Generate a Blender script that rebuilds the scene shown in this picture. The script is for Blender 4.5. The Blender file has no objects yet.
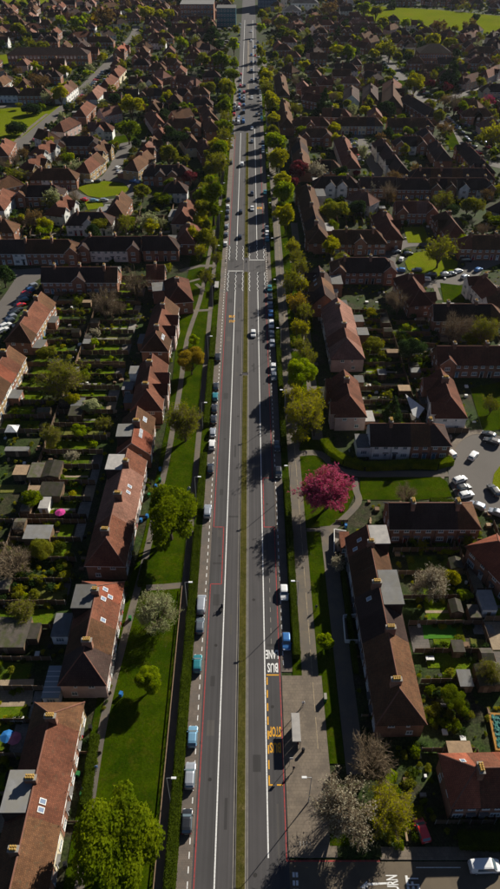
import bpy, math, random
import numpy as np
from mathutils import Vector, Matrix, noise
random.seed(7)
R = math.radians
PI = math.pi
SC = bpy.context.scene
COL = SC.collection

# ---------------------------------------------------------------- camera, sky, sun, exposure
CAM_H, FPX, PITCH = 120.0, 690.0, R(39.6)
cam_d = bpy.data.cameras.new("camera")
cam = bpy.data.objects.new("camera", cam_d)
COL.objects.link(cam)
cam.location = (0, 0, CAM_H)
cam.rotation_euler = (PI / 2 - PITCH, 0, 0)
cam_d.sensor_fit = 'VERTICAL'
cam_d.sensor_height = 36.0
cam_d.lens = FPX / 889 * 36.0
cam_d.clip_start = 0.5
cam_d.clip_end = 6000
SC.camera = cam

SUN_AZ = math.atan2(0.66, 0.75)          # towards the sun, clockwise from +Y
SUN_EL = R(27.5)
world = bpy.data.worlds.new("World")
SC.world = world
world.use_nodes = True
wn = world.node_tree
for n_ in list(wn.nodes):
    wn.nodes.remove(n_)
sky = wn.nodes.new("ShaderNodeTexSky")
sky.sky_type = 'NISHITA'
sky.sun_disc = False
sky.sun_elevation = SUN_EL
sky.sun_rotation = SUN_AZ
sky.air_density = 0.4
sky.dust_density = 0.2
bg = wn.nodes.new("ShaderNodeBackground")
bg.inputs[1].default_value = 0.05
wo = wn.nodes.new("ShaderNodeOutputWorld")
wn.links.new(sky.outputs[0], bg.inputs[0])
wn.links.new(bg.outputs[0], wo.inputs[0])
sl = bpy.data.lights.new("sun", 'SUN')
sl.energy = 5.0
sl.angle = R(0.5)
sl.color = (1.0, 0.93, 0.80)
so = bpy.data.objects.new("sun", sl)
COL.objects.link(so)
sdir = Vector((math.sin(SUN_AZ) * math.cos(SUN_EL), math.cos(SUN_AZ) * math.cos(SUN_EL), math.sin(SUN_EL)))
so.rotation_euler = sdir.to_track_quat('Z', 'Y').to_euler()
SC.view_settings.view_transform = 'Standard'
SC.view_settings.look = 'None'
SC.view_settings.gamma = 1
SC.view_settings.exposure = 0.65
SC.cycles.max_bounces = 5
SC.cycles.diffuse_bounces = 2
SC.cycles.glossy_bounces = 2
SC.cycles.transmission_bounces = 3
SC.cycles.transparent_max_bounces = 6
SC.cycles.volume_bounces = 0
SC.cycles.use_denoising = True

def at(px, py, h=0.0):
    """real place (x, y) of a point of height h that the surveyed camera saw at a photograph pixel"""
    u = (px - 250) / FPX
    v = (444.5 - py) / FPX
    d = (u, v * math.sin(PITCH) + math.cos(PITCH), v * math.cos(PITCH) - math.sin(PITCH))
    t = (h - CAM_H) / d[2]
    return (d[0] * t, d[1] * t)

def scale_at(x, y):
    """pixels (500 wide) per metre on the ground at (x, y)"""
    return FPX / (y * math.cos(PITCH) + CAM_H * math.sin(PITCH))

def to_px(x, y, h=0.0):
    dz = h - CAM_H
    zc = y * math.cos(PITCH) - dz * math.sin(PITCH)
    yc = y * math.sin(PITCH) + dz * math.cos(PITCH)
    return 250 + FPX * x / zc, 444.5 - FPX * yc / zc

def in_view(x, y, m=25):
    px, py = to_px(x, y, 3)
    return -m < px < 500 + m and -m < py < 889 + m

# ---------------------------------------------------------------- materials
MATS = {}
def nt(name):
    m = bpy.data.materials.new(name)
    m.use_nodes = True
    t = m.node_tree
    b = t.nodes["Principled BSDF"]
    MATS[name] = m
    return m, t, b

def coord_node(t, coord):
    if coord == 'pos':
        return t.nodes.new("ShaderNodeNewGeometry").outputs['Position']
    tc = t.nodes.new("ShaderNodeTexCoord")
    return tc.outputs['UV' if coord == 'uv' else 'Object']

def mapped(t, c, sc):
    mp = t.nodes.new("ShaderNodeMapping")
    mp.inputs['Scale'].default_value = sc
    t.links.new(c, mp.inputs[0])
    return mp.outputs[0]

def noise_n(t, c, scale, detail=4, rough=0.55):
    n = t.nodes.new("ShaderNodeTexNoise")
    n.inputs['Scale'].default_value = scale
    n.inputs['Detail'].default_value = detail
    n.inputs['Roughness'].default_value = rough
    t.links.new(c, n.inputs['Vector'])
    return n.outputs[0]

def mixc(t, f, a, b, mode='MIX'):
    m = t.nodes.new("ShaderNodeMix")
    m.data_type = 'RGBA'
    m.blend_type = mode
    for s, v in ((0, f), (6, a), (7, b)):
        if isinstance(v, (int, float)):
            m.inputs[s].default_value = v
        elif isinstance(v, tuple):
            m.inputs[s].default_value = (*v[:3], 1)
        else:
            t.links.new(v, m.inputs[s])
    return m.outputs[2]

def ramp(t, f, lo, hi):
    r = t.nodes.new("ShaderNodeMapRange")
    r.inputs[1].default_value = lo
    r.inputs[2].default_value = hi
    r.clamp = True
    t.links.new(f, r.inputs[0])
    return r.outputs[0]

def rnd_val(t, amt):
    oi = t.nodes.new("ShaderNodeObjectInfo")
    r = t.nodes.new("ShaderNodeMapRange")
    r.inputs[3].default_value = 1 - amt
    r.inputs[4].default_value = 1 + amt
    t.links.new(oi.outputs['Random'], r.inputs[0])
    return r.outputs[0]

def hsv(t, col, h=None, s=None, v=None):
    n = t.nodes.new("ShaderNodeHueSaturation")
    t.links.new(col, n.inputs['Color'])
    for k, x in (('Hue', h), ('Saturation', s), ('Value', v)):
        if x is not None:
            if isinstance(x, (int, float)):
                n.inputs[k].default_value = x
            else:
                t.links.new(x, n.inputs[k])
    return n.outputs[0]

def bump(t, b, f, strength, dist=0.05):
    n = t.nodes.new("ShaderNodeBump")
    n.inputs['Strength'].default_value = strength
    n.inputs['Distance'].default_value = dist
    t.links.new(f, n.inputs['Height'])
    t.links.new(n.outputs[0], b.inputs['Normal'])

def mat(name, c1, c2=None, scale=1.0, rough=0.9, coord='obj', rnd=0.0, bmp=0.0, lo=0.35, hi=0.65, c3=None, s3=0.1, fine=0.0, metal=0.0, spec=0.12):
    m, t, b = nt(name)
    b.inputs['Roughness'].default_value = rough
    b.inputs['Metallic'].default_value = metal
    b.inputs['Specular IOR Level'].default_value = spec
    c2 = c2 or tuple(x * 0.75 for x in c1)
    c = coord_node(t, coord)
    f = noise_n(t, c, scale)
    col = mixc(t, ramp(t, f, lo, hi), c1, c2)
    if c3:
        col = mixc(t, ramp(t, noise_n(t, c, s3, 3), 0.42, 0.62), col, c3)
    if fine:
        g = noise_n(t, c, fine, 3, 0.7)
        col = hsv(t, col, v=ramp2(t, g, 0.3, 0.7, 0.35, 1.65))
        col = hsv(t, col, v=ramp2(t, noise_n(t, c, fine * .3, 5, 0.7), 0.3, 0.7, 0.6, 1.4))
    if rnd:
        col = hsv(t, col, v=rnd_val(t, rnd))
    t.links.new(col, b.inputs['Base Color'])
    if bmp:
        bump(t, b, f, bmp)
    return m

def ramp2(t, f, a, b_, c, d):
    r = t.nodes.new("ShaderNodeMapRange")
    for i, v in enumerate((a, b_, c, d)):
        r.inputs[i + 1].default_value = v
    t.links.new(f, r.inputs[0])
    return r.outputs[0]

def tile_mat(name, c1, c2, moss=None, tw=0.3, th=0.32, rnd=0.28, mortar=None, bs=0.6, msz=0.03, big=0.25):
    """UV in metres: courses of tiles or bricks, each slightly different, with weathering"""
    m, t, b = nt(name)
    b.inputs['Roughness'].default_value = 0.85
    b.inputs['Specular IOR Level'].default_value = 0.08
    uv = coord_node(t, 'uv')
    br = t.nodes.new("ShaderNodeTexBrick")
    br.inputs['Scale'].default_value = 1.0
    br.inputs['Brick Width'].default_value = tw
    br.inputs['Row Height'].default_value = th
    br.inputs['Mortar Size'].default_value = msz
    br.inputs['Mortar Smooth'].default_value = 0.3
    br.inputs['Color1'].default_value = (*c1, 1)
    br.inputs['Color2'].default_value = (*c2, 1)
    br.inputs['Mortar'].default_value = (*(mortar or tuple(x * 0.5 for x in c1)), 1)
    t.links.new(uv, br.inputs['Vector'])
    col = br.outputs['Color']
    wx = noise_n(t, uv, big, 5, 0.65)
    col = hsv(t, col, v=ramp2(t, wx, 0.3, 0.7, 0.68, 1.28))
    st = noise_n(t, mapped(t, uv, (1.6, 0.22, 1)), 1.0, 4, 0.7)
    col = hsv(t, col, v=ramp2(t, st, 0.3, 0.7, 0.82, 1.18))
    if moss:
        mo = noise_n(t, uv, 0.9, 6, 0.7)
        col = mixc(t, ramp(t, mo, 0.56, 0.74), col, moss)
    col = hsv(t, col, v=rnd_val(t, rnd))
    t.links.new(col, b.inputs['Base Color'])
    bump(t, b, br.outputs['Fac'], -bs, 0.03)
    return m

ROOF = {
    'b': tile_mat("brown_tiles", (0.130, 0.064, 0.033), (0.085, 0.045, 0.026), (0.07, 0.062, 0.036)),
    'r': tile_mat("red_brown_tiles", (0.165, 0.064, 0.038), (0.110, 0.046, 0.030), (0.085, 0.065, 0.04)),
    'R': tile_mat("bright_red_tiles", (0.27, 0.088, 0.05), (0.22, 0.07, 0.042)),
    'p': tile_mat("pink_brown_tiles", (0.235, 0.118, 0.086), (0.165, 0.083, 0.062), (0.12, 0.085, 0.06)),
    'd': tile_mat("dark_tiles", (0.060, 0.037, 0.031), (0.045, 0.030, 0.026), (0.055, 0.048, 0.034)),
    'g': tile_mat("grey_slates", (0.11, 0.105, 0.105), (0.085, 0.082, 0.085)),
}
WALL = {
    'k': tile_mat("red_brick", (0.27, 0.115, 0.07), (0.20, 0.085, 0.055), None, 0.225, 0.075, 0.1, (0.22, 0.17, 0.13), 0.3, 0.01),
    'y': tile_mat("yellow_brick", (0.38, 0.26, 0.12), (0.31, 0.20, 0.09), None, 0.225, 0.075, 0.1, (0.3, 0.25, 0.18), 0.3, 0.01),
    'w': mat("white_render", (0.72, 0.72, 0.70), (0.55, 0.55, 0.53), 0.6, rnd=0.08),
    'p': mat("pink_render", (0.50, 0.36, 0.32), (0.40, 0.29, 0.26), 0.6, rnd=0.05),
    'c': mat("cream_render", (0.62, 0.54, 0.38), (0.5, 0.43, 0.3), 0.6),
}
ROOFNAME = {'b': 'brown-roofed', 'r': 'red-brown-roofed', 'R': 'bright-red-roofed', 'p': 'pinkish-roofed', 'd': 'dark-roofed', 'g': 'grey-roofed'}
WALLNAME = {'k': 'brick', 'y': 'yellow brick', 'w': 'white-rendered', 'p': 'pink-rendered', 'c': 'cream-rendered'}

def grass_mat(name, dark, bright, dry, k=1.0):
    m, t, b = nt(name)
    b.inputs['Roughness'].default_value = 0.95
    b.inputs['Specular IOR Level'].default_value = 0.0
    c = coord_node(t, 'pos')
    col = mixc(t, ramp(t, noise_n(t, c, 0.16 * k, 5, 0.6), 0.35, 0.65), dark, bright)
    col = mixc(t, ramp(t, noise_n(t, c, 0.5 * k, 6, 0.7), 0.5, 0.75), col, dry)
    col = mixc(t, ramp(t, noise_n(t, c, 0.42 * k, 7, 0.72), 0.60, 0.70), col, tuple(x * 1.1 for x in dry))
    col = mixc(t, ramp(t, noise_n(t, mapped(t, c, (.9 * k, .5 * k, 1)), 1.0, 6, 0.7), 0.64, 0.72), col, (0.075, 0.062, 0.035))
    col = hsv(t, col, v=ramp2(t, noise_n(t, c, 2.6, 5, 0.75), 0.25, 0.75, 0.5, 1.5))
    col = hsv(t, col, v=ramp2(t, noise_n(t, mapped(t, c, (9, 0.6, 1)), 1.0, 2), 0.3, 0.7, 0.93, 1.07))
    t.links.new(col, b.inputs['Base Color'])
    bump(t, b, noise_n(t, c, 5.0, 4, 0.8), 0.9, 0.12)
    return m
M_GRASS = grass_mat("verge_grass", (0.018, 0.038, 0.001), (0.040, 0.064, 0.001), (0.056, 0.056, 0.005))
M_LAWN = [grass_mat("lawn_a", (0.065, 0.115, 0.006), (0.115, 0.17, 0.008), (0.12, 0.12, 0.015), 2),
          grass_mat("lawn_b", (0.045, 0.080, 0.006), (0.080, 0.120, 0.010), (0.11, 0.10, 0.02), 2),
          grass_mat("lawn_c", (0.09, 0.10, 0.025), (0.15, 0.155, 0.035), (0.15, 0.12, 0.05), 2)]
M_TURF = mat("artificial_turf", (0.05, 0.17, 0.012), (0.045, 0.15, 0.012), 3, coord='pos')
M_FIELD = grass_mat("field_grass", (0.105, 0.140, 0.006), (0.14, 0.165, 0.008), (0.165, 0.155, 0.015), 0.12)
M_MEDIAN = grass_mat("median_grass", (0.050, 0.050, 0.012), (0.075, 0.068, 0.016), (0.11, 0.09, 0.035), 1.5)
M_SOIL = mat("garden_earth", (0.046, 0.038, 0.025), (0.024, 0.034, 0.010), 0.35, coord='pos', c3=(0.026, 0.046, 0.008), s3=0.08, bmp=0.8, fine=2.5)

def asphalt(name, c, streak=True, tint=None):
    m, t, b = nt(name)
    b.inputs['Roughness'].default_value = 0.88
    b.inputs['Specular IOR Level'].default_value = 0.3
    p = coord_node(t, 'pos')
    col = mixc(t, ramp(t, noise_n(t, p, 0.12, 5, 0.6), 0.35, 0.65), c, tuple(x * 0.88 for x in c))
    if streak:
        s = noise_n(t, mapped(t, p, (1.9, 0.012, 1)), 1.0, 3, 0.6)
        col = hsv(t, col, v=ramp2(t, s, 0.3, 0.7, 0.82, 1.2))
        s2 = noise_n(t, mapped(t, p, (0.9, 0.06, 1)), 1.0, 4, 0.6)
        col = mixc(t, ramp(t, s2, 0.58, 0.72), col, tuple(x * 0.8 for x in c))
    if tint:
        col = mixc(t, ramp(t, noise_n(t, p, 0.35, 6, 0.65), 0.42, 0.62), col, tint)
    col = hsv(t, col, v=ramp2(t, noise_n(t, p, 9, 3, 0.8), 0.25, 0.75, 0.85, 1.15))
    t.links.new(col, b.inputs['Base Color'])
    bump(t, b, noise_n(t, p, 14, 2), 0.3, 0.02)
    return m
M_ROAD = asphalt("carriageway_asphalt", (0.067, 0.063, 0.065))
M_BUSLANE = asphalt("bus_lane_asphalt", (0.059, 0.056, 0.058))
M_ROAD2 = asphalt("side_road_asphalt", (0.12, 0.108, 0.098), False)
M_ROAD3 = asphalt("brown_road_asphalt", (0.135, 0.107, 0.075), False, (0.105, 0.083, 0.06))
M_PATH = asphalt("path_asphalt", (0.115, 0.100, 0.085), False, (0.14, 0.115, 0.085))

def paving(name, c1, c2, w, h, rnd=0.0, dirt=None):
    m, t, b = nt(name)
    b.inputs['Roughness'].default_value = 0.9
    p = coord_node(t, 'pos')
    br = t.nodes.new("ShaderNodeTexBrick")
    br.inputs['Scale'].default_value = 1
    br.inputs['Brick Width'].default_value = w
    br.inputs['Row Height'].default_value = h
    br.inputs['Mortar Size'].default_value = 0.02
    br.inputs['Color1'].default_value = (*c1, 1)
    br.inputs['Color2'].default_value = (*c2, 1)
    br.inputs['Mortar'].default_value = (*[x * 0.55 for x in c1], 1)
    t.links.new(p, br.inputs['Vector'])
    col = hsv(t, br.outputs['Color'], v=ramp2(t, noise_n(t, p, 0.5, 6, 0.7), 0.3, 0.7, 0.72, 1.22))
    if dirt:
        col = mixc(t, ramp(t, noise_n(t, p, 0.22, 6, 0.7), 0.5, 0.66), col, dirt)
    t.links.new(col, b.inputs['Base Color'])
    bump(t, b, br.outputs['Fac'], -0.4, 0.02)
    return m
M_PAVE = paving("pavement_slabs", (0.17, 0.135, 0.10), (0.145, 0.115, 0.087), 0.6, 0.6, dirt=(0.10, 0.08, 0.062))
M_BAY = paving("bay_blocks", (0.155, 0.122, 0.10), (0.13, 0.105, 0.088), 0.25, 0.25, dirt=(0.09, 0.08, 0.072))
M_PATIO = [paving("patio_grey", (0.26, 0.24, 0.21), (0.21, 0.19, 0.17), 0.6, 0.6, dirt=(0.14, 0.13, 0.1)),
           paving("patio_buff", (0.34, 0.26, 0.17), (0.28, 0.21, 0.14), 0.45, 0.45, dirt=(0.2, 0.16, 0.11)),
           paving("patio_dark", (0.13, 0.11, 0.095), (0.10, 0.09, 0.08), 0.6, 0.6)]
M_KERB = mat("kerb_concrete", (0.27, 0.25, 0.22), (0.2, 0.185, 0.165), 1.0, coord='pos')
M_WHITE = mat("white_road_paint", (0.74, 0.74, 0.73), (0.36, 0.35, 0.35), 3.5, coord='pos', lo=0.5, hi=0.75)
M_YELLOW = mat("yellow_road_paint", (0.72, 0.36, 0.03), (0.40, 0.22, 0.05), 3.0, coord='pos', lo=0.45, hi=0.8)
M_RED = mat("red_road_paint", (0.40, 0.055, 0.055), (0.20, 0.055, 0.055), 1.6, coord='pos')
M_CYC = mat("worn_line_paint", (0.38, 0.30, 0.19), (0.22, 0.18, 0.13), 2.0, coord='pos')

def leaf_mat(name, c1, c2, trans=0.45, scale=0.35, rnd=0.12):
    m, t, b = nt(name)
    c = coord_node(t, 'obj')
    col = mixc(t, ramp(t, noise_n(t, c, scale, 4, 0.6), 0.38, 0.62), c1, c2)
    col = hsv(t, col, v=ramp2(t, noise_n(t, c, 3.0, 2), 0.3, 0.7, 0.75, 1.25))
    col = hsv(t, col, v=rnd_val(t, rnd))
    d = t.nodes.new("ShaderNodeBsdfDiffuse")
    tr = t.nodes.new("ShaderNodeBsdfTranslucent")
    mx = t.nodes.new("ShaderNodeMixShader")
    mx.inputs[0].default_value = trans
    t.links.new(col, d.inputs[0])
    t.links.new(hsv(t, col, s=1.12, v=1.15), tr.inputs[0])
    t.links.new(d.outputs[0], mx.inputs[1])
    t.links.new(tr.outputs[0], mx.inputs[2])
    t.links.new(mx.outputs[0], t.nodes["Material Output"].inputs[0])
    return m
LEAF = {
    'green': leaf_mat("spring_green_leaves", (0.090, 0.135, 0.004), (0.185, 0.225, 0.006), 0.6),
    'lime': leaf_mat("lime_leaves", (0.19, 0.27, 0.005), (0.29, 0.34, 0.008), 0.6),
    'yellow': leaf_mat("yellow_green_leaves", (0.26, 0.26, 0.006), (0.36, 0.33, 0.010), 0.6),
    'olive': leaf_mat("olive_leaves", (0.15, 0.165, 0.018), (0.22, 0.215, 0.024), 0.55),
    'orange': leaf_mat("orange_leaves", (0.30, 0.21, 0.018), (0.36, 0.26, 0.022)),
    'rust': leaf_mat("rust_leaves", (0.15, 0.095, 0.035), (0.20, 0.13, 0.05)),
    'pink': leaf_mat("magenta_blossom", (0.30, 0.035, 0.085), (0.50, 0.11, 0.20), 0.35, 0.9),
    'plum': leaf_mat("plum_leaves", (0.12, 0.025, 0.03), (0.18, 0.04, 0.045), 0.3),
    'white': leaf_mat("white_blossom", (0.30, 0.27, 0.18), (0.46, 0.42, 0.31), 0.35),
    'cream': leaf_mat("cream_blossom", (0.26, 0.28, 0.12), (0.38, 0.40, 0.22), 0.4),
    'twig': leaf_mat("bare_twigs", (0.17, 0.13, 0.085), (0.23, 0.175, 0.115), 0.1),
    'dark': leaf_mat("dark_evergreen_leaves", (0.022, 0.045, 0.012), (0.04, 0.065, 0.016), 0.2),
    'hedge': leaf_mat("hedge_leaves", (0.034, 0.052, 0.004), (0.055, 0.078, 0.006), 0.3, 0.8),
}
M_BARK = mat("bark", (0.10, 0.075, 0.05), (0.06, 0.045, 0.03), 3)
M_FRAME = mat("white_frame", (0.72, 0.72, 0.70), (0.6, 0.6, 0.58), 2, rough=0.5)
def glass_mat(name, c, rough=0.08):
    m, t, b = nt(name)
    b.inputs['Base Color'].default_value = (*c, 1)
    b.inputs['Roughness'].default_value = rough
    b.inputs['Specular IOR Level'].default_value = 0.9
    b.inputs['Coat Weight'].default_value = 0.6
    b.inputs['Coat Roughness'].default_value = 0.05
    return m
M_GLASS = glass_mat("window_glass", (0.10, 0.14, 0.17))
M_SKYL = glass_mat("skylight_glass", (0.18, 0.23, 0.32), 0.15)
M_CONS = glass_mat("conservatory_roofing", (0.15, 0.19, 0.21), 0.35)
M_FLAT = mat("grey_felt", (0.19, 0.19, 0.19), (0.14, 0.14, 0.14), 0.7, rnd=0.35, c3=(0.16, 0.155, 0.14), s3=0.4)
M_SHEDR = mat("shed_felt", (0.105, 0.09, 0.075), (0.07, 0.062, 0.055), 0.9, rnd=0.6, c3=(0.06, 0.065, 0.03), s3=0.7)
M_FLATL = mat("pale_felt", (0.36, 0.34, 0.32), (0.28, 0.27, 0.26), 0.8, rnd=0.15)
M_LEAD = mat("ridge_tile_clay", (0.22, 0.10, 0.07), (0.15, 0.08, 0.06), 2)
M_POT = mat("chimney_pot_clay", (0.55, 0.36, 0.10), (0.42, 0.26, 0.08), 4, rnd=0.2)
M_WOOD = mat("fence_wood", (0.16, 0.105, 0.065), (0.11, 0.075, 0.05), 1.5, rnd=0.3, bmp=0.3)
M_WOODL = mat("pale_timber", (0.30, 0.21, 0.13), (0.22, 0.155, 0.10), 1.5, rnd=0.25)
M_CONC = mat("concrete", (0.30, 0.28, 0.25), (0.23, 0.21, 0.19), 1.2)
M_STEEL = mat("galvanised_steel", (0.42, 0.43, 0.43), (0.35, 0.36, 0.36), 3, rough=0.45, metal=0.4)
M_LAMP = mat("lamp_head_shell", (0.75, 0.76, 0.76), (0.65, 0.66, 0.66), 3, rough=0.4)
M_TYRE = mat("tyre_rubber", (0.02, 0.02, 0.02))
M_RIM = mat("wheel_rim_alloy", (0.4, 0.4, 0.41), rough=0.35, metal=0.6)
M_HEAD = mat("headlight_lens", (0.75, 0.78, 0.8), rough=0.15)
M_TAIL = mat("taillight_lens", (0.35, 0.02, 0.02), rough=0.2)
M_PLATE = mat("number_plate_face", (0.7, 0.68, 0.55))
M_BLACK = mat("black_plastic", (0.02, 0.02, 0.022), rough=0.5)
M_BLUE = mat("blue_plastic", (0.03, 0.16, 0.42), rough=0.5)
M_TEALP = mat("teal_tarpaulin", (0.03, 0.15, 0.13), (0.015, 0.07, 0.07), 1.2, rough=0.6, bmp=1.0)
M_ORANGE = mat("orange_padding", (0.38, 0.20, 0.05), (0.26, 0.14, 0.04), 2)
M_DOOR = [mat("door_white", (0.6, 0.62, 0.62), rough=0.5), mat("door_blue", (0.12, 0.25, 0.38), rough=0.5), mat("door_red", (0.3, 0.03, 0.03), rough=0.5), mat("door_black", (0.03, 0.03, 0.03), rough=0.5)]
def paint(name, c, metal=0.0):
    m, t, b = nt(name)
    b.inputs['Base Color'].default_value = (*c, 1)
    b.inputs['Roughness'].default_value = 0.35
    b.inputs['Metallic'].default_value = metal
    b.inputs['Coat Weight'].default_value = 0.8
    b.inputs['Coat Roughness'].default_value = 0.06
    return m
PAINT = {'white': paint("paint_white", (0.72, 0.73, 0.74)), 'silver': paint("paint_silver", (0.42, 0.45, 0.50), 0.5), 'grey': paint("paint_grey", (0.13, 0.15, 0.18), 0.4),
         'black': paint("paint_black", (0.018, 0.02, 0.025)), 'blue': paint("paint_blue", (0.04, 0.16, 0.42), 0.2), 'pale-blue': paint("paint_pale_blue", (0.18, 0.36, 0.52), 0.3),
         'teal': paint("paint_teal", (0.03, 0.20, 0.24), 0.2), 'red': paint("paint_red", (0.62, 0.02, 0.03))}

# ---------------------------------------------------------------- mesh helpers
class MB:
    def __init__(s):
        s.v, s.f, s.m, s.uv = [], [], [], []
    def face(s, pts, mi=0, uv=None):
        i = len(s.v)
        s.v.extend(pts)
        s.f.append(tuple(range(i, i + len(pts))))
        s.m.append(mi)
        if uv is None:
            a, b = Vector(pts[0]), Vector(pts[1])
            n = (b - a).cross(Vector(pts[-1]) - a)
            if n.length > 0:
                n.normalize()
            if abs(n.z) > 0.95:
                uv = [(p[0], p[1]) for p in pts]
            else:
                h = Vector((-n.y, n.x, 0)).normalized()
                w = n.cross(h)
                uv = [(Vector(p).dot(h), Vector(p).dot(w)) for p in pts]
        s.uv.extend(uv)
    def box(s, x0, y0, z0, x1, y1, z1, mi=0, bottom=False):
        p = [(x, y, z) for z in (z0, z1) for x, y in ((x0, y0), (x1, y0), (x1, y1), (x0, y1))]
        for q in ((0, 1, 5, 4), (1, 2, 6, 5), (2, 3, 7, 6), (3, 0, 4, 7), (4, 5, 6, 7)) + (((3, 2, 1, 0),) if bottom else ()):
            s.face([p[k] for k in q], mi)
    def tube(s, p0, p1, r0, r1, n=6, mi=0, cap=True):
        a, b = Vector(p0), Vector(p1)
        d = (b - a).normalized()
        u = d.orthogonal().normalized()
        w = d.cross(u)
        A = [tuple(a + (u * math.cos(2 * PI * k / n) + w * math.sin(2 * PI * k / n)) * r0) for k in range(n)]
        B = [tuple(b + (u * math.cos(2 * PI * k / n) + w * math.sin(2 * PI * k / n)) * r1) for k in range(n)]
        for k in range(n):
            j = (k + 1) % n
            s.face([A[k], A[j], B[j], B[k]], mi)
        if cap:
            s.face(B, mi)
    def prism(s, poly, z0, z1, mi=0, side=None):
        """poly counter-clockwise"""
        ar = sum(poly[i][0] * poly[(i + 1) % len(poly)][1] - poly[(i + 1) % len(poly)][0] * poly[i][1] for i in range(len(poly)))
        if ar < 0:
            poly = poly[::-1]
        s.face([(x, y, z1) for x, y in poly], mi, [(x, y) for x, y in poly])
        for i in range(len(poly)):
            a, b = poly[i], poly[(i + 1) % len(poly)]
            s.face([(a[0], a[1], z0), (b[0], b[1], z0), (b[0], b[1], z1), (a[0], a[1], z1)], mi if side is None else side)
    def mesh(s, name, mats, smooth=False):
        me = bpy.data.meshes.new(name)
        me.from_pydata([tuple(p) for p in s.v], [], s.f)
        for m in (mats if isinstance(mats, (list, tuple)) else [mats]):
            me.materials.append(m)
        me.polygons.foreach_set("material_index", s.m)
        l = me.uv_layers.new(name="UVMap")
        l.data.foreach_set("uv", np.array(s.uv, dtype=np.float32).ravel())
        if smooth:
            me.polygons.foreach_set("use_smooth", [True] * len(s.f))
        me.update()
        return me

def add(name, me, parent=None, loc=(0, 0, 0), rz=0.0, scale=None, kind=None):
    o = bpy.data.objects.new(name, me)
    COL.objects.link(o)
    o.location = loc
    if rz:
        o.rotation_euler = (0, 0, rz)
    if scale:
        o.scale = scale
    if parent:
        o.parent = parent
    if kind:
        o['kind'] = kind
    return o

def empty(name, loc, rz=0.0):
    return add(name, None, None, loc, rz)

THINGS = []      # (object, look, kind noun, x, y, fixed label)
def tag(o, cat, group=None, label=None, look=None, noun=None):
    o['category'] = cat
    if group:
        o['group'] = group
    if label:
        o['label'] = label
    else:
        THINGS.append((o, look, noun or cat))
    return o

def struct(name, poly, z1, m, z0=-0.06, kerb=None):
    b = MB()
    b.prism(poly, z0, z1, 0, 1 if kerb else None)
    return add(name, b.mesh(name, [m] + ([kerb] if kerb else [])), kind='structure')

def rect(x0, y0, x1, y1):
    return [(x0, y0), (x1, y0), (x1, y1), (x0, y1)]

def band(pts, w):
    """polygon of a ribbon of width w along pts"""
    L, Rr = [], []
    for i, p in enumerate(pts):
        a = Vector(pts[max(i - 1, 0)]); b = Vector(pts[min(i + 1, len(pts) - 1)])
        d = (b - a).normalized()
        n = Vector((-d.y, d.x)) * w / 2
        L.append((p[0] + n.x, p[1] + n.y)); Rr.append((p[0] - n.x, p[1] - n.y))
    return L, Rr

def smooth_line(pts, k=4):
    out = []
    n = len(pts)
    for i in range(n - 1):
        p0, p1, p2, p3 = (Vector(pts[max(i - 1, 0)]), Vector(pts[i]), Vector(pts[i + 1]), Vector(pts[min(i + 2, n - 1)]))
        for j in range(k):
            t = j / k
            q = 0.5 * ((2 * p1) + (-p0 + p2) * t + (2 * p0 - 5 * p1 + 4 * p2 - p3) * t * t + (-p0 + 3 * p1 - 3 * p2 + p3) * t ** 3)
            out.append(tuple(q))
    out.append(tuple(pts[-1]))
    return out

def ribbon(name, pts, w, z1, m, z0=-0.06, kerb=None, smooth=True):
    if smooth and len(pts) > 2:
        pts = smooth_line(pts)
    L, Rr = band(pts, w)
    b = MB()
    for i in range(len(pts) - 1):
        q = [Rr[i], Rr[i + 1], L[i + 1], L[i]]
        b.face([(x, y, z1) for x, y in q], 0, q)
        b.face([(*Rr[i], z0), (*Rr[i + 1], z0), (*Rr[i + 1], z1), (*Rr[i], z1)], 1 if kerb else 0)
        b.face([(*L[i + 1], z0), (*L[i], z0), (*L[i], z1), (*L[i + 1], z1)], 1 if kerb else 0)
    for p in (0, -1):
        b.face([(*L[p], z0), (*Rr[p], z0), (*Rr[p], z1), (*L[p], z1)], 0)
    o = add(name, b.mesh(name, [m] + ([kerb] if kerb else [])), kind='structure')
    mark_line(pts, w / 2 + 0.5)
    return o

# occupancy grid (1.5 m cells) so that fillers keep off roads, greens and houses
GX0, GY0, CELL = -420.0, 0.0, 1.5
occ = np.zeros((int(840 / CELL), int(1120 / CELL)), dtype=np.uint8)
def mark_rect(cx, cy, hx, hy, rz=0.0, v=1):
    c, s = math.cos(rz), math.sin(rz)
    r = math.hypot(hx, hy)
    i0, i1 = int((cx - r - GX0) / CELL), int((cx + r - GX0) / CELL) + 2
    j0, j1 = int((cy - r - GY0) / CELL), int((cy + r - GY0) / CELL) + 2
    i0, j0 = max(i0, 0), max(j0, 0); i1, j1 = min(i1, occ.shape[0]), min(j1, occ.shape[1])
    if i1 <= i0 or j1 <= j0:
        return
    I, J = np.mgrid[i0:i1, j0:j1]
    X = GX0 + (I + .5) * CELL - cx; Y = GY0 + (J + .5) * CELL - cy
    m = (abs(X * c + Y * s) <= hx) & (abs(-X * s + Y * c) <= hy)
    occ[i0:i1, j0:j1][m] = v
def free_rect(cx, cy, hx, hy, rz=0.0):
    c, s = math.cos(rz), math.sin(rz)
    nx, ny = max(2, int(hx / 1.2)), max(2, int(hy / 1.2))
    for a in np.linspace(-hx, hx, nx):
        for b in np.linspace(-hy, hy, ny):
            i = int((cx + a * c - b * s - GX0) / CELL); j = int((cy + a * s + b * c - GY0) / CELL)
            if not (0 <= i < occ.shape[0] and 0 <= j < occ.shape[1]) or occ[i, j]:
                return False
    return True
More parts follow.
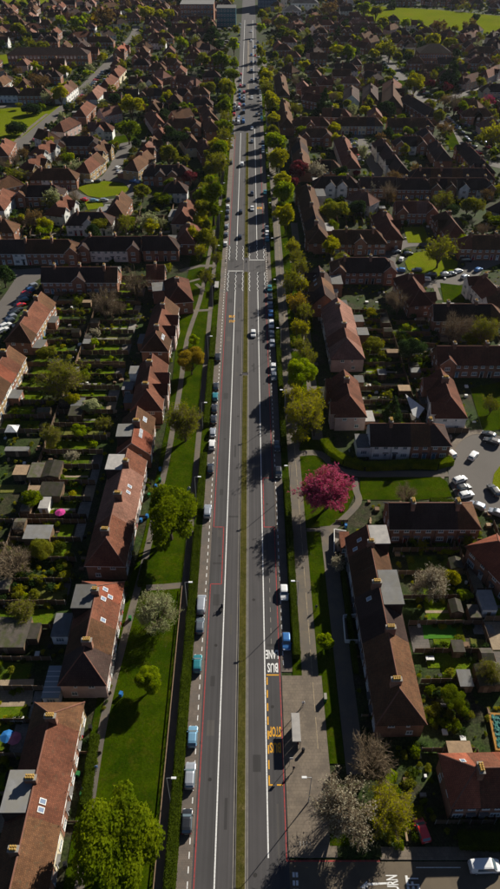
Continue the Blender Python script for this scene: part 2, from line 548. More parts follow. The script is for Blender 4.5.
def mark_line(pts, r):
    for i in range(len(pts) - 1):
        a, b = Vector(pts[i]), Vector(pts[i + 1])
        d = b - a
        mark_rect((a.x + b.x) / 2, (a.y + b.y) / 2, d.length / 2 + r * 0.6, r, math.atan2(d.y, d.x))
def mark_poly(poly, v=1):
    xs = [p[0] for p in poly]; ys = [p[1] for p in poly]
    i0, i1 = max(int((min(xs) - GX0) / CELL), 0), min(int((max(xs) - GX0) / CELL) + 1, occ.shape[0])
    j0, j1 = max(int((min(ys) - GY0) / CELL), 0), min(int((max(ys) - GY0) / CELL) + 1, occ.shape[1])
    if i1 <= i0 or j1 <= j0:
        return
    I, J = np.mgrid[i0:i1, j0:j1]
    X = GX0 + (I + .5) * CELL; Y = GY0 + (J + .5) * CELL
    ins = np.zeros(X.shape, bool)
    for k in range(len(poly)):
        (xa, ya), (xb, yb) = poly[k], poly[(k + 1) % len(poly)]
        if ya == yb:
            continue
        ins ^= ((ya > Y) != (yb > Y)) & (X < (xb - xa) * (Y - ya) / (yb - ya) + xa)
    occ[i0:i1, j0:j1][ins] = v

# ---------------------------------------------------------------- ground, avenue, paths
ground = MB()
ground.face([(-1500, -300, -0.06), (1500, -300, -0.06), (1500, 3000, -0.06), (-1500, 3000, -0.06)], 0, [(0, 0), (1, 0), (1, 1), (0, 1)])
add("ground", ground.mesh("ground", M_SOIL), kind='structure')

Y0, Y1 = 15.0, 1010.0
struct("road", rect(-9.05, Y0, 6.15, Y1 + 90), 0.0, M_ROAD)
mark_rect(-1.5, 500, 16.5, 560)
for i, (xa, xb) in enumerate(((-9.0, -5.6), (3.0, 6.1))):
    s = MB(); s.face([(xa, Y0, .004), (xb, Y0, .004), (xb, 560, .004), (xa, 560, .004)], 0, [(0, 0)] * 4)
    add("bus_lane_surface", s.mesh("bus_lane_surface", M_BUSLANE), kind='structure')
# median: kerbed, grass topped
def yv(py):
    return at(250, py)[1]
for a, b in ((Y0, yv(375.5)), (yv(373), yv(272)), (yv(258), yv(133)), (yv(98), yv(84)), (yv(72), yv(40))):
    struct("median_kerb", rect(-2.35, a, -0.65, b), 0.12, M_KERB)
    struct("median_strip", rect(-2.2, a + .15, -0.8, b - .15), 0.17, M_MEDIAN if a < 440 else M_PAVE)
# parking bays and pavements beside the road
struct("parking_bay", rect(-11.4, Y0, -9.05, 620), 0.05, M_BAY, kerb=M_KERB)
struct("parking_bay", rect(6.15, yv(672), 8.3, 620), 0.05, M_BAY, kerb=M_KERB)
struct("verge", rect(-14.9, Y0, -11.4, 620), 0.09, M_PATH)
struct("hedge_bed", rect(-13.4, Y0, -11.4, 620), 0.13, M_GRASS)
struct("verge", rect(8.3, 74.6, 10.1, 620), 0.10, M_GRASS)
struct("pavement", rect(6.15, 42.5, 13.9, 74.6), 0.10, M_PAVE, kerb=M_KERB)
struct("footpath", rect(10.1, 74.6, 13.3, 640), 0.10, M_PATH)
struct("verge", rect(13.9, 57.4, 16.6, 74.6), 0.12, M_GRASS)
struct("verge", rect(13.3, 74.6, 16.7, yv(532)), 0.12, M_GRASS)
struct("footpath", rect(16.7, 55, 20.0, yv(500)), 0.08, M_PATH)
struct("pavement", rect(13.9, 42.5, 20.9, 55.5), 0.10, M_SOIL)
# lawn bed under the near blossom tree
struct("verge", [at(333, 770), at(357, 846), at(330, 846), at(329, 800)], 0.13, M_GRASS)

def flat(name, poly, z, m, kind='structure'):
    b = MB(); b.face([(x, y, z) for x, y in poly], 0, poly)
    return add(name, b.mesh(name, m), kind=kind)
def line(name, x, a, b, w, m, z=0.012):
    return flat(name, rect(x - w / 2, a, x + w / 2, b), z, m)
line("white_lane_line", -5.5, Y0, yv(291), 0.22, M_WHITE)
line("white_lane_line", -5.5, yv(245), yv(133), 0.22, M_WHITE)
line("white_lane_line", -5.5, yv(84), yv(20), 0.25, M_WHITE)
line("white_lane_line", 2.9, yv(858), yv(291), 0.22, M_WHITE)
line("white_lane_line", 2.9, yv(245), yv(128), 0.22, M_WHITE)
line("white_lane_line", 2.9, yv(84), yv(20), 0.25, M_WHITE)
for a, b in ((Y0, yv(584)), (yv(527), yv(292)), (yv(245), yv(135))):
    line("red_route_line", -8.65, a, b, 0.18, M_RED)
line("red_route_line", -6.25, yv(584), yv(527), 0.2, M_RED)
for py in (584, 527):
    flat("red_route_line", rect(-8.65, yv(py) - .1, -6.15, yv(py) + .1), .014, M_RED)
for a, b in ((yv(861), yv(527)), (yv(478), yv(292)), (yv(245), yv(150))):
    line("red_route_line", 5.8, a, b, 0.18, M_RED)
line("red_route_line", 3.35, yv(527), yv(478), 0.2, M_RED)
for py in (527, 478):
    flat("red_route_line", rect(3.25, yv(py) - .1, 5.9, yv(py) + .1), .014, M_RED)
flat("red_route_line", rect(5.7, yv(861) - .12, 20.5, yv(861) + .12), .014, M_RED)
# gutters
line("gutter_line", -2.65, Y0, yv(258), 0.12, M_KERB)
line("gutter_line", -0.4, Y0, yv(258), 0.12, M_KERB)
# repairs, joints and iron covers in the carriageway
rgp = random.Random(9)
M_PATCH = [asphalt("patched_asphalt", (0.040, 0.038, 0.039)), asphalt("pale_patched_asphalt", (0.078, 0.072, 0.068))]
M_IRON = mat("iron_cover", (0.035, 0.033, 0.032), rough=0.6)
for k in range(34):
    lane = rgp.choice((-7.2, -4.0, 1.2, 4.6)); y = 38 + k * 7.5 + rgp.uniform(0, 6)
    w_, l_ = rgp.choice(((.5, 5), (.9, 2.2), (.35, 9), (2.4, .6), (1.4, 3.0)))
    flat("road_patch", rect(lane - w_ / 2, y, lane + w_ / 2, y + l_), .006 + .0002 * (k % 5), M_PATCH[k % 3 == 0])
for k in range(16):
    lane = rgp.choice((-6.9, -3.4, 0.8, 4.2)); y = 40 + k * 13 + rgp.uniform(0, 8)
    flat("manhole_cover", [(lane + .33 * math.cos(a * PI / 5), y + .33 * math.sin(a * PI / 5)) for a in range(10)], .009, M_IRON)
for k in range(12):
    for x_ in (-8.95, 6.0):
        flat("drain_grate", rect(x_ - .2, 44 + k * 17, x_ + .15, 44.45 + k * 17), .011, M_IRON)
# dashed bay edges
def dashes(name, x, ya, yb, L, gap, w, m, z=.054):
    b = MB(); y = ya
    while y < yb:
        b.face([(x - w / 2, y, z), (x + w / 2, y, z), (x + w / 2, y + L, z), (x - w / 2, y + L, z)], 0, [(0, 0)] * 4)
        y += L + gap
    return add(name, b.mesh(name, m), kind='structure')
dashes("bay_dashes", -9.65, Y0, 300, 1.0, 1.1, 0.16, M_WHITE)
dashes("bay_dashes", 6.55, yv(665), 300, 1.0, 1.1, 0.16, M_WHITE)
dashes("bay_dashes", 4.3, yv(655), yv(572), 1.2, 1.4, 0.12, M_KERB, .014)
dashes("path_line", 12.1, 60, 330, 6.0, 1.2, 0.12, M_CYC, .104)
dashes("bus_cage_dashes", 3.3, yv(785), yv(675), 1.6, 1.1, 0.22, M_YELLOW, .014)
flat("bus_cage_line", rect(3.2, yv(675) - .12, 5.6, yv(675) + .12), .015, M_YELLOW)
flat("bus_cage_line", rect(3.2, yv(785) - .12, 3.9, yv(785) + .12), .015, M_YELLOW)
flat("bus_cage_line", rect(4.6, yv(785) - .12, 5.6, yv(785) + .12), .015, M_YELLOW)

def lettering(name, txt, m, x, y, w, h, rz, z=.016):
    """painted word whose left end starts at (x, y); w along the reading direction, h tall"""
    cu = bpy.data.curves.new(name, 'FONT')
    cu.body = txt
    cu.resolution_u = 2
    cu.offset = 0.022
    o = bpy.data.objects.new(name, cu)
    COL.objects.link(o)
    dg = bpy.context.evaluated_depsgraph_get()
    me = bpy.data.meshes.new_from_object(o.evaluated_get(dg))
    bpy.data.objects.remove(o)
    co = np.empty(len(me.vertices) * 3); me.vertices.foreach_get("co", co)
    co = co.reshape(-1, 3)
    mn, mx = co.min(0), co.max(0)
    co[:, 0] = (co[:, 0] - mn[0]) / (mx[0] - mn[0]) * w
    co[:, 1] = (co[:, 1] - mn[1]) / (mx[1] - mn[1]) * h
    co[:, 2] = 0
    me.vertices.foreach_set("co", co.ravel()); me.update()
    me.materials.clear(); me.materials.append(m)
    return add(name, me, None, (x, y, z), rz, kind='structure')
lettering("road_lettering", "LANE", M_WHITE, 5.65, yv(650), 2.5, yv(650) - yv(659), PI, .016)
lettering("road_lettering", "BUS", M_WHITE, 5.5, yv(663), 2.1, yv(663) - yv(672.5), PI, .016)
lettering("road_lettering", "STOP", M_YELLOW, 5.65, yv(726.5), 2.2, yv(726.5) - yv(737), PI, .016)
lettering("road_lettering", "BUS", M_YELLOW, 5.5, yv(742.5), 2.0, yv(742.5) - yv(753), PI, .016)

# side road at the near corner
struct("side_road", rect(6.15, 10, 120, 41.9), 0.002, M_ROAD3)
struct("pavement", rect(20.6, 42.15, 120, 44.0), 0.09, M_PAVE, kerb=M_KERB)
lettering("road_lettering", "TURN", M_WHITE, 22.9, yv(875) - 2.9, 2.9, 1.8, PI / 2)
lettering("road_lettering", "LEFT", M_WHITE, 26.1, yv(875.5) - 2.7, 2.7, 2.0, PI / 2)
arr = MB()
arr.face([(18.0, 38.55, .016), (21.2, 38.75, .016), (21.2, 39.0, .016), (18.0, 38.9, .016)])
arr.face([(16.9, 38.3, .016), (18.1, 37.95, .016), (18.1, 39.2, .016)])
arr.face([(17.5, 37.4, .016), (17.85, 37.4, .016), (18.1, 38.3, .016), (17.75, 38.3, .016)])
add("road_arrow", arr.mesh("road_arrow", M_WHITE), kind='structure')
flat("white_edge_line", rect(26, 41.0, 33, 41.12), .014, M_WHITE)
b = MB()
for k in range(7):
    for x in (6.6, 7.1):
        y = 39.7 - k * 1.15
        b.face([(x, y, .016), (x + .36, y, .016), (x + .36, y + .7, .016), (x, y + .7, .016)])
add("give_way_dashes", b.mesh("give_way_dashes", M_WHITE), kind='structure')
mark_rect(60, 28, 60, 17)

# zigzags and stop lines at the crossing
def zigzag(x, ya, yb):
    n = max(2, int(abs(yb - ya) / 1.9))
    b = MB()
    for k in range(n):
        s = 0.22 if k % 2 else -0.22
        p0 = (x - s, ya + (yb - ya) * k / n); p1 = (x + s, ya + (yb - ya) * (k + .92) / n)
        b.face([(p0[0] - .09, p0[1], .016), (p0[0] + .09, p0[1], .016), (p1[0] + .09, p1[1], .016), (p1[0] - .09, p1[1], .016)])
    add("crossing_zigzag", b.mesh("crossing_zigzag", M_WHITE), kind='structure')
for x in (-8.4, -5.5, -2.8):
    zigzag(x, yv(291), yv(272)); zigzag(x, yv(260), yv(246))
for x in (-0.2, 2.9, 5.7):
    zigzag(x, yv(291), yv(272)); zigzag(x, yv(259), yv(246))
flat("stop_line", rect(-8.6, yv(271) - .2, -2.6, yv(271) + .2), .018, M_WHITE)
flat("stop_line", rect(-0.4, yv(260) - .2, 5.9, yv(260) + .2), .018, M_WHITE)
lettering("road_lettering", "BUS", M_YELLOW, *at(229, 317.5), 2.1, 1.6, 0)
lettering("road_lettering", "STOP", M_YELLOW, *at(229, 322.5), 2.1, 1.6, 0)
lettering("road_lettering", "BUS", M_YELLOW, at(262, 207)[0], at(262, 207)[1], 2.4, 2.6, PI)

# thin summer haze over the whole estate
hm, ht, hb = nt("haze_air")
ht.nodes.remove(hb)
pv = ht.nodes.new("ShaderNodeVolumePrincipled")
pv.inputs['Color'].default_value = (0.80, 0.88, 1.0, 1)
pv.inputs['Density'].default_value = 0.000018
pv.inputs['Anisotropy'].default_value = 0.3
ht.links.new(pv.outputs[0], ht.nodes["Material Output"].inputs['Volume'])
b = MB(); b.box(-1600, -400, -1.5, 1600, 3200, 121.5, 0, True)
add("haze", b.mesh("haze", hm), kind='stuff')

# left verge and its path
pathL = [at(72, 940), at(82, 870), at(88, 820), at(104, 720), at(124, 640), at(145, 560), at(158, 500), at(168, 455), at(180, 389), at(187, 340), at(200, 300), at(208, 262), at(214, 230)]
vp = [at(181, 264), at(194, 389 - 60), at(183, 389), at(160, 470)]
struct("verge", [(-14.9, Y0), (-14.9, yv(150)), (-26, yv(150)), (-23.5, yv(220)), (-24.5, yv(330)), (-23.5, yv(420)), (-25, yv(540)), (-28.5, yv(640)), (-28.9, yv(720)), (-28.5, Y0)], 0.08, M_GRASS)
ribbon("footpath", pathL, 1.5, 0.095, M_PATH)
for pts, w in (([at(146, 588), at(165, 587), at(186, 585)], 1.6), ([at(193, 311), at(213, 310)], 1.5), ([at(180, 271), at(200, 266), at(213, 266), at(226, 266)], 2.2), ([at(196, 284), at(204, 291)], 1.3), ([at(178, 285), at(200, 279)], 1.3), ([at(205, 524), at(186, 527)], 1.5)):
    ribbon("footpath", pts, w, 0.099, M_PATH, smooth=False)
mark_rect(-21.5, 250, 8.5, 245)
# right verges
struct("verge", [(13.3, yv(528)), (13.3, 360), (20.5, 360), (21, yv(400)), at(318, 440), at(326, 454), at(341, 468), at(352, 474), at(356, 492), at(345, 515), at(330, 526)], 0.09, M_GRASS)
ribbon("footpath", [at(307, 531), at(328, 530), at(340, 522), at(358, 503), at(356, 490), at(354, 478)], 1.7, 0.096, M_PATH)
ribbon("footpath", [at(298, 454), at(320, 454), at(345, 472), at(400, 474), at(448, 474)], 2.2, 0.101, M_PATH)
ribbon("lane", [(18.6, yv(440)), (18.8, 180), (19.3, 240), (19.6, 300)], 3.0, 0.098, M_PATH)
for a, b in ((at(288, 350), at(300, 350)), (at(300, 364), at(318, 364)), (at(290, 262), at(310, 262)),):
    ribbon("footpath", [a, b], 1.6, 0.103, M_PATH, smooth=False)
mark_rect(17, 250, 5, 230)
mark_poly([at(320, 440), at(320, 500), at(345, 520), at(360, 480)])

# greens and side streets
def green(px, m=M_FIELD, z=0.07, name="green", kerb=M_KERB):
    poly = [at(*p) for p in px]
    struct(name, poly, z, m, kerb=kerb)
    mark_poly(poly)
    return poly
ribbon("side_street", [at(-20, 182), at(0, 167), at(24, 142), at(47, 120), at(75, 97), at(95, 77), at(111, 61), at(133, 37), at(137, 26)], 8.5, 0.03, M_ROAD2, kerb=M_KERB)
ribbon("pavement", [at(0, 175), at(24, 150), at(50, 124), at(78, 101), at(98, 81)], 2.0, 0.08, M_PAVE)
ribbon("pavement", [at(0, 158), at(24, 133), at(47, 114)], 2.0, 0.08, M_PAVE)
ribbon("side_street", [at(50, 112), at(30, 105), at(10, 106), at(-20, 107)], 6.5, 0.034, M_ROAD2, kerb=M_KERB)
green([(-20, 103 + 8), (10, 108), (42, 106), (60, 106), (45, 118), (25, 135), (-8, 160), (-30, 160)])
green([(-10, 56), (20, 53), (33, 54), (30, 62), (-10, 66)])
green([(-60, 2), (0, -1), (70, -4), (75, 1), (40, 4), (-60, 9)])
green([(360, 8), (375, 6), (440, 10), (500, 16), (560, 22), (560, 44), (500, 35), (440, 29), (400, 24), (370, 21)], M_FIELD)
green([(77, 188), (90, 183), (105, 181), (124, 184), (130, 190), (120, 195), (100, 198), (88, 196)], z=0.1)
ribbon("side_street", [at(134, 125), at(127, 142), at(119, 160), at(110, 175), at(104, 179)], 7.0, 0.03, M_ROAD2, kerb=M_KERB)
ribbon("side_street", [at(104, 179), at(80, 184), at(72, 191), at(84, 198), at(100, 201), at(122, 199), at(134, 190), at(126, 181), at(104, 179)], 5.0, 0.034, M_ROAD2)
green([(84, 201), (102, 201), (104, 208), (88, 210)], z=0.09)
ribbon("side_street", [at(-25, 345), at(0, 315), at(14, 296), at(26, 279), at(40, 273)], 7.5, 0.03, M_ROAD2, kerb=M_KERB)
struct("side_street", [at(12, 270), at(40, 268), at(44, 276), at(30, 285), at(14, 282)], 0.035, M_ROAD2); mark_poly([at(12, 268), at(42, 267), at(44, 276), at(14, 286)])
ribbon("side_street", [at(14, 272), at(-20, 273)], 6, 0.033, M_ROAD2)
# right: turning circle green
ring = [(388, 256), (398, 246), (415, 243), (432, 245), (450, 250), (466, 256), (474, 264), (470, 274), (452, 282), (430, 284), (410, 281), (396, 274), (388, 264), (388, 256)]
ribbon("side_street", [at(*p) for p in ring], 6.5, 0.03, M_ROAD2, kerb=M_KERB)
ribbon("side_street", [at(466, 272), at(484, 264), at(505, 257), at(530, 250)], 6.5, 0.034, M_ROAD2)
green([(405, 262), (410, 254), (425, 251), (442, 254), (458, 262), (456, 271), (440, 277), (420, 276), (408, 270)], z=0.1)
green([(403, 227), (424, 227), (430, 243), (408, 243)], z=0.09)
ribbon("footpath", [at(434, 284), at(440, 300)], 1.6, 0.05, M_PAVE, smooth=False)
green([(440, 283), (465, 286), (464, 303), (444, 303)], M_GRASS, 0.08)
# right: curved cul-de-sac
cul = [at(500, 436), at(478, 434), at(462, 437), (at(452, 452)), at(448, 468), at(449, 482), at(456, 496), at(470, 506), at(500, 516), at(560, 524), at(560, 436)]
struct("side_street", cul, 0.03, M_ROAD2, kerb=M_KERB); mark_poly(cul)
ribbon("pavement", [at(492, 432), at(470, 433), at(454, 444), at(444, 466), at(440, 478)], 2.0, 0.08, M_PAVE)
green([(560, 462), (500, 466), (494, 474), (492, 486), (500, 494), (560, 500)], z=0.1)
green([(470, 389), (500, 382), (560, 380), (560, 428), (500, 430), (483, 432)], M_GRASS, 0.09)
green([(360, 478), (440, 477), (447, 482), (452, 497), (420, 500), (360, 500)], M_GRASS, 0.09)
# right: straight street
ribbon("side_street", [at(356, 133), at(363, 145), at(371, 160), at(380, 177)], 6.0, 0.03, M_ROAD2, kerb=M_KERB)
ribbon("side_street", [at(382, 55), at(391, 66), at(402, 78), at(412, 92), at(425, 103), at(440, 118), at(450, 133), at(462, 148), at(480, 160), at(510, 168)], 8.0, 0.03, M_ROAD2, kerb=M_KERB)
ribbon("side_street", [at(418, 98), at(440, 100), at(460, 95), at(482, 85), at(505, 76), at(540, 66)], 7.5, 0.034, M_ROAD2, kerb=M_KERB)
for g in ([(428, 92), (446, 90), (452, 95), (436, 97)], [(464, 98), (480, 92), (500, 88), (500, 96), (478, 101)], [(443, 131), (452, 129), (462, 150), (450, 150)], [(398, 80), (406, 81), (409, 86), (400, 86)], [(300, 66), (345, 70), (346, 73), (302, 72)], [(76, 190), (78, 180)] + [(60, 178)]):
    if len(g) > 3:
        green(g, M_GRASS, 0.08)
green([(142, 123), (150, 124), (146, 136), (138, 140), (108, 146), (110, 138), (130, 134)], M_GRASS, 0.08)

# ---------------------------------------------------------------- shared small parts
def window_mesh(w, h, bars=1, trans=True, glass=False):
    b = MB(); t, d = 0.09, 0.07
    b.box(-w / 2, 0, 0, w / 2, d, t, 0, True); b.box(-w / 2, 0, h - t, w / 2, d, h, 0, True)
    b.box(-w / 2, 0, t, -w / 2 + t, d, h - t); b.box(w / 2 - t, 0, t, w / 2, d, h - t)
    for k in range(bars):
        x = -w / 2 + w * (k + 1) / (bars + 1)
        b.box(x - .035, 0, t, x + .035, d, h - t)
    if trans:
        b.box(-w / 2 + t, 0, h * .68, w / 2 - t, d - .01, h * .68 + .06, 0, True)
    b.box(-w / 2 - .08, 0, -.08, w / 2 + .08, .14, 0, 0, True)
    if glass:
        b.face([(w / 2, .03, 0), (-w / 2, .03, 0), (-w / 2, .03, h), (w / 2, .03, h)], 1)
    return b.mesh("window", [M_FRAME, M_GLASS])
def pane_mesh(w, h):
    b = MB(); b.face([(w / 2, .03, 0), (-w / 2, .03, 0), (-w / 2, .03, h), (w / 2, .03, h)], 0)
    return b.mesh("pane", [M_GLASS])
WIN = {}
for k, (w, h, n) in {'s': (1.15, 1.15, 1), 'm': (1.65, 1.25, 2), 'l': (2.1, 1.35, 3), 't': (0.6, 0.9, 0)}.items():
    WIN[k] = (window_mesh(w, h, n), pane_mesh(w - .1, h - .05), window_mesh(w, h, n, n > 0, True))
def door_mesh(m):
    b = MB(); b.box(-.46, 0, 0, .46, .06, 2.05, 0); b.box(-.56, 0, 0, -.46, .1, 2.15, 1); b.box(.46, 0, 0, .56, .1, 2.15, 1); b.box(-.56, 0, 2.05, .56, .1, 2.15, 1)
    b.face([(.28, .065, 1.2), (-.28, .065, 1.2), (-.28, .065, 1.85), (.28, .065, 1.85)], 2)
    return b.mesh("door", [m, M_FRAME, M_GLASS])
DOORS = [door_mesh(m) for m in M_DOOR]
cb = MB(); cb.box(-.75, 0, 0, .75, .6, .09, 0, True)
CANOPY = cb.mesh("canopy", M_FLAT)
sb_ = MB(); sb_.box(-.45, -.6, 0, .45, .6, .07, 0); sb_.face([(-.34, -.49, .075), (.34, -.49, .075), (.34, .49, .075), (-.34, .49, .075)], 1)
SKYL = sb_.mesh("skylight", [M_FRAME, M_SKYL])
sp_ = MB()
sp_.box(-.8, -.5, 0, .8, .5, .06, 0)
for i in range(4):
    for j in range(2):
        x0, y0 = -.78 + i * .39, -.48 + j * .48
        sp_.face([(x0 + .02, y0 + .02, .063), (x0 + .37, y0 + .02, .063), (x0 + .37, y0 + .46, .063), (x0 + .02, y0 + .46, .063)], 1)
SOLAR = sp_.mesh("solar_panel", [M_STEEL, glass_mat("solar_cells", (0.02, 0.03, 0.07), 0.2)])
def chimney_mesh(n, pots, m):
    b = MB(); w = .42 + n * .36
    b.box(-.42, -w / 2, -1.2, .42, w / 2, 1.15, 0); b.box(-.49, -w / 2 - .07, 1.15, .49, w / 2 + .07, 1.33, 1, True)
    if pots:
        for k in range(n):
            y = (k - (n - 1) / 2) * .36
            for x in (-.18, .18):
                b.tube((x, y, 1.33), (x, y, 1.75), .12, .1, 5, 2)
    return b.mesh("chimney", [WALL['k'], M_CONC, M_POT])
def pot_mesh():
    b = MB(); b.tube((0, 0, 0), (0, 0, .52), .15, .12, 8); b.tube((0, 0, .40), (0, 0, .48), .165, .165, 8)
    return b.mesh("chimney_pot", M_POT)
CHIM = {n: (chimney_mesh(n, False, 0), chimney_mesh(n, True, 0)) for n in (2, 3, 4)}
POT = pot_mesh()
dp = MB(); dp.tube((0, .08, 0), (0, .08, 5.2), .05, .05, 5)
PIPE = dp.mesh("downpipe", M_BLACK)

def chimney(root, x, y, z, lod, n=3, rz=0.0):
    c = add("chimney", CHIM[n][0 if lod == 0 else 1], root, (x, y, z), rz)
    if lod == 0:
        for k in range(n):
            for px in (-.18, .18):
                add("chimney_pot", POT, c, (px * 1.15, (k - (n - 1) / 2) * .36, 1.33))
    return c

def terrace(A, B, hip=(1, 1), w=8.4, n=4, roofs='b', walls='k', front='S', ev=5.0, rd=8.8, lod=None, ends=None, rear=0.35, skyl=(), chim=None, label=None, look=None, cross=None, ext=True, seed=None, dormer=None, hr=None):
    """A, B: ridge ends (world x, y). hip ends run on by w/2 past the ridge end."""
    rg = random.Random(seed if seed is not None else int(A[0] * 7 + A[1] * 13) & 0xffff)
    a, b = Vector(A), Vector(B)
    d = (b - a).normalized()
    if hip[0]:
        a = a - d * w / 2
    if hip[1]:
        b = b + d * w / 2
    L = (b - a).length
    c = (a + b) / 2
    rz = math.atan2(d.y, d.x)
    s_px = scale_at(c.x, c.y)
    if lod is None:
        lod = 0 if s_px > 3.2 else (1 if s_px > 1.9 else 2)
    n = max(2, min(n, round(L / 4.9)))
    roofs = roofs if len(roofs) == 1 or len(roofs) <= n else roofs[:n]
    F = {'N': (0, 1), 'S': (0, -1), 'E': (1, 0), 'W': (-1, 0)}[front]
    ly = Vector((-d.y, d.x))
    fs = 1 if ly.dot(Vector(F)) >= 0 else -1
    root = empty("house_terrace" if n > 2 else "house", (c.x, c.y, 0), rz)
    mark_rect(c.x, c.y, L / 2 + 1.0, w / 2 + 2.0, rz)
    hw, hl, o = w / 2, L / 2, 0.35
    m = (rd - ev) / hw
    ez = ev - m * o
    if len(roofs) == 1 and n > 2:
        alt = {'b': 'rdb', 'r': 'bpr', 'd': 'bdd', 'p': 'rrb', 'R': 'rRR', 'g': 'ggd'}[roofs]
        roofs = ''.join(rg.choice(alt) if rg.random() < .3 else roofs for _ in range(n))
    ro = [roofs[i % len(roofs)] if len(roofs) < n else roofs[i] for i in range(n)] if len(roofs) > 1 else [roofs] * n
    wa = [walls[i % len(walls)] for i in range(n)]
    xs = [-hl + L * i / n for i in range(n + 1)]
    merge = lod == 2
    i = 0
    while i < n:
        j = i + 1
        while j < n and (merge or True) and ro[j] == ro[i] and lod > 0:
            j += 1
        x0, x1 = xs[i], xs[j]
        first, last = i == 0, j == n
        dz = 0 if lod else rg.uniform(0, 0.035)
        mb = MB()
        sl_len = math.hypot(hw + o, m * (hw + o))
        def up(x, t):   # uv
            return (x + 50, t)
        for sgn in (-1, 1):
            xe0 = x0 - (o if first else 0); xe1 = x1 + (o if last else 0)
            xr0 = (x0 + hw) if (first and hip[0]) else xe0
            xr1 = (x1 - hw) if (last and hip[1]) else xe1
            if xr1 < xr0:
                xr0 = xr1 = (xr0 + xr1) / 2
            pts = [(xe0, sgn * (hw + o), ez + dz), (xe1, sgn * (hw + o), ez + dz), (xr1, 0, rd + dz), (xr0, 0, rd + dz)]
            uv = [up(xe0, 0), up(xe1, 0), up(xr1, sl_len), up(xr0, sl_len)]
            if sgn > 0:
                pts = pts[::-1]; uv = uv[::-1]
            mb.face(pts, 0, uv)
            # fascia and soffit
            y = sgn * (hw + o)
            q = [(xe0, y, ez + dz - .16), (xe1, y, ez + dz - .16), (xe1, y, ez + dz), (xe0, y, ez + dz)]
            mb.face(q if sgn < 0 else q[::-1], 1)
            q = [(xe0, sgn * hw, ez + dz - .16), (xe1, sgn * hw, ez + dz - .16), (xe1, y, ez + dz - .16), (xe0, y, ez + dz - .16)]
            mb.face(q, 1)
        for end, (cond, sg) in enumerate(((first, -1), (last, 1))):
            if not cond:
                continue
            X = (x0 if end == 0 else x1)
            if hip[end]:
                ap = (X - sg * hw, 0, rd + dz)
                p = [(X + sg * o, sg * (hw + o), ez + dz), (X + sg * o, -sg * (hw + o), ez + dz), ap]
                uv = [(hw + o, 0), (-hw - o, 0), (0, sl_len)]
                mb.face(p[::-1], 0, uv[::-1])
                mb.face([(X + sg * o, -sg * (hw + o), ez + dz - .16), (X + sg * o, sg * (hw + o), ez + dz - .16), (X + sg * o, sg * (hw + o), ez + dz), (X + sg * o, -sg * (hw + o), ez + dz)], 1)
            else:
                Xe = X + sg * o
                for s2 in (-1, 1):
                    mb.face([(Xe, s2 * (hw + o), ez + dz - .18), (Xe, 0, rd + dz - .18), (Xe, 0, rd + dz), (Xe, s2 * (hw + o), ez + dz)], 1)
        add("roof", mb.mesh("roof", [ROOF[ro[i]], M_FRAME if rg.random() < .6 else M_BLACK]), root)
        i = j
    # ridge and hip capping
    cap = MB()
    ra, rb = -hl + (hw if hip[0] else -o), hl - (hw if hip[1] else -o)
    def capline(p, q):
        cap.tube(p, q, .13, .13, 5, 0)
    capline((ra, 0, rd + .02), (rb, 0, rd + .02))
    for e, X, sg in ((0, ra, -1), (1, rb, 1)):
        if hip[e]:
            for s2 in (-1, 1):
                capline((sg * (hl + o), s2 * (hw + o), ez + .02), (X, 0, rd + .02))
    add("ridge_capping", cap.mesh("ridge_capping", M_LEAD), root)
    # walls, one per differently finished dwelling
    i = 0
    while i < n:
        j = i + 1
        while j < n and wa[j] == wa[i] and lod > 0:
            j += 1
        x0, x1 = xs[i], xs[j]
        mb = MB()
        pr = 0.0
        mb.face([(x0, -hw, -.06), (x1, -hw, -.06), (x1, -hw, ev), (x0, -hw, ev)], 0)
        mb.face([(x1, hw, -.06), (x0, hw, -.06), (x0, hw, ev), (x1, hw, ev)], 0)
        for cond, X, sg, e in ((i == 0, x0, -1, 0), (j == n, x1, 1, 1)):
            if cond:
                p = [(X, sg * -hw, -.06), (X, sg * hw, -.06), (X, sg * hw, ev)] + ([] if hip[e] else [(X, 0, rd - .02)]) + [(X, sg * -hw, ev)]
                mb.face(p, 0)
        if i > 0:      # party wall
            mb.face([(x0, hw, -.06), (x0, -hw, -.06), (x0, -hw, ev), (x0, hw, ev)], 0)
        add("wall", mb.mesh("wall", WALL[wa[i]]), root)
        i = j
    # openings
    dw = L / n
    camv = Vector((-c.x, -c.y, CAM_H * .3)).normalized()
    def put(kind, x, y, z, nx, ny):
        """nx, ny: local outward normal"""
        gn = d * nx + ly * ny
        if lod and gn.x * camv.x + gn.y * camv.y < -0.35:
            return None
        r = math.atan2(ny, nx) - PI / 2
        if kind[0] == 'D':
            return add("door", DOORS[int(kind[1])], root, (x, y, z), r)
        if kind == 'C':
            return add("canopy", CANOPY, root, (x, y, z), r)
        if lod == 0:
            wd = add("window", WIN[kind][0], root, (x, y, z), r)
            add("pane", WIN[kind][1], wd)
            return wd
        return add("window", WIN[kind][2], root, (x, y, z), r)
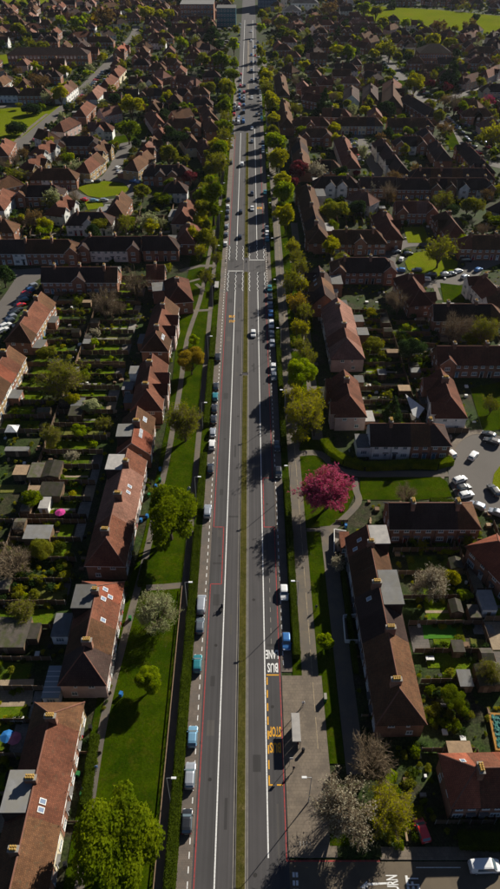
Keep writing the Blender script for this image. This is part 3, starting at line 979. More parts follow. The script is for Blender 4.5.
    for k in range(n):
        xc = (xs[k] + xs[k + 1]) / 2
        fl = 1 if k % 2 else -1
        e = 0.012
        for side, sg in ((0, fs), (1, -fs)):
            y = sg * (hw + e)
            if lod == 2 and dw < 3:
                continue
            put('m' if dw > 5.3 else 's', xc + fl * dw * .22, y, 3.45, 0, sg)
            put('s', xc - fl * dw * .24, y, 3.5, 0, sg)
            if side == 0:
                put('l' if dw > 5.3 else 'm', xc + fl * dw * .2, y, .85, 0, sg)
                put('D%d' % rg.randrange(4), xc - fl * dw * .26, y, 0.05, 0, sg)
                if lod < 2:
                    put('C', xc - fl * dw * .26, y, 2.35, 0, sg)
            else:
                put('m', xc + fl * dw * .2, y, .95, 0, sg)
                if lod < 2:
                    put('D%d' % rg.randrange(4), xc - fl * dw * .22, y, 0.05, 0, sg)
        if lod == 0:
            p = add("downpipe", PIPE, root, (xs[k] + .15, fs * (hw + .01), 0), 0 if fs > 0 else PI)
    for sg in (-1, 1):
        X = sg * (hl + .012)
        put('s', X, -1.6, 3.5, sg, 0)
        if lod < 2:
            put('t', X, 1.4, 3.6, sg, 0); put('s', X, 1.9, 1.0, sg, 0)
    # chimneys at party walls
    if chim is None:
        chim = [xs[k] for k in range(1, n) if (k % 2 == 1 or n < 3)]
    for x in chim:
        x = min(max(x, -hl + (hw + .3 if hip[0] else .8)), hl - (hw + .3 if hip[1] else .8))
        chimney(root, x, rg.choice((-.5, 0, .4)), rd - .1, lod, rg.choice((3, 4, 4)) if lod == 0 else 3)
    # cross gables projecting over the end homes
    if cross is None and n >= 3 and not label:
        cross = rg.choice(((), (.5 / n, 1 - .5 / n), (.5 / n, 1 - .5 / n), (.5,), (1.5 / n, 1 - 1.5 / n), ()))
    for k_, fx in enumerate(cross or ()):
        xg = min(max(-hl + fx * L, -hl + 2.6), hl - 2.6)
        gw, pj, gr = 2.3, 1.1, rd - .9
        gz = gr - gw * m
        yo, yi = fs * (hw + pj), fs * .9
        b_ = MB(); b_.box(xg - gw + .1, min(fs * (hw - .1), yo), -.06, xg + gw - .1, max(fs * (hw - .1), yo), gz + .05, 0)
        b_.face([(xg - gw + .1, yo + fs * .003, gz), (xg + gw - .1, yo + fs * .003, gz), (xg, yo + fs * .003, gr - .1)], 0)
        gb = add("gable", b_.mesh("gable", [WALL[wa[min(n - 1, int(fx * n))]]]), root)
        b_ = MB(); ye = yo + fs * .35
        for s2 in (-1, 1):
            b_.face([(xg + s2 * (gw + .3), ye, gz - .3 * m), (xg, ye, gr), (xg, yi, gr), (xg + s2 * (gw + .3), yi, gz - .3 * m)], 0, [(0, 0), (0, 3.6), (5, 3.6), (5, 0)])
            b_.face([(xg + s2 * (gw + .3), ye, gz - .3 * m - .18), (xg, ye, gr - .18), (xg, ye, gr), (xg + s2 * (gw + .3), ye, gz - .3 * m)], 1)
        add("gable_roof", b_.mesh("gable_roof", [ROOF[ro[min(n - 1, int(fx * n))]], M_FRAME]), gb)
        if not (lod and (ly * fs).x * camv.x + (ly * fs).y * camv.y < -.35):
            for zz, kd_ in ((3.3, 'm'), (.9, 'm')):
                add("window", WIN[kd_][2], gb, (xg, yo + fs * .012, zz), 0 if fs > 0 else PI)
    # rooflights: (fraction along from A, fraction up the slope, side +1 front / -1 rear, 'v' or solar 'p')
    th = math.atan(m)
    for fx, fu, sd, kd in skyl:
        sg = fs * sd
        yy = sg * (hw * (1 - fu)); zz = ev + m * hw * fu + .05
        o_ = add("skylight" if kd == 'v' else "solar_panel", SKYL if kd == 'v' else SOLAR, root, (-hl + fx * L, yy, zz))
        o_.rotation_euler = (-sg * th, 0, 0)
    # rear extensions
    if ext and lod < 2:
        for k in range(n):
            if rg.random() < rear:
                xc = (xs[k] + xs[k + 1]) / 2
                ew, el, eh = dw * rg.uniform(.7, .96), rg.uniform(2.6, 4.6), rg.choice((2.6, 2.7, 5.0))
                rear_extension(root, xc, -fs, hw, ew, el, eh, rg)
    if dormer:
        for fx, wd, dm_roof in dormer:
            xc = -hl + fx * L
            b_ = MB(); sg = -fs
            y0, y1 = sg * .25, sg * (hw + .02)
            b_.box(xc - wd / 2, min(y0, y1), ev - .5, xc + wd / 2, max(y0, y1), rd - .22, 0, True)
            b_.box(xc - wd / 2 - .15, min(y0, y1 + sg * .15), rd - .22, xc + wd / 2 + .15, max(y0, y1 + sg * .15), rd - .06, 1, True)
            dm = add("dormer", b_.mesh("dormer", [ROOF['d'], dm_roof]), root)
            add("window", WIN['m'][2], dm, (xc, y1 + sg * .012, rd - 1.9), 0 if sg > 0 else PI)
    lk = look or (ROOFNAME[max(set(ro), key=ro.count)] + " " + WALLNAME[max(set(wa), key=wa.count)] + (" terrace" if n > 2 else " house pair" if n == 2 else " house"))
    tag(root, "terrace" if n > 2 else "house", "terraced houses of the estate", label, lk, "")
    return root

def rear_extension(root, xc, sg, hw, ew, el, eh, rg=random, roofm=None, wallm=None):
    b_ = MB()
    y0, y1 = sg * hw, sg * (hw + el)
    b_.box(xc - ew / 2, min(y0, y1), -.06, xc + ew / 2, max(y0, y1), eh, 0)
    ex = add("rear_extension", b_.mesh("rear_extension", wallm or WALL[rg.choice('kkwk')]), root)
    r_ = MB()
    r_.box(xc - ew / 2 - .12, min(y0, y1 + sg * .12) + (.003 if sg > 0 else 0), eh, xc + ew / 2 + .12, max(y0, y1 + sg * .12) - (.003 if sg < 0 else 0), eh + .14, 0, True)
    add("flat_roof", r_.mesh("flat_roof", roofm or (M_FLAT if rg.random() < .75 else M_FLATL)), ex)
    wd = add("window", WIN['s'][2], ex, (xc, y1 + sg * .012, 1.0), 0 if sg > 0 else PI)
    return ex

RH = 8.8
def T(ax, ay, bx, by, *a, **k):
    return terrace(at(ax, ay, RH), at(bx, by, RH), *a, **k)

# ---------------------------------------------------------------- near and middle terraces
# left row whose fronts look over the verge (east)
T(50, 714, -1, 935, (1, 0), n=8, roofs='brrrbbrb', walls='ykkkckkw', front='E', skyl=((.50, .62, 1, 'v'), (.535, .62, 1, 'v')), rear=.0, dormer=((.47, 6.3, M_FLAT),), label="long red-brown terrace with yellow chimney pots beside the big round-crowned verge tree")
T(83, 651.5, 97, 586, (1, 1), n=4, roofs='dbrR', walls='ppkk', front='E', skyl=((.73, .65, 1, 'v'), (.78, .4, 1, 'v'), (.83, .65, 1, 'v'), (.53, .5, 1, 'v')), rear=0, dormer=((.72, 5.6, M_FLAT),), label="terrace with a dark hipped end, pink end wall and red roof with small skylights")
T(106, 538, 127.5, 449, (1, 0), n=6, roofs='rrppprp'[:6], walls='kkkpkk', front='E', skyl=((.60, .5, 1, 'v'), (.66, .5, 1, 'v')), rear=0, dormer=((.86, 5.4, M_FLATL),), label="pinkish stepped terrace with two grey flat rear roofs behind the tall verge tree")
T(131.5, 442, 137.5, 407, (0, 0), n=2, roofs='Rb', walls='kk', front='E', skyl=((.3, .6, 1, 'p'), (.42, .6, 1, 'p'), (.75, .5, 1, 'v'), (.82, .5, 1, 'v')), rear=0, dormer=((.34, 5.0, M_FLAT),), label="house pair with one bright orange-red roof slope carrying a solar array")
T(146.5, 390, 152.5, 354, (1, 0), n=4, roofs='r', walls='kpkk', front='E', rear=.6)
T(155.5, 333, 165.5, 297, (1, 0), n=4, roofs='brrb', walls='kppk', front='E', rear=.6, skyl=((.15, .5, 1, 'p'), (.2, .5, 1, 'p')))
T(176, 276, 178, 286, (1, 1), n=2, roofs='r', walls='k', front='E', w=9)
# far row beyond the gardens (west)
T(41, 292, 19.5, 324, (0, 1), n=6, roofs='brrr', walls='kky', front='W', rear=.4, label="sunlit red terrace with brick rear wall beside the kerbed side street at the edge")
T(9, 346, -24, 400, (0, 0), n=6, roofs='brRb', walls='yykw', front='W', rear=.3, label="yellow brick terrace cut by the photo edge below the side street terrace")
T(42, 267, 117, 267, (0, 0), n=8, roofs='d', walls='k', front='S')
T(147, 265, 164, 265, (0, 0), n=2, roofs='r', walls='k', front='S', w=7)
T(-14, 239.5, 68, 239.5, (0, 1), n=8, roofs='dddbbbbb', walls='kkwkkkkk', front='S')
T(88, 236.5, 140, 236.5, (1, 0), n=5, roofs='d', walls='kwwwk', front='S')
T(143, 236, 168, 236, (0, 1), n=2, roofs='d', walls='k', front='S')
T(76, 212, 102, 212, (1, 1), n=4, roofs='d', walls='w', front='S')
T(67, 195, 56, 203, (0, 1), n=4, roofs='r', walls='ww', front='E')
T(24, 185, 54, 185, (1, 1), n=4, roofs='d', walls='k', front='S')
T(38, 168.5, 68, 168.5, (1, 1), n=4, roofs='b', walls='kwk', front='S')
T(3, 188, -5, 198, (1, 1), n=2, roofs='r', walls='w', front='E')
T(122, 191, 115, 203, (0, 1), n=2, roofs='b', walls='k', front='E')
T(187, 199, 182, 211, (1, 1), n=2, roofs='r', walls='c', front='E')
T(189, 222, 186, 230, (1, 1), n=2, roofs='r', walls='k', front='E')
T(199, 187, 201, 194, (1, 1), n=2, roofs='b', walls='k', front='E')
T(172, 181, 178, 181, (1, 1), n=2, roofs='d', walls='w', front='S')
T(151, 165, 182, 165, (1, 1), n=4, roofs='d', walls='k', front='S')
T(147, 150, 133, 160, (0, 1), n=3, roofs='b', walls='y', front='E')
T(154, 136, 145, 145, (0, 1), n=3, roofs='r', walls='k', front='E')
T(104, 140, 94, 148, (0, 1), n=3, roofs='b', walls='y', front='E')
T(97, 152, 84, 162, (0, 1), n=3, roofs='r', walls='y', front='E')
T(51, 140, 38, 146, (0, 1), n=3, roofs='r', walls='w', front='E')
T(42, 154, 28, 160, (0, 1), n=3, roofs='r', walls='y', front='E')
T(5, 138, 0, 146, (1, 1), n=2, roofs='r', walls='k', front='E')
T(88, 122, 105, 122, (0, 1), n=3, roofs='r', walls='w', front='S')
T(64, 136, 92, 136, (1, 1), n=4, roofs='d', walls='k', front='S')
T(70, 117, 60, 122, (1, 1), n=2, roofs='r', walls='p', front='E')
T(87, 101, 80, 108, (1, 1), n=2, roofs='r', walls='k', front='W')
T(98, 85, 92, 91, (1, 1), n=2, roofs='p', walls='w', front='W')
T(111, 74, 105, 80, (1, 1), n=2, roofs='r', walls='k', front='W')
T(119, 65, 114, 70, (1, 1), n=2, roofs='r', walls='c', front='W')
T(124, 43, 117, 48, (0, 0), n=4, roofs='R', walls='k', front='E')
T(71, 80, 61, 88, (0, 1), n=3, roofs='r', walls='w', front='E')
T(24, 88, 44, 88, (1, 1), n=4, roofs='b', walls='k', front='S')
T(-6, 87, 14, 87, (0, 1), n=3, roofs='d', walls='w', front='S')
T(145, 88, 186, 88, (1, 1), n=7, roofs='b', walls='k', front='S')
T(126, 89, 138, 89, (0, 0), n=2, roofs='d', walls='w', front='S')
T(104, 92, 121, 92, (0, 0), n=3, roofs='r', walls='k', front='S')
T(194, 87, 203, 87, (1, 1), n=2, roofs='b', walls='k', front='S')
T(195, 97, 206, 97, (1, 1), n=2, roofs='d', walls='k', front='S')
T(170, 118.5, 194, 118.5, (1, 1), n=4, roofs='b', walls='k', front='S')
T(152, 110, 158, 118, (1, 1), n=2, roofs='r', walls='p', front='S')
T(206, 104, 211, 113, (1, 1), n=2, roofs='b', walls='k', front='E')
T(209, 117, 212, 122, (1, 1), n=2, roofs='b', walls='k', front='E')
T(187, 131, 192, 138, (1, 1), n=2, roofs='b', walls='c', front='E')
T(203, 138, 208, 146, (1, 1), n=2, roofs='r', walls='k', front='E')
T(178, 74, 196, 78, (1, 1), n=3, roofs='r', walls='k', front='S')

# right row backing the bus stop paving (front west)
T(367, 526, 400, 689, (0, 1), n=8, roofs='rbbddbbb', walls='kwkkkkkk', front='W', skyl=((.06, .55, 1, 'v'), (.1, .3, 1, 'v'), (.42, .5, 1, 'v')), rear=0, dormer=((.055, 5.2, M_FLATL), (.335, 4.2, M_FLAT), (.435, 4.0, M_FLAT)), label="long dark-sloped terrace beside the narrow lane, hipped towards the side road")
T(477, 768, 560, 766, (1, 0), n=4, roofs='R', walls='k', front='S', skyl=((.16, .5, -1, 'v'),), rear=0, label="dark hipped house whose orange rear slope faces the teal covered pool")
T(499, 541, 520, 562, (1, 1), n=2, roofs='R', walls='k', front='W', rear=0)
T(344, 370, 350, 396, (0, 1), n=3, roofs='r', walls='kkp', front='W', rear=.3)
T(337, 298, 347, 339, (0, 1), n=5, roofs='ppprp', walls='kwkkp', front='W', w=10, rd=9.0, rear=.3, label="pinkish terrace with many ridge chimneys and pale end wall along the lane")
T(319, 266, 325, 294, (0, 0), n=3, roofs='d', walls='k', front='W', skyl=((.2, .5, 1, 'v'), (.35, .5, 1, 'v'), (.5, .5, 1, 'v')))
T(371, 423.5, 434, 423.5, (0, 1), n=4, roofs='d', walls='wwkk'[:4], front='S', rear=.2, label="dark-roofed terrace with white-rendered homes behind the bright clipped hedge")
T(390, 503, 461, 503, (0, 1), n=5, roofs='d', walls='k', front='S', rear=0, label="dark-roofed brick terrace with pale blue windows above the white blossom garden tree")
T(441, 369, 451, 397, (0, 1), n=3, roofs='rrr', walls='kww', front='W', rear=.3)
T(438, 346, 520, 346, (0, 0), n=8, roofs='r', walls='k', front='S')
T(434, 304, 492, 304, (0, 1), n=7, roofs='d', walls='k', front='S')
T(410, 273, 420, 289, (1, 1), n=3, roofs='r', walls='k', front='E')
T(484, 275, 500, 291, (1, 1), n=4, roofs='r', walls='w', front='W')
T(343, 257.5, 385, 257.5, (1, 1), n=5, roofs='d', walls='k', front='S')
T(333, 230, 376, 230, (0, 1), n=5, roofs='b', walls='k', front='S')
T(384, 210, 392, 226, (1, 1), n=3, roofs='r', walls='k', front='E')
T(307, 184, 319, 229, (1, 1), n=6, roofs='b', walls='k', front='W', rear=.3)
T(322, 176, 350, 176, (1, 1), n=4, roofs='d', walls='kwwk', front='S')
T(361, 177, 396, 177, (0, 0), n=5, roofs='d', walls='k', front='S')
T(397, 178, 425, 178, (0, 1), n=4, roofs='d', walls='k', front='S')
T(430, 178, 456, 178, (0, 0), n=3, roofs='b', walls='k', front='S')
T(458, 178, 486, 178, (0, 1), n=4, roofs='d', walls='wkwk', front='S')
T(396, 201, 428, 201, (0, 1), n=4, roofs='r', walls='k', front='S')
T(446, 211, 456, 224, (1, 1), n=3, roofs='b', walls='k', front='W')
T(470, 235, 520, 235, (1, 0), n=6, roofs='b', walls='k', front='S')
T(418, 168, 486, 168, (1, 1), n=8, roofs='d', walls='k', front='S')
T(343, 135, 352, 158, (1, 1), n=4, roofs='r', walls='c', front='E')
T(299, 135, 303, 161, (1, 1), n=4, roofs='b', walls='k', front='W')
T(318, 160, 333, 160, (1, 1), n=3, roofs='d', walls='k', front='S')
T(307, 128, 325, 128, (1, 1), n=3, roofs='b', walls='k', front='S')
T(298, 117, 323, 117, (1, 1), n=4, roofs='bbrb', walls='k', front='S')
T(340, 117, 376, 117, (1, 1), n=6, roofs='b', walls='kc', front='S')
T(388, 118, 427, 118, (0, 1), n=6, roofs='b', walls='k', front='S')
T(302, 86.5, 319, 86.5, (0, 0), n=3, roofs='r', walls='p', front='S')
T(283, 98, 287, 118, (1, 1), n=4, roofs='b', walls='k', front='W')
T(280, 72, 283, 88, (1, 1), n=4, roofs='b', walls='k', front='W')
T(352, 85, 352, 95, (1, 0), n=2, roofs='d', walls='w', front='S', w=10)
T(371, 83, 371, 92, (1, 1), n=2, roofs='d', walls='k', front='S', w=10)
T(393, 80, 393, 98, (1, 1), n=3, roofs='b', walls='k', front='S', w=13, rd=10)
T(408, 94, 432, 108, (1, 1), n=4, roofs='d', walls='k', front='S')
T(382, 138, 402, 164, (1, 1), n=5, roofs='d', walls='w', front='W')
T(402, 136, 420, 136, (1, 1), n=3, roofs='d', walls='kw', front='S')
T(437, 140, 444, 150, (1, 1), n=2, roofs='d', walls='k', front='S')
T(466, 142, 486, 162, (1, 1), n=4, roofs='d', walls='k', front='W')
T(470, 108, 486, 108, (1, 1), n=3, roofs='b', walls='k', front='S')
T(463, 76, 478, 72, (1, 1), n=3, roofs='r', walls='p', front='S')
T(486, 70, 500, 64, (1, 1), n=3, roofs='r', walls='p', front='S')
T(488, 84, 520, 84, (1, 0), n=5, roofs='d', walls='c', front='S', rd=9)

# larger buildings far off
def block(px0, px1, py, depth, h, wm, rm, name, label, cat, rows=2, cols=12, flat_roof=True, bandc=None):
    a, b_ = at(px0, py), at(px1, py)
    Lx = b_[0] - a[0]
    root = empty(name, ((a[0] + b_[0]) / 2, a[1] + depth / 2, 0))
    mb = MB(); mb.box(-Lx / 2, -depth / 2, -.06, Lx / 2, depth / 2, h); add("wall", mb.mesh("wall", wm), root)
    mb = MB()
    if flat_roof:
        mb.box(-Lx / 2 - .2, -depth / 2 - .2, h, Lx / 2 + .2, depth / 2 + .2, h + .5, 0, True)
    else:
        q = h + depth * .3
        mb.face([(-Lx / 2 - .4, -depth / 2 - .4, h), (Lx / 2 + .4, -depth / 2 - .4, h), (Lx / 2 - depth / 2, 0, q), (-Lx / 2 + depth / 2, 0, q)])
        mb.face([(Lx / 2 + .4, depth / 2 + .4, h), (-Lx / 2 - .4, depth / 2 + .4, h), (-Lx / 2 + depth / 2, 0, q), (Lx / 2 - depth / 2, 0, q)])
        mb.face([(-Lx / 2 - .4, depth / 2 + .4, h), (-Lx / 2 - .4, -depth / 2 - .4, h), (-Lx / 2 + depth / 2, 0, q)])
        mb.face([(Lx / 2 + .4, -depth / 2 - .4, h), (Lx / 2 + .4, depth / 2 + .4, h), (Lx / 2 - depth / 2, 0, q)])
    add("roof", mb.mesh("roof", rm), root)
    fh = h / rows
    ww = min(2.6, Lx / cols * .6)
    wmb = MB()
    wmb.box(-ww / 2, 0, 0, ww / 2, .08, fh * .5, 0, True); wmb.face([(ww / 2 - .1, .09, .1), (-ww / 2 + .1, .09, .1), (-ww / 2 + .1, .09, fh * .5 - .1), (ww / 2 - .1, .09, fh * .5 - .1)], 1)
    wme = wmb.mesh("window", [M_FRAME, bandc or M_GLASS])
    for r in range(rows):
        for c_ in range(cols):
            add("window", wme, root, (-Lx / 2 + Lx * (c_ + .5) / cols, -depth / 2 - .01, r * fh + fh * .28), PI)
    mark_rect((a[0] + b_[0]) / 2, a[1] + depth / 2, Lx / 2 + 3, depth / 2 + 3)
    tag(root, cat, None, label)
block(9, 89, 66, 14, 8, WALL['k'], ROOF['d'], "school_building", "long dark two-storey school building beside the small green field", "school", 2, 22, False)
block(181, 214, 24, 30, 17, WALL['k'], M_FLAT, "office_block", "broad dark block with a pale flat roof near the avenue's far end", "office block", 4, 10)
block(217, 236, 27, 22, 16, mat("teal_cladding", (0.04, 0.13, 0.16), (0.03, 0.10, 0.12)), M_FLAT, "office_block", "teal-clad corner block at the far end of the avenue", "office block", 4, 6)
M_CURT = glass_mat("curtain_glazing", (0.06, 0.16, 0.24), 0.2)
block(258, 277, 8, 24, 30, mat("blue_cladding", (0.08, 0.14, 0.20), (0.06, 0.11, 0.16)), M_FLAT, "tower_block", "blue-glazed tower block just right of the avenue's far end", "tower block", 8, 6, True, M_CURT)
block(281, 287, 9, 14, 28, M_FLATL, M_FLAT, "tower_block", "slim pale tower beside the blue-glazed tower block", "tower block", 8, 2)
block(291, 318, 14, 20, 10, WALL['w'], ROOF['g'], "hall", "long grey-roofed white hall beyond the right-hand terraces", "hall", 2, 8, False)
block(283, 301, 20, 16, 8, WALL['w'], ROOF['g'], "hall", "smaller white-walled hall in front of the long grey-roofed hall", "hall", 2, 6, False)
block(418, 450, 66, 18, 9, WALL['k'], ROOF['d'], "school_building", "dark brick school range with white windows left of the bright terrace bend", "school", 2, 12, False)
block(404, 414, 57, 12, 7, WALL['w'], ROOF['d'], "hall", "small pale-blue gabled hall by the far bend street", "hall", 2, 3, False)

# ---------------------------------------------------------------- vegetation prototypes
def rng_np(seed):
    return np.random.default_rng(seed)

def tri_mesh(name, V, m, quads=False):
    k = 4 if quads else 3
    n = len(V) // k
    me = bpy.data.meshes.new(name)
    me.vertices.add(len(V)); me.vertices.foreach_set("co", V.astype(np.float32).ravel())
    me.loops.add(n * k); me.loops.foreach_set("vertex_index", np.arange(n * k, dtype=np.int32))
    me.polygons.add(n); me.polygons.foreach_set("loop_start", np.arange(0, n * k, k, dtype=np.int32))
    me.polygons.foreach_set("loop_total", np.full(n, k, dtype=np.int32)) if hasattr(me.polygons[0], "loop_total") else None
    me.materials.append(m)
    me.update(calc_edges=True)
    return me

def leaves_on(r, centers, radii, n, size, flat=0.0, zsq=0.85):
    """n leaf triangles spread on lumpy shells around the clump centres"""
    w = radii ** 2; idx = r.choice(len(centers), n, p=w / w.sum())
    d = r.normal(size=(n, 3)); d[:, 2] = d[:, 2] * 0.9 + 0.25
    d /= np.linalg.norm(d, axis=1)[:, None]
    rad = radii[idx] * (1 - np.abs(r.normal(0, 0.22, n))) * r.uniform(0.85, 1.12, n)
    p = centers[idx] + d * rad[:, None] * np.array([1, 1, zsq])
    nrm = d * .7 + r.normal(0, 0.55, (n, 3)); nrm[:, 2] += .55; nrm /= np.linalg.norm(nrm, axis=1)[:, None]
    t = np.cross(nrm, r.normal(size=(n, 3))); t /= np.linalg.norm(t, axis=1)[:, None]
    bt = np.cross(nrm, t)
    s = size * r.uniform(0.6, 1.4, n)[:, None]
    V = np.stack([p - t * s * .6 - bt * s * .4, p + t * s * .6 - bt * s * .4, p + bt * s * .8], 1)
    return V.reshape(-1, 3)

def ribbons(P0, P1, w0, w1, r):
    d = P1 - P0
    s = np.cross(d, r.normal(size=d.shape)); s /= np.linalg.norm(s, axis=1)[:, None] + 1e-9
    return np.stack([P0 - s * w0[:, None], P0 + s * w0[:, None], P1 + s * w1[:, None], P1 - s * w1[:, None]], 1).reshape(-1, 3)

def tree_proto(style, seed, H=10.0, Rr=4.5, nleaf=5000, size=0.32, K=34, twigs=0, leafkind='green', low=0.15, lumps=0.36, trunk_r=None):
    r = rng_np(seed)
    cz = H * (low + (1 - low) * 0.52); hz = H * (1 - low) * 0.5
    if style == 'poplar':
        C = r.normal(size=(K, 3)); C /= np.linalg.norm(C, axis=1)[:, None]
        C *= r.uniform(0.3, 0.9, K)[:, None]
        C = C * np.array([Rr * .6, Rr * .6, hz]) + np.array([0, 0, cz])
    elif style == 'cone':
        z = r.uniform(0, 1, K) ** 1.2; a = r.uniform(0, 2 * PI, K); q = (1 - z) * Rr * .8
        C = np.stack([np.cos(a) * q, np.sin(a) * q, low * H + z * (1 - low) * H * .93], 1)
    else:
        C = r.normal(size=(K, 3)); C /= np.linalg.norm(C, axis=1)[:, None]
        C[:, 2] = np.where(C[:, 2] < -.45, -C[:, 2] * .6, C[:, 2])
        C *= r.uniform(0.40, 1.0, K)[:, None]
        off = np.array([r.uniform(-.12, .12) * Rr, r.uniform(-.12, .12) * Rr, 0])
        C = C * np.array([Rr * .8, Rr * .8 * r.uniform(.88, 1.12), hz * .82]) + np.array([0, 0, cz]) + off
    rad = r.uniform(0.5, 1.15, K) * lumps * Rr
    if style == 'cone':
        rad *= np.clip(1.2 - (C[:, 2] / H), .3, 1)
    # limbs
    b = MB(); tr = trunk_r or H * 0.022 + .05
    fork = H * max(low, .04) * 0.85
    b.tube((0, 0, -.1), (0, 0, fork), tr * 1.25, tr * .85, 7)
    nl = min(K, 14 if twigs else 9)
    order = r.permutation(K)
    P0, P1, W0, W1 = [], [], [], []
    for q in range(nl):
        c = C[order[q]]
        base = np.array([0, 0, fork * r.uniform(.85, 1.0) + (0 if style != 'cone' else 0)])
        if style in ('poplar', 'cone'):
            base[2] = max(fork, c[2] * .8)
        mid = base + (c - base) * .5 + np.array([0, 0, .12 * (c[2] - base[2])]) + r.normal(0, .15, 3)
        b.tube(tuple(base), tuple(mid), tr * .6, tr * .38, 5); b.tube(tuple(mid), tuple(c), tr * .38, tr * .14, 5)
        if twigs:
            P0.append(mid); P1.append(c)
    if style in ('poplar', 'cone'):
        b.tube((0, 0, fork), (0, 0, H * .9), tr * .8, tr * .15, 5)
    trunk = b.mesh("trunk", M_BARK)
    parts = []
    if twigs:
        # every clump hangs on a limb: fans of branchlets, then twigs
        anchor = np.array([[0, 0, fork]])
        n1 = max(K * 3, 40)
        ci = r.integers(0, K, n1)
        src = C[ci] * r.uniform(.45, .85, n1)[:, None] + np.array([0, 0, fork]) * 0 
        src[:, 2] = fork + (C[ci][:, 2] - fork) * r.uniform(.3, .75, n1)
        dst = C[ci] + r.normal(0, 1, (n1, 3)) * rad[ci][:, None] * .7
        A = ribbons(src, dst, np.full(n1, .055), np.full(n1, .03), r)
        n2 = twigs
        k = r.integers(0, n1, n2); f = r.uniform(.35, 1, n2)[:, None]
        s2 = src[k] + (dst[k] - src[k]) * f
        outd = s2 - np.array([0, 0, cz * .75]); outd /= np.linalg.norm(outd, axis=1)[:, None] + 1e-6
        d2 = outd * .9 + r.normal(0, .55, (n2, 3)); d2 /= np.linalg.norm(d2, axis=1)[:, None]
        e2 = s2 + d2 * (Rr * r.uniform(.14, .34, n2))[:, None]
        Bq = ribbons(s2, e2, np.full(n2, .028), np.full(n2, .012), r)
        n3 = twigs * 2
        k = r.integers(0, n2, n3); f = r.uniform(.3, 1, n3)[:, None]
        s3 = s2[k] + (e2[k] - s2[k]) * f
        d3 = (e2[k] - s2[k]) / Rr * 2.5 + r.normal(0, .5, (n3, 3)); d3 /= np.linalg.norm(d3, axis=1)[:, None]
        e3 = s3 + d3 * (Rr * r.uniform(.06, .16, n3))[:, None]
        Cq = ribbons(s3, e3, np.full(n3, .020), np.full(n3, .008), r)
        Q = np.concatenate([A, Bq, Cq])
        tw = tri_mesh("branches", Q, LEAF['twig'], True)
        parts.append(("branches", tw))
        if nleaf:
            k = r.integers(0, n3, nleaf)
            p = e3[k] + r.normal(0, .12, (nleaf, 3))
            V = leaves_on(r, p, np.full(nleaf, .12), nleaf, size)
            parts.append(("crown", tri_mesh("crown", V, LEAF[leafkind])))
    else:
        V = leaves_on(r, C, rad, nleaf, size)
        parts.append(("crown", tri_mesh("crown", V, LEAF[leafkind])))
    return trunk, parts, H, Rr

PROTO = {}
def proto(style, kind, q):
    """q: 0 hero, 1 middle, 2 far"""
    key = (style, kind, q)
    if key not in PROTO:
        nl = (30000, 5000, 1100)[q]; sz = (.21, .42, .85)[q]
        v = []
        for s in range((2, 3, 3)[q]):
            sd = hash((style, q, s)) % 9973 if False else (sum(map(ord, style + kind)) * 31 + q * 7 + s * 101) % 9973
            if style == 'round':
                v.append(tree_proto('round', sd, 10, 4.6, nl, sz, 42 if q < 2 else 22, 0, kind))
            elif style == 'bush':
                v.append(tree_proto('round', sd, 6, 4.8, nl, sz, 42 if q < 2 else 24, 0, kind, -.12, .38))
            elif style == 'poplar':
                v.append(tree_proto('poplar', sd, 14, 3.0, nl, sz, 34, 0, kind, .16, .42))
            elif style == 'cone':
                v.append(tree_proto('cone', sd, 12, 3.2, nl, sz * .9, 50, 0, kind, .06, .42))
            elif style == 'bare':
                v.append(tree_proto('round', sd, 10, 4.8, 0, .2, 30, (1300, 600, 220)[q], kind, .10, .34))
            elif style == 'sparse':
                nq = (16000 if kind != 'pink' else 30000, 3200, 900)[q] if kind != 'white' or q else 6500
                v.append(tree_proto('round', sd, 10, 4.8, nq, (.13, .30, .7)[q], 28, (1500 if kind != 'white' else 2800, 500, 130)[q], kind, .14, .32))
        PROTO[key] = v
    return PROTO[key]

KINDWORD = {'green': 'fresh green', 'lime': 'bright lime-green', 'yellow': 'yellow-green', 'olive': 'olive-tinged', 'orange': 'amber-leaved', 'rust': 'rust-coloured', 'pink': 'magenta-blossomed',
            'plum': 'dark plum-leaved', 'white': 'white-blossomed', 'cream': 'pale cream-blossomed', 'twig': 'bare brown', 'dark': 'dark evergreen'}
TREES = []
def tree(px, py, Rm, Hm, style, kind, label=None, base=True):
    """px, py: where the trunk meets the ground"""
    x, y = at(px, py) if base else (px, py)
    TREES.append((x, y, Rm, Hm, style, kind, label))
    mark_rect(x, y, Rm * .35, Rm * .35)
def ctree(px, py, rpx, style, kind, hf=2.1, label=None):
    """px, py, rpx: middle and half-width of the crown in the photograph; the crown's middle stands at 0.6 of the height"""
    x, y = at(px, py, 4.0)
    Rm = rpx / scale_at(x, y)
    H = Rm * hf
    for _ in range(4):
        x, y = at(px, py, H * .58)
        Rm = rpx / scale_at(x, y); H = Rm * hf
    TREES.append((x, y, Rm, H, style, kind, label))
    mark_rect(x, y, Rm * .4, Rm * .4)

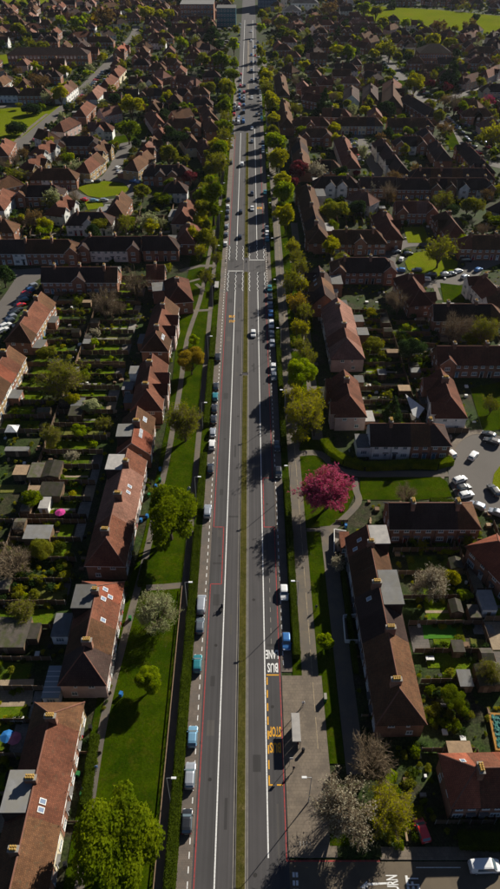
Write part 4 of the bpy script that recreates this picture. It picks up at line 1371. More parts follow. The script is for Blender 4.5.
# verge on the houses-with-front-gardens side (left)
ctree(123, 838, 40, 'round', 'green', 2.0, "largest round-crowned green tree on the near verge beside the footpath")
ctree(149, 680, 15, 'round', 'lime', 2.2, "small round lime-green tree standing alone on the verge")
ctree(158, 611, 22, 'sparse', 'cream', 1.9, "pale cream-flecked tree on the verge beside the cross path")
ctree(169, 515, 29, 'round', 'green', 2.0, "broad green tree filling the verge beyond the cross path")
ctree(184, 421, 22, 'sparse', 'olive', 2.0, "thinly leaved olive tree casting a forked shadow on the verge")
ctree(191, 361, 14, 'round', 'orange', 2.0, "single amber-leaved tree on the verge short of the far bus shelter")
ctree(193, 340, 6, 'round', 'lime', 2.0)
ctree(205, 277, 9, 'sparse', 'olive', 2.0)
ctree(192, 236, 10, 'round', 'yellow', 2.3)
ctree(207, 228, 7, 'poplar', 'olive', 4.0)
ctree(213, 196, 12, 'poplar', 'green', 4.2)
ctree(219, 165, 9, 'sparse', 'olive', 3.0)
ctree(221, 150, 10, 'round', 'green', 2.6)
ctree(225, 128, 9, 'round', 'green', 2.2)
ctree(226, 108, 8, 'round', 'green', 2.6)
ctree(229, 90, 8, 'round', 'olive', 2.6)
ctree(234, 45, 7, 'round', 'lime', 2.2)
ctree(222, 60, 10, 'round', 'green', 2.0)
ctree(205, 60, 9, 'round', 'olive', 2.0)
ctree(231, 74, 6, 'round', 'green', 2.4)
ctree(235, 30, 5, 'round', 'olive', 2.4)
rgv = random.Random(77)
for py in range(64, 238, 9):
    px = 231 - (py - 64) * .13 + rgv.uniform(-4, 4)
    ctree(px - (6 if py > 150 else 0), py + rgv.uniform(-3, 3), rgv.uniform(7, 10) * (.75 + py / 500), *rgv.choice((('round', 'green'), ('round', 'yellow'), ('sparse', 'olive'), ('round', 'olive'))), rgv.uniform(1.9, 2.5))
for py in range(60, 215, 12):
    ctree(262 + (py - 60) * .15 + rgv.uniform(-2, 4), py + rgv.uniform(-3, 3), rgv.uniform(6, 9) * (.75 + py / 500), *rgv.choice((('round', 'yellow'), ('sparse', 'olive'), ('round', 'olive'), ('round', 'green'))), rgv.uniform(2, 2.6))
# right verge
ctree(329, 488, 28, 'sparse', 'pink', 1.7, "magenta blossom tree on the lawn where the paths fork")
ctree(301, 374, 18, 'round', 'lime', 1.9, "dense ball-shaped green tree beside the footpath hedge")
ctree(306, 415, 22, 'sparse', 'yellow', 2.1, "sparse yellow-green tree just nearer than the ball-shaped tree")
ctree(296, 395, 12, 'sparse', 'yellow', 2.3); ctree(300, 436, 11, 'sparse', 'yellow', 2.3); ctree(303, 330, 9, 'sparse', 'yellow', 2.4); ctree(300, 345, 9, 'sparse', 'olive', 2.4)
ctree(296, 305, 12, 'sparse', 'orange', 2.3)
ctree(291, 283, 11, 'sparse', 'olive', 2.6)
ctree(299, 268, 10, 'sparse', 'olive', 2.6)
ctree(286, 217, 12.5, 'round', 'yellow', 2.4, "golden yellow round tree overhanging the avenue beyond the crossing")
ctree(282, 193, 11.5, 'round', 'lime', 2.4, "lime-green tree just beyond the golden yellow round tree")
ctree(277, 158, 11, 'round', 'yellow', 2.1)
ctree(275, 142, 11, 'round', 'lime', 2.1)
ctree(270, 103, 9, 'round', 'yellow', 3.0)
ctree(266, 90, 8, 'sparse', 'olive', 2.4)
ctree(266, 76, 7, 'round', 'yellow', 2.4)
ctree(262, 50, 6, 'sparse', 'olive', 3.0)
ctree(261, 28, 4.5, 'round', 'lime', 3.0)
ctree(262, 15, 6, 'round', 'olive', 2.0)
for px, py, r_, kd in ((297, 258, 9, 'olive'), (301, 285, 10, 'yellow'), (304, 312, 10, 'olive'), (297, 328, 9, 'yellow'), (309, 356, 10, 'olive'), (313, 396, 12, 'yellow'), (315, 424, 11, 'olive'), (292, 246, 8, 'yellow'), (216, 258, 7, 'olive'), (200, 250, 8, 'yellow'), (213, 244, 8, 'olive')):
    ctree(px, py, r_, 'sparse', kd, 2.4)
# near right
ctree(341, 806, 33, 'sparse', 'white', 1.75, "white blossoming bare-branched tree overhanging the bus stop paving")
ctree(370, 763, 26, 'bare', 'twig', 1.9, "bare brown tree at the end of the dark-sloped terrace")
ctree(388, 806, 26, 'sparse', 'yellow', 1.7, "yellow-green tree spreading over the drive with the red car")
ctree(436, 586, 21, 'sparse', 'white', 1.9, "white blossoming tree in the back garden beyond the artificial lawn")
ctree(339, 563, 9, 'sparse', 'white', 2.2)
ctree(325, 642, 9, 'round', 'lime', 2.2, "small yellow shrub-like tree beside the bus stop footpath")
ctree(490, 671, 14, 'sparse', 'olive', 1.9)
ctree(455, 700, 14, 'round', 'green', 1.5)
ctree(408, 493, 13, 'bare', 'twig', 1.9, "small bare reddish tree on the lawn behind the windowed brick terrace")
ctree(413, 503, 7, 'round', 'dark', 2.0); ctree(465, 595, 8, 'round', 'lime', 1.6)
ctree(394, 405, 10, 'cone', 'dark', 3.0); ctree(410, 350, 15, 'round', 'dark', 1.9); ctree(416, 345, 8, 'round', 'yellow', 1.9)
ctree(375, 345, 12, 'round', 'olive', 1.7); ctree(399, 300, 15, 'bare', 'twig', 2.0); ctree(455, 325, 18, 'bare', 'twig', 2.0); ctree(486, 330, 16, 'sparse', 'olive', 2.0)
ctree(470, 340, 9, 'round', 'green', 1.8); ctree(492, 405, 10, 'sparse', 'olive', 1.9); ctree(440, 250, 17, 'sparse', 'olive', 1.9, "big thin-leaved tree on the oval green inside the turning circle")
ctree(462, 241, 8, 'round', 'lime', 1.9); ctree(484, 228, 9, 'bare', 'twig', 2); ctree(335, 210, 14, 'round', 'olive', 1.7); ctree(357, 208, 10, 'round', 'dark', 1.8); ctree(350, 212, 6, 'round', 'yellow', 1.5)
ctree(443, 200, 12, 'sparse', 'olive', 1.9); ctree(468, 205, 10, 'round', 'olive', 1.8); ctree(496, 222, 10, 'round', 'green', 1.7); ctree(374, 188, 7, 'sparse', 'white', 2.2); ctree(388, 190, 11, 'bare', 'twig', 2.2)
ctree(299, 170, 12, 'round', 'plum', 1.7, "dark plum-leaved tree beside a white cherry on the terrace corner"); ctree(317, 170, 10, 'sparse', 'white', 2.0, "white cherry beside the dark plum-leaved tree"); ctree(293, 181, 7, 'round', 'plum', 1.8)
ctree(352, 165, 5, 'round', 'lime', 1.8); ctree(356, 173, 5, 'round', 'plum', 1.8); ctree(399, 215, 6, 'sparse', 'yellow', 2.0); ctree(325, 100, 11, 'cone', 'dark', 2.6); ctree(302, 77, 5, 'round', 'cream', 2)
ctree(352, 108, 6, 'round', 'green', 1.7); ctree(366, 111, 7, 'round', 'yellow', 1.7); ctree(385, 107, 9, 'round', 'dark', 1.8); ctree(335, 108, 6, 'sparse', 'yellow', 1.8)
ctree(415, 83, 11, 'round', 'yellow', 2.0); ctree(430, 84, 6, 'round', 'plum', 2.0); ctree(447, 88, 6, 'round', 'plum', 1.9); ctree(456, 102, 12, 'bare', 'twig', 1.9); ctree(458, 111, 6, 'round', 'plum', 1.9)
ctree(488, 101, 8, 'sparse', 'pink', 1.7, "pale pink blossom tree by the far bend street"); ctree(446, 128, 10, 'sparse', 'rust', 1.6); ctree(495, 133, 15, 'sparse', 'yellow', 1.9); ctree(460, 155, 6, 'round', 'lime', 1.5)
ctree(453, 70, 12, 'cone', 'dark', 2.4); ctree(432, 41, 9, 'round', 'yellow', 2.2); ctree(448, 44, 9, 'round', 'olive', 1.8); ctree(390, 50, 10, 'sparse', 'olive', 1.9); ctree(382, 47, 8, 'round', 'yellow', 1.8); ctree(476, 18, 5, 'round', 'dark', 2)
ctree(350, 52, 10, 'round', 'green', 1.6); ctree(336, 50, 8, 'round', 'yellow', 1.6); ctree(310, 42, 7, 'cone', 'dark', 2.6); ctree(338, 33, 6, 'cone', 'dark', 2.6); ctree(365, 8, 9, 'round', 'green', 1.8); ctree(392, 1, 5, 'cone', 'dark', 2.4); ctree(376, 12, 8, 'round', 'olive', 1.8); ctree(406, 24, 6, 'round', 'lime', 2)
ctree(300, 50, 7, 'round', 'olive', 1.6); ctree(281, 22, 9, 'round', 'olive', 1.5); ctree(290, 36, 9, 'round', 'olive', 1.5); ctree(283, 31, 7, 'round', 'green', 1.6); ctree(330, 8, 9, 'sparse', 'rust', 1.8); ctree(470, 24, 7, 'sparse', 'rust', 1.8); ctree(440, 26, 8, 'sparse', 'rust', 1.8); ctree(385, 22, 7, 'round', 'olive', 1.8)
# left gardens and streets
ctree(63, 378, 25, 'sparse', 'olive', 1.7, "wide thin-leaved tree between the back gardens below the brick terrace")
ctree(103, 302, 18, 'bare', 'twig', 1.8, "broad bare tree behind the dark terrace with round windows"); ctree(135, 281, 20, 'bare', 'twig', 1.8, "broad bare tree between the dark terrace and the verge terrace"); ctree(118, 306, 10, 'bare', 'twig', 1.8)
ctree(14, 560, 24, 'bare', 'twig', 1.6, "bare brown tree in the garden corner at the photo edge"); ctree(22, 610, 16, 'sparse', 'olive', 1.4); ctree(52, 436, 13, 'sparse', 'olive', 2.0); ctree(78, 431, 8, 'round', 'lime', 1.9)
ctree(92, 406, 10, 'round', 'cream', 1.6, "pale round garden tree beside two grey sheds"); ctree(103, 425, 10, 'sparse', 'olive', 1.6); ctree(31, 500, 12, 'round', 'green', 1.5, "dense green bush-like tree beside the white shed"); ctree(72, 456, 8, 'sparse', 'white', 1.6)
ctree(42, 549, 14, 'round', 'olive', 1.3); ctree(8, 372, 6, 'round', 'lime', 1.6); ctree(47, 352, 10, 'round', 'olive', 1.5); ctree(3, 275, 12, 'round', 'dark', 1.9)
ctree(101, 225, 11, 'round', 'olive', 1.7); ctree(53, 217, 6, 'round', 'dark', 1.9); ctree(44, 230, 9, 'round', 'lime', 1.5); ctree(7, 228, 8, 'sparse', 'pink', 1.5); ctree(67, 252, 8, 'round', 'plum', 1.8); ctree(150, 222, 12, 'sparse', 'cream', 1.7)
ctree(140, 221, 7, 'sparse', 'white', 1.7); ctree(142, 192, 10, 'round', 'olive', 1.7); ctree(128, 221, 8, 'round', 'green', 1.6); ctree(163, 198, 9, 'round', 'green', 1.4); ctree(175, 174, 9, 'round', 'plum', 1.7); ctree(190, 177, 9, 'round', 'plum', 1.6)
ctree(169, 155, 11, 'round', 'olive', 2.0); ctree(174, 137, 13, 'round', 'dark', 1.9); ctree(183, 108, 7, 'round', 'green', 2); ctree(190, 108, 4, 'round', 'lime', 2.6); ctree(199, 175, 7, 'round', 'dark', 2)
ctree(128, 130, 13, 'round', 'green', 1.8, "round vivid green tree at the head of the street to the teardrop green"); ctree(131, 105, 12, 'round', 'yellow', 1.9, "dome-shaped yellow-green tree just beyond the vivid green tree"); ctree(104, 104, 7, 'round', 'cream', 1.6)
ctree(33, 108, 8, 'round', 'dark', 1.3); ctree(25, 110, 5, 'round', 'dark', 1.6); ctree(42, 107, 5, 'round', 'green', 1.6); ctree(14, 127, 11, 'round', 'dark', 1.2); ctree(19, 105, 4, 'round', 'olive', 1.8); ctree(60, 94, 10, 'round', 'yellow', 1.8); ctree(88, 98, 9, 'sparse', 'rust', 1.2)
ctree(38, 69, 6, 'round', 'lime', 1.8); ctree(65, 71, 7, 'round', 'yellow', 1.9); ctree(42, 81, 9, 'sparse', 'rust', 1.7); ctree(18, 71, 5, 'sparse', 'rust', 1.8); ctree(88, 73, 6, 'round', 'lime', 1.3); ctree(102, 57, 6, 'round', 'yellow', 1.8)
ctree(103, 17, 12, 'sparse', 'rust', 1.9, "large rust-coloured tree in front of the far top-corner field"); ctree(92, 20, 8, 'sparse', 'orange', 1.9); ctree(78, 22, 8, 'round', 'lime', 2.0); ctree(86, 18, 6, 'round', 'lime', 2.0); ctree(60, 22, 8, 'round', 'lime', 1.7)
ctree(42, 46, 8, 'round', 'olive', 1.8); ctree(82, 31, 6, 'round', 'green', 1.8); ctree(147, 13, 9, 'round', 'yellow', 1.9); ctree(158, 14, 6, 'round', 'yellow', 1.9); ctree(169, 13, 6, 'round', 'yellow', 1.9); ctree(128, 11, 4, 'round', 'lime', 1.6)
ctree(182, 43, 7, 'round', 'lime', 1.9); ctree(170, 58, 7, 'round', 'yellow', 1.9); ctree(212, 32, 11, 'cone', 'dark', 2.2); ctree(20, 30, 10, 'round', 'olive', 1.7); ctree(3, 25, 7, 'round', 'olive', 1.7); ctree(28, 42, 6, 'bare', 'twig', 2)
ctree(140, 175 - 80, 4, 'round', 'cream', 1.6); ctree(6, 180, 7, 'sparse', 'yellow', 1.3); ctree(15, 176, 9, 'sparse', 'olive', 1.6)

# ---------------------------------------------------------------- filling the estate between the surveyed houses
mark_rect(*at(103, 191), 17, 14)
rg = random.Random(11)
n_fill = 0
MAXT = 330
cands = []
yy = 285.0
row = 0
while yy < 1060:
    row += 1
    halfw = 250 / scale_at(0, yy) * 1.08 + 12
    xx = -halfw + rg.uniform(0, 14)
    ang0 = rg.choice((0, 0, 0, 0.12, -0.1))
    while xx < halfw:
        n = rg.choice((2, 2, 2, 4, 3))
        r_ = rg.random()
        if r_ < .58:
            rz = ang0 + rg.uniform(-.06, .06)
        elif r_ < .78:
            rz = PI / 2 + rg.uniform(-.08, .08)
        else:
            rz = rg.choice((0.8, -0.8, 0.6, 2.3))
        L = n * 5.8
        cands.append((xx + L / 2, yy + rg.uniform(-4, 4), rz, n))
        xx += (L if r_ < .58 else 11) + rg.uniform(5, 16)
    yy += 20 + yy * .004
cands2 = [(rg.uniform(-1, 1) * (250 / scale_at(0, y_) * 1.08), y_, rg.choice((0, PI / 2, .7, -.7)), 2) for y_ in [rg.uniform(285, 1000) for _ in range(1500)]]
for cx, cy, rz, n in cands + cands2:
    if n_fill >= MAXT:
        break
    L = n * 5.8 + (0 if n > 2 else 1.5)
    if not in_view(cx, cy, 12) or not free_rect(cx, cy, L / 2 + 1.5, 7.0, rz):
        continue
    if cy < 330 and abs(cx) < 30:
        continue
    n_fill += 1
    hpx = rg.random()
    d = Vector((math.cos(rz), math.sin(rz)))
    hip = (1, 1) if hpx < .6 else ((0, 1) if hpx < .8 else (0, 0))
    hl = L / 2
    A = Vector((cx, cy)) - d * (hl - (4.2 if hip[0] else 0)); B = Vector((cx, cy)) + d * (hl - (4.2 if hip[1] else 0))
    if (B - A).length < .5:
        A -= d * .4; B += d * .4
    fr = 'S' if abs(math.cos(rz)) > .6 else rg.choice('EW')
    terrace(tuple(A), tuple(B), hip, 8.4, n, rg.choice(('b', 'b', 'r', 'd', 'r', 'p', 'b', 'd')), rg.choice(('k', 'k', 'k', 'w', 'kkwk', 'p', 'k')), fr, rear=.25, seed=n_fill + 900)
print("fill terraces", n_fill)

# ---------------------------------------------------------------- gardens: fences, lawns, sheds
FENCES, SHEDS, SHRUBS = [], [], []
pm = MB()
for k in range(9):
    pm.box(-.915 + k * .2033, -.012 + (k % 2) * .012, 0.05, -.915 + (k + 1) * .2033 - .008, .012 + (k % 2) * .012, 1.62, 0, False)
pm.box(-.915, -.03, 1.62, .915, .03, 1.68, 0)
PANEL = pm.mesh("fence_panel", M_WOOD)
pm = MB(); pm.box(-.05, -.05, -.06, .05, .05, 1.78, 0)
POST = pm.mesh("fence_post", M_CONC)
def fence(p, q, h=1.0, lod=None, m=None):
    p, q = Vector(p), Vector(q)
    L = (q - p).length
    if L < 1.5:
        return
    FENCES.append((p, q, h))
def build_fence(p, q, h):
    L = (q - p).length; d = (q - p).normalized(); rz = math.atan2(d.y, d.x)
    mid = (p + q) / 2; s = scale_at(mid.x, mid.y)
    root = empty("garden_fence", (p.x, p.y, 0), rz)
    n = max(1, round(L / 1.88)); st = L / n
    if s > 3.3:
        for k in range(n):
            o = add("fence_panel", PANEL, root, (st * (k + .5), 0, 0)); o.scale = ((st - .1) / 1.83, 1, h * (1 + .04 * ((k * 7) % 3 - 1)))
            o2 = add("fence_post", POST, root, (st * k, 0, 0)); o2.scale = (1, 1, h)
    else:
        b = MB()
        for k in range(n):
            hh = 1.68 * h * (1 + .05 * ((k * 5) % 3 - 1))
            b.box(st * k + .05, -.03, 0, st * (k + 1) - .05, .03, hh)
        add("fence_panelling", b.mesh("fence_panelling", M_WOOD), root)
    tag(root, "fence", "garden fences of the estate", None, "wooden panel", "fence")
def build_shed(x, y, rz, w, l, h, kind):
    root = empty("garden_shed", (x, y, 0), rz)
    b = MB(); b.box(-w / 2, -l / 2, 0, w / 2, l / 2, h); add("wall", b.mesh("wall", M_WOOD if kind != 'white' else M_FRAME), root)
    b = MB()
    if kind == 'gable':
        for s in (-1, 1):
            b.face([(s * (w / 2 + .12), -s * (l / 2 + .12), h - .05), (s * (w / 2 + .12), s * (l / 2 + .12), h - .05), (0, s * (l / 2 + .12), h + .6), (0, -s * (l / 2 + .12), h + .6)])
            b.face([(s * -w / 2, s * -l / 2, h), (s * w / 2, s * -l / 2, h), (0, s * -l / 2, h + .55)])
    else:
        b.box(-w / 2 - .12, -l / 2 - .12, h, w / 2 + .12, l / 2 + .12, h + .09, 0, True)
    add("roof", b.mesh("roof", {'gable': M_SHEDR, 'flat': M_SHEDR, 'pale': M_FLAT, 'white': M_FLATL, 'wood': M_WOODL}[kind]), root)
    b = MB(); b.box(-.4, -l / 2 - .03, 0, .4, -l / 2 - .002, 1.85); add("door", b.mesh("door", M_WOODL), root)
    tag(root, "shed", "garden sheds of the estate", None, {'gable': 'ridged felt-roofed', 'flat': 'flat grey-roofed', 'pale': 'pale-roofed', 'white': 'white', 'wood': 'bare timber'}[kind], "shed")
def lawn_patch(poly, k, z=0.02):
    b = MB(); b.prism(poly, -.06, z)
    mark_poly(poly)
    add("lawn" if k < 4 else "patio", b.mesh("lawn", M_LAWN[k] if k < 3 else (M_TURF if k == 3 else M_PATIO[k - 4])), kind='structure')

def gardens(O, U, V, n, seed, skip=(), shedp=.34, far_fence=True, lodlimit=0):
    """O: corner at the house side; U: vector along the row; V: vector away from the houses; n plots"""
    r = random.Random(seed)
    O, U, V = Vector(O), Vector(U), Vector(V)
    u, v = U.normalized(), V.normalized()
    wv, dv = U.length / n, V.length
    rzv = math.atan2(v.y, v.x)
    for i in range(n + 1):
        p = O + u * wv * i + v * .3
        if i not in skip:
            fence(p, p + v * (dv - .5), r.uniform(.85, 1.1))
    if far_fence:
        fence(O + V, O + V + U, 1.0)
    for i in range(n):
        o = O + u * wv * i
        def pt(a, b):
            q = o + u * a + v * b
            return (q.x, q.y)
        pd = r.uniform(2.2, 5.5)
        if r.random() < .4:
            lawn_patch([pt(.2, .2), pt(wv - .2, .2), pt(wv - .2, pd * .8), pt(.2, pd * .8)], r.choice((4, 6, 5, 6)), .035)
        le = dv - r.uniform(1.0, 5.0)
        m0, m1 = r.uniform(.3, 1.4), r.uniform(.3, 1.2)
        if r.random() < .85 and le > pd + 2:
            if r.random() < .35:
                k = r.uniform(pd + 2, le)
                lawn_patch([pt(m0, pd), pt(wv - m1, pd), pt(wv - m1, k), pt(m0, k)], r.choice((0, 0, 1, 2)))
            else:
                lawn_patch([pt(m0, pd + .1), pt(wv - m1, pd + .1), pt(wv - m1, le), pt(m0 + .2, le + .2)], r.choice((0, 0, 1, 0, 2)))
        if r.random() < .22:
            lawn_patch([pt(wv * .45, pd), pt(wv * .45 + .7, pd), pt(wv * .45 + .7, le), pt(wv * .45, le)], r.choice((4, 5)), .045)
        if r.random() < shedp:
            w_, l_ = r.uniform(1.9, min(3.6, wv - 1.2)), r.uniform(1.8, 3.8)
            q = pt(r.choice((w_ / 2 + .35, wv - w_ / 2 - .35)), dv - l_ / 2 - .5)
            SHEDS.append((q[0], q[1], rzv + PI / 2 * 3 + PI, w_, l_, r.uniform(1.9, 2.3), r.choice(('gable', 'flat', 'flat', 'pale', 'wood', 'gable'))))
        for _ in range(r.choice((8, 11, 14, 18))):
            side = r.random()
            a = r.choice((.6, wv - .6)) + r.uniform(-.3, .3) if side < .7 else r.uniform(.5, wv - .5)
            q = pt(a, r.uniform(3, dv - .5))
            SHRUBS.append((q[0], q[1], r.uniform(.45, 1.25), r.choice(('hedge', 'green', 'dark', 'olive', 'hedge', 'lime', 'dark', 'yellow'))))
        if r.random() < .22:
            q = pt(wv / 2 + r.uniform(-.8, .8), r.uniform(dv * .5, dv * .9))
            rr = r.uniform(1.2, 2.2)
            TREES.append((q[0], q[1], rr, rr * 2.0, r.choice(('round', 'sparse', 'round', 'bare')), r.choice(('olive', 'green', 'lime', 'white', 'yellow')), None))

# behind the left row (fence lines read from the photograph)
gardens((-39, 85.5), (0, 30), (-17, 0), 5, 3)
gardens((-56.4, 85.5), (0, 30), (-12, 0), 4, 4)
gardens((-39, 117), (0, 66), (-16.5, 0), 11, 5)
gardens((-39, 184), (0, 60), (-16, 0), 9, 6)
gardens((-72.5, 150), (0, 88), (16, 0), 13, 7, far_fence=False)
gardens((-39, 52), (0, 26), (-16, 0), 4, 8)
gardens((-39, 28), (0, 24), (-14, 0), 4, 28)
gardens((-56, 60), (0, 24), (-14, 0), 3, 9, shedp=.2)
# right row
gardens((32.5, 73), (0, 40), (15.5, 0), 6, 12)
gardens((48.5, 73), (0, 36), (14, 0), 5, 13, far_fence=False)
gardens((33, 150), (0, 68), (15, 0), 10, 14)
gardens((61, 150), (0, 60), (-12, 0), 8, 15, far_fence=False)
gardens((30, 47.5), (0, 12), (10, 0), 1, 16, shedp=0)
gardens((36, 115), (22, 0), (0, -9), 4, 17, shedp=.2, far_fence=False)
gardens(at(388, 505), (at(465, 505)[0] - at(388, 505)[0], 0), (0, -10), 6, 31, shedp=.1)

def auto_gardens(px0, px1, pyh, depth, n, seed, sgn=1):
    a = at(px0, pyh); b_ = at(px1, pyh)
    gardens(a, (b_[0] - a[0], 0), (0, sgn * depth), n, seed)
auto_gardens(44, 118, 262, 15, 8, 20)
auto_gardens(0, 80, 236, 16, 8, 21)
auto_gardens(88, 170, 233, 16, 9, 22)
auto_gardens(336, 392, 253, 12, 6, 23)
auto_gardens(330, 380, 226, 20, 6, 24)
auto_gardens(440, 500, 342, 16, 6, 25)
auto_gardens(394, 432, 197, 14, 5, 26)
auto_gardens(430, 490, 174, 12, 8, 27)

# individually surveyed garden things
def px_poly(pts, h=0):
    return [at(*p, h) for p in pts]
for pts, k in (([(422, 624), (455, 624), (457, 638), (424, 639)], 3), ([(424, 650), (459, 651), (462, 668), (428, 668)], 0), ([(470, 638), (484, 640), (488, 658), (474, 660)], 2), ([(472, 625), (492, 625), (496, 634), (474, 634)], 4),
               ([(0, 680), (34, 679), (32, 706), (0, 707)], 5), ([(62, 483), (81, 483), (81, 489), (60, 489)], 3), ([(20, 407), (34, 407), (34, 416), (19, 416)], 0), ([(40, 600), (66, 600), (68, 588), (42, 588)], 2),
               ([(0, 485), (37, 485), (38, 492), (0, 493)], 2), ([(50, 503), (75, 503), (74, 507), (50, 507)], 1), ([(415, 318), (424, 317), (426, 325), (418, 327)], 5), ([(421, 326), (458, 328), (454, 338), (424, 336)], 6)):
    lawn_patch(px_poly(pts), k, .06)
for px, py, w_, l_, h, kind in ((38, 532, 6.0, 4.2, 2.3, 'pale'), (9, 632, 7.5, 7.0, 2.3, 'flat'), (27, 631, 4.8, 3.6, 2.2, 'flat'), (36, 470, 3.2, 5.5, 2.4, 'flat'), (52, 469, 4.6, 6.0, 2.5, 'gable'), (51, 489, 5.4, 5.0, 2.3, 'flat'),
                                (21, 470, 3.4, 3.6, 2.2, 'wood'), (76, 411, 3.6, 4.4, 2.3, 'flat'), (78, 402, 3.4, 4, 2.3, 'pale'), (45, 502, 2.2, 4.2, 2.2, 'white'), (17, 449, 6.2, 1.6, 2.0, 'pale'), (465, 678, 2.4, 3.4, 2.2, 'pale'),
                                (484, 675, 2.6, 4.6, 2.3, 'gable'), (496, 674, 2.4, 4.6, 2.3, 'gable'), (456, 606, 2.4, 3.2, 2.1, 'gable'), (458, 646, 2.2, 2.6, 2.1, 'flat'), (460, 750, 4, 3, 2.2, 'wood'),
                                (487, 600, 3, 5, 2.6, 'white'), (456, 563, 2.6, 3.0, 2.3, 'gable'), (470, 520, 2.2, 2.2, 2.0, 'wood'), (382, 372, 2.4, 3.0, 2.0, 'pale'), (399, 292, 2.4, 2.6, 2.1, 'pale'), (359, 379, 2.6, 3.6, 2.2, 'pale')):
    x, y = at(px, py, h)
    SHEDS.insert(0, (x, y, 0, w_, l_, h, kind))

# grey flat-roofed rear blocks and lean-tos seen behind the left and right rows
def annex(px, py, w_, l_, h, roofm, wallm, name, label, cat="annex", rz=0.0):
    x, y = at(px, py, h)
    root = empty(name, (x, y, 0), rz)
    b = MB(); b.box(-w_ / 2, -l_ / 2, -.06, w_ / 2, l_ / 2, h); add("wall", b.mesh("wall", wallm), root)
    b = MB(); b.box(-w_ / 2 - .15, -l_ / 2 - .15, h, w_ / 2 + .15, l_ / 2 + .15, h + .16, 0, True); add("flat_roof", b.mesh("flat_roof", roofm), root)
    if roofm is M_CONS:
        for k in range(1, 6):
            y_ = -l_ / 2 + l_ * k / 6
            b = MB(); b.box(-w_ / 2 - .15, y_ - .05, h + .163, w_ / 2 + .15, y_ + .05, h + .2, 0); add("glazing_bar", b.mesh("glazing_bar", M_FRAME), root)
    o = add("window", WIN['m'][2], root, (0, -l_ / 2 - .012, 1.0), PI)
    tag(root, cat, None, label)
    mark_rect(x, y, w_ / 2, l_ / 2)
M_DK = WALL['k']
annex(62, 625, 3.2, 5.4, 2.7, M_FLAT, WALL['w'], "house_annex", "low slate-grey annex beside the taller grey flat-roofed annex")
annex(54, 682, 3.0, 6.5, 2.5, M_CONS, M_FRAME, "conservatory", "ribbed blue-glazed conservatory behind the pink end wall", "conservatory")
annex(128, 386, 3.0, 4.0, 2.7, M_FLAT, M_DK, "house_annex", "small grey annex behind the red-brown verge terrace")
annex(363, 441, 3.6, 5.5, 3.2, M_FLAT, WALL['w'], "house_annex", "pale side annex with grey roof at the white-rendered terrace end")
annex(345, 540, 2.0, 4.6, 2.6, ROOF['r'], M_DK, "house_annex", "narrow red-roofed side annex beside the white corner yard")
annex(333, 290, 3.2, 4.0, 3.0, M_CONS, M_FRAME, "conservatory", "pale-roofed conservatory behind the dark terrace on the lane", "conservatory")

# white triangular sail
b = MB(); P0, P1, P2 = (*at(404, 403), 3.2), (*at(424, 411, 2.0), 3.0), (*at(415, 424, 1.0), 1.6)
b.face([P0, P2, P1]); b.face([(p[0], p[1], p[2] - .03) for p in (P0, P1, P2)])
cx_, cy_ = P0[0], P0[1]
for p in (P0, P1, P2):
    b.tube((p[0], p[1], 0), p, .04, .04, 5, 1)
tag(add("shade_sail", b.mesh("shade_sail", [M_FRAME, M_STEEL])), "shade sail", None, "white triangular canopy in the garden behind the white-rendered terrace")

# covered pool with timber surround
x, y = at(508, 732, .5)
root = empty("covered_pool", (x, y, 0), -.08)
b = MB()
for (x0, y0, x1, y1) in ((-2.9, -3.6, -2.3, 3.6), (2.3, -3.6, 2.9, 3.6)):
    b = MB(); b.box(x0, y0, 0, x1, y1, .55); add("surround", b.mesh("surround", M_ORANGE), root)
for (x0, y0, x1, y1) in ((-2.3, 3.0, 2.3, 3.6), (-2.3, -3.6, 2.3, -3.0)):
    b = MB(); b.box(x0, y0, 0, x1, y1, .53); add("surround", b.mesh("surround", M_ORANGE), root)
b = MB(); M_ = 22
def hz_(i, j):
    p = Vector((i * .55, j * .55, 3))
    return .45 + .30 * noise.noise(p) + .16 * abs(noise.noise(p * 2.7)) 
for i in range(M_):
    for j in range(M_):
        b.face([(-2.45 + 4.9 * a / M_, -3.15 + 6.3 * c / M_, hz_(a, c) + .12) for (a, c) in ((i, j), (i + 1, j), (i + 1, j + 1), (i, j + 1))])
add("cover", b.mesh("cover", M_TEALP), root)
tag(root, "covered pool", None, "garden pool under a crumpled teal cover with an orange timber surround")
# white-walled front yards beside the narrow lane
def yard(px_pts, h, label):
    P_ = [Vector(at(*p)) for p in px_pts]
    c0 = P_[0]
    root = empty("garden_wall", (c0.x, c0.y, 0))
    for i in range(len(P_) - 1):
        a, e = P_[i] - c0, P_[i + 1] - c0
        d = (e - a).normalized(); n_ = Vector((-d.y, d.x)) * .09
        b = MB(); b.prism([tuple(a + n_), tuple(e - d * .1 + n_), tuple(e - d * .1 - n_), tuple(a - n_)], -.06, h + .003 * i)
        add("wall_length", b.mesh("wall_length", M_FRAME), root)
    tag(root, "garden wall", None, label)
yard([(357, 617), (343, 618), (345, 643), (358, 643)], 1.1, "white wall round the small front yard halfway along the lane")
yard([(346, 534), (334, 532), (334, 553)], 1.1, "white wall of the corner yard at the head of the lane")
flat("patio", [at(335, 533), at(345, 535), at(346, 551), at(335, 552)], .03, M_PATIO[0])

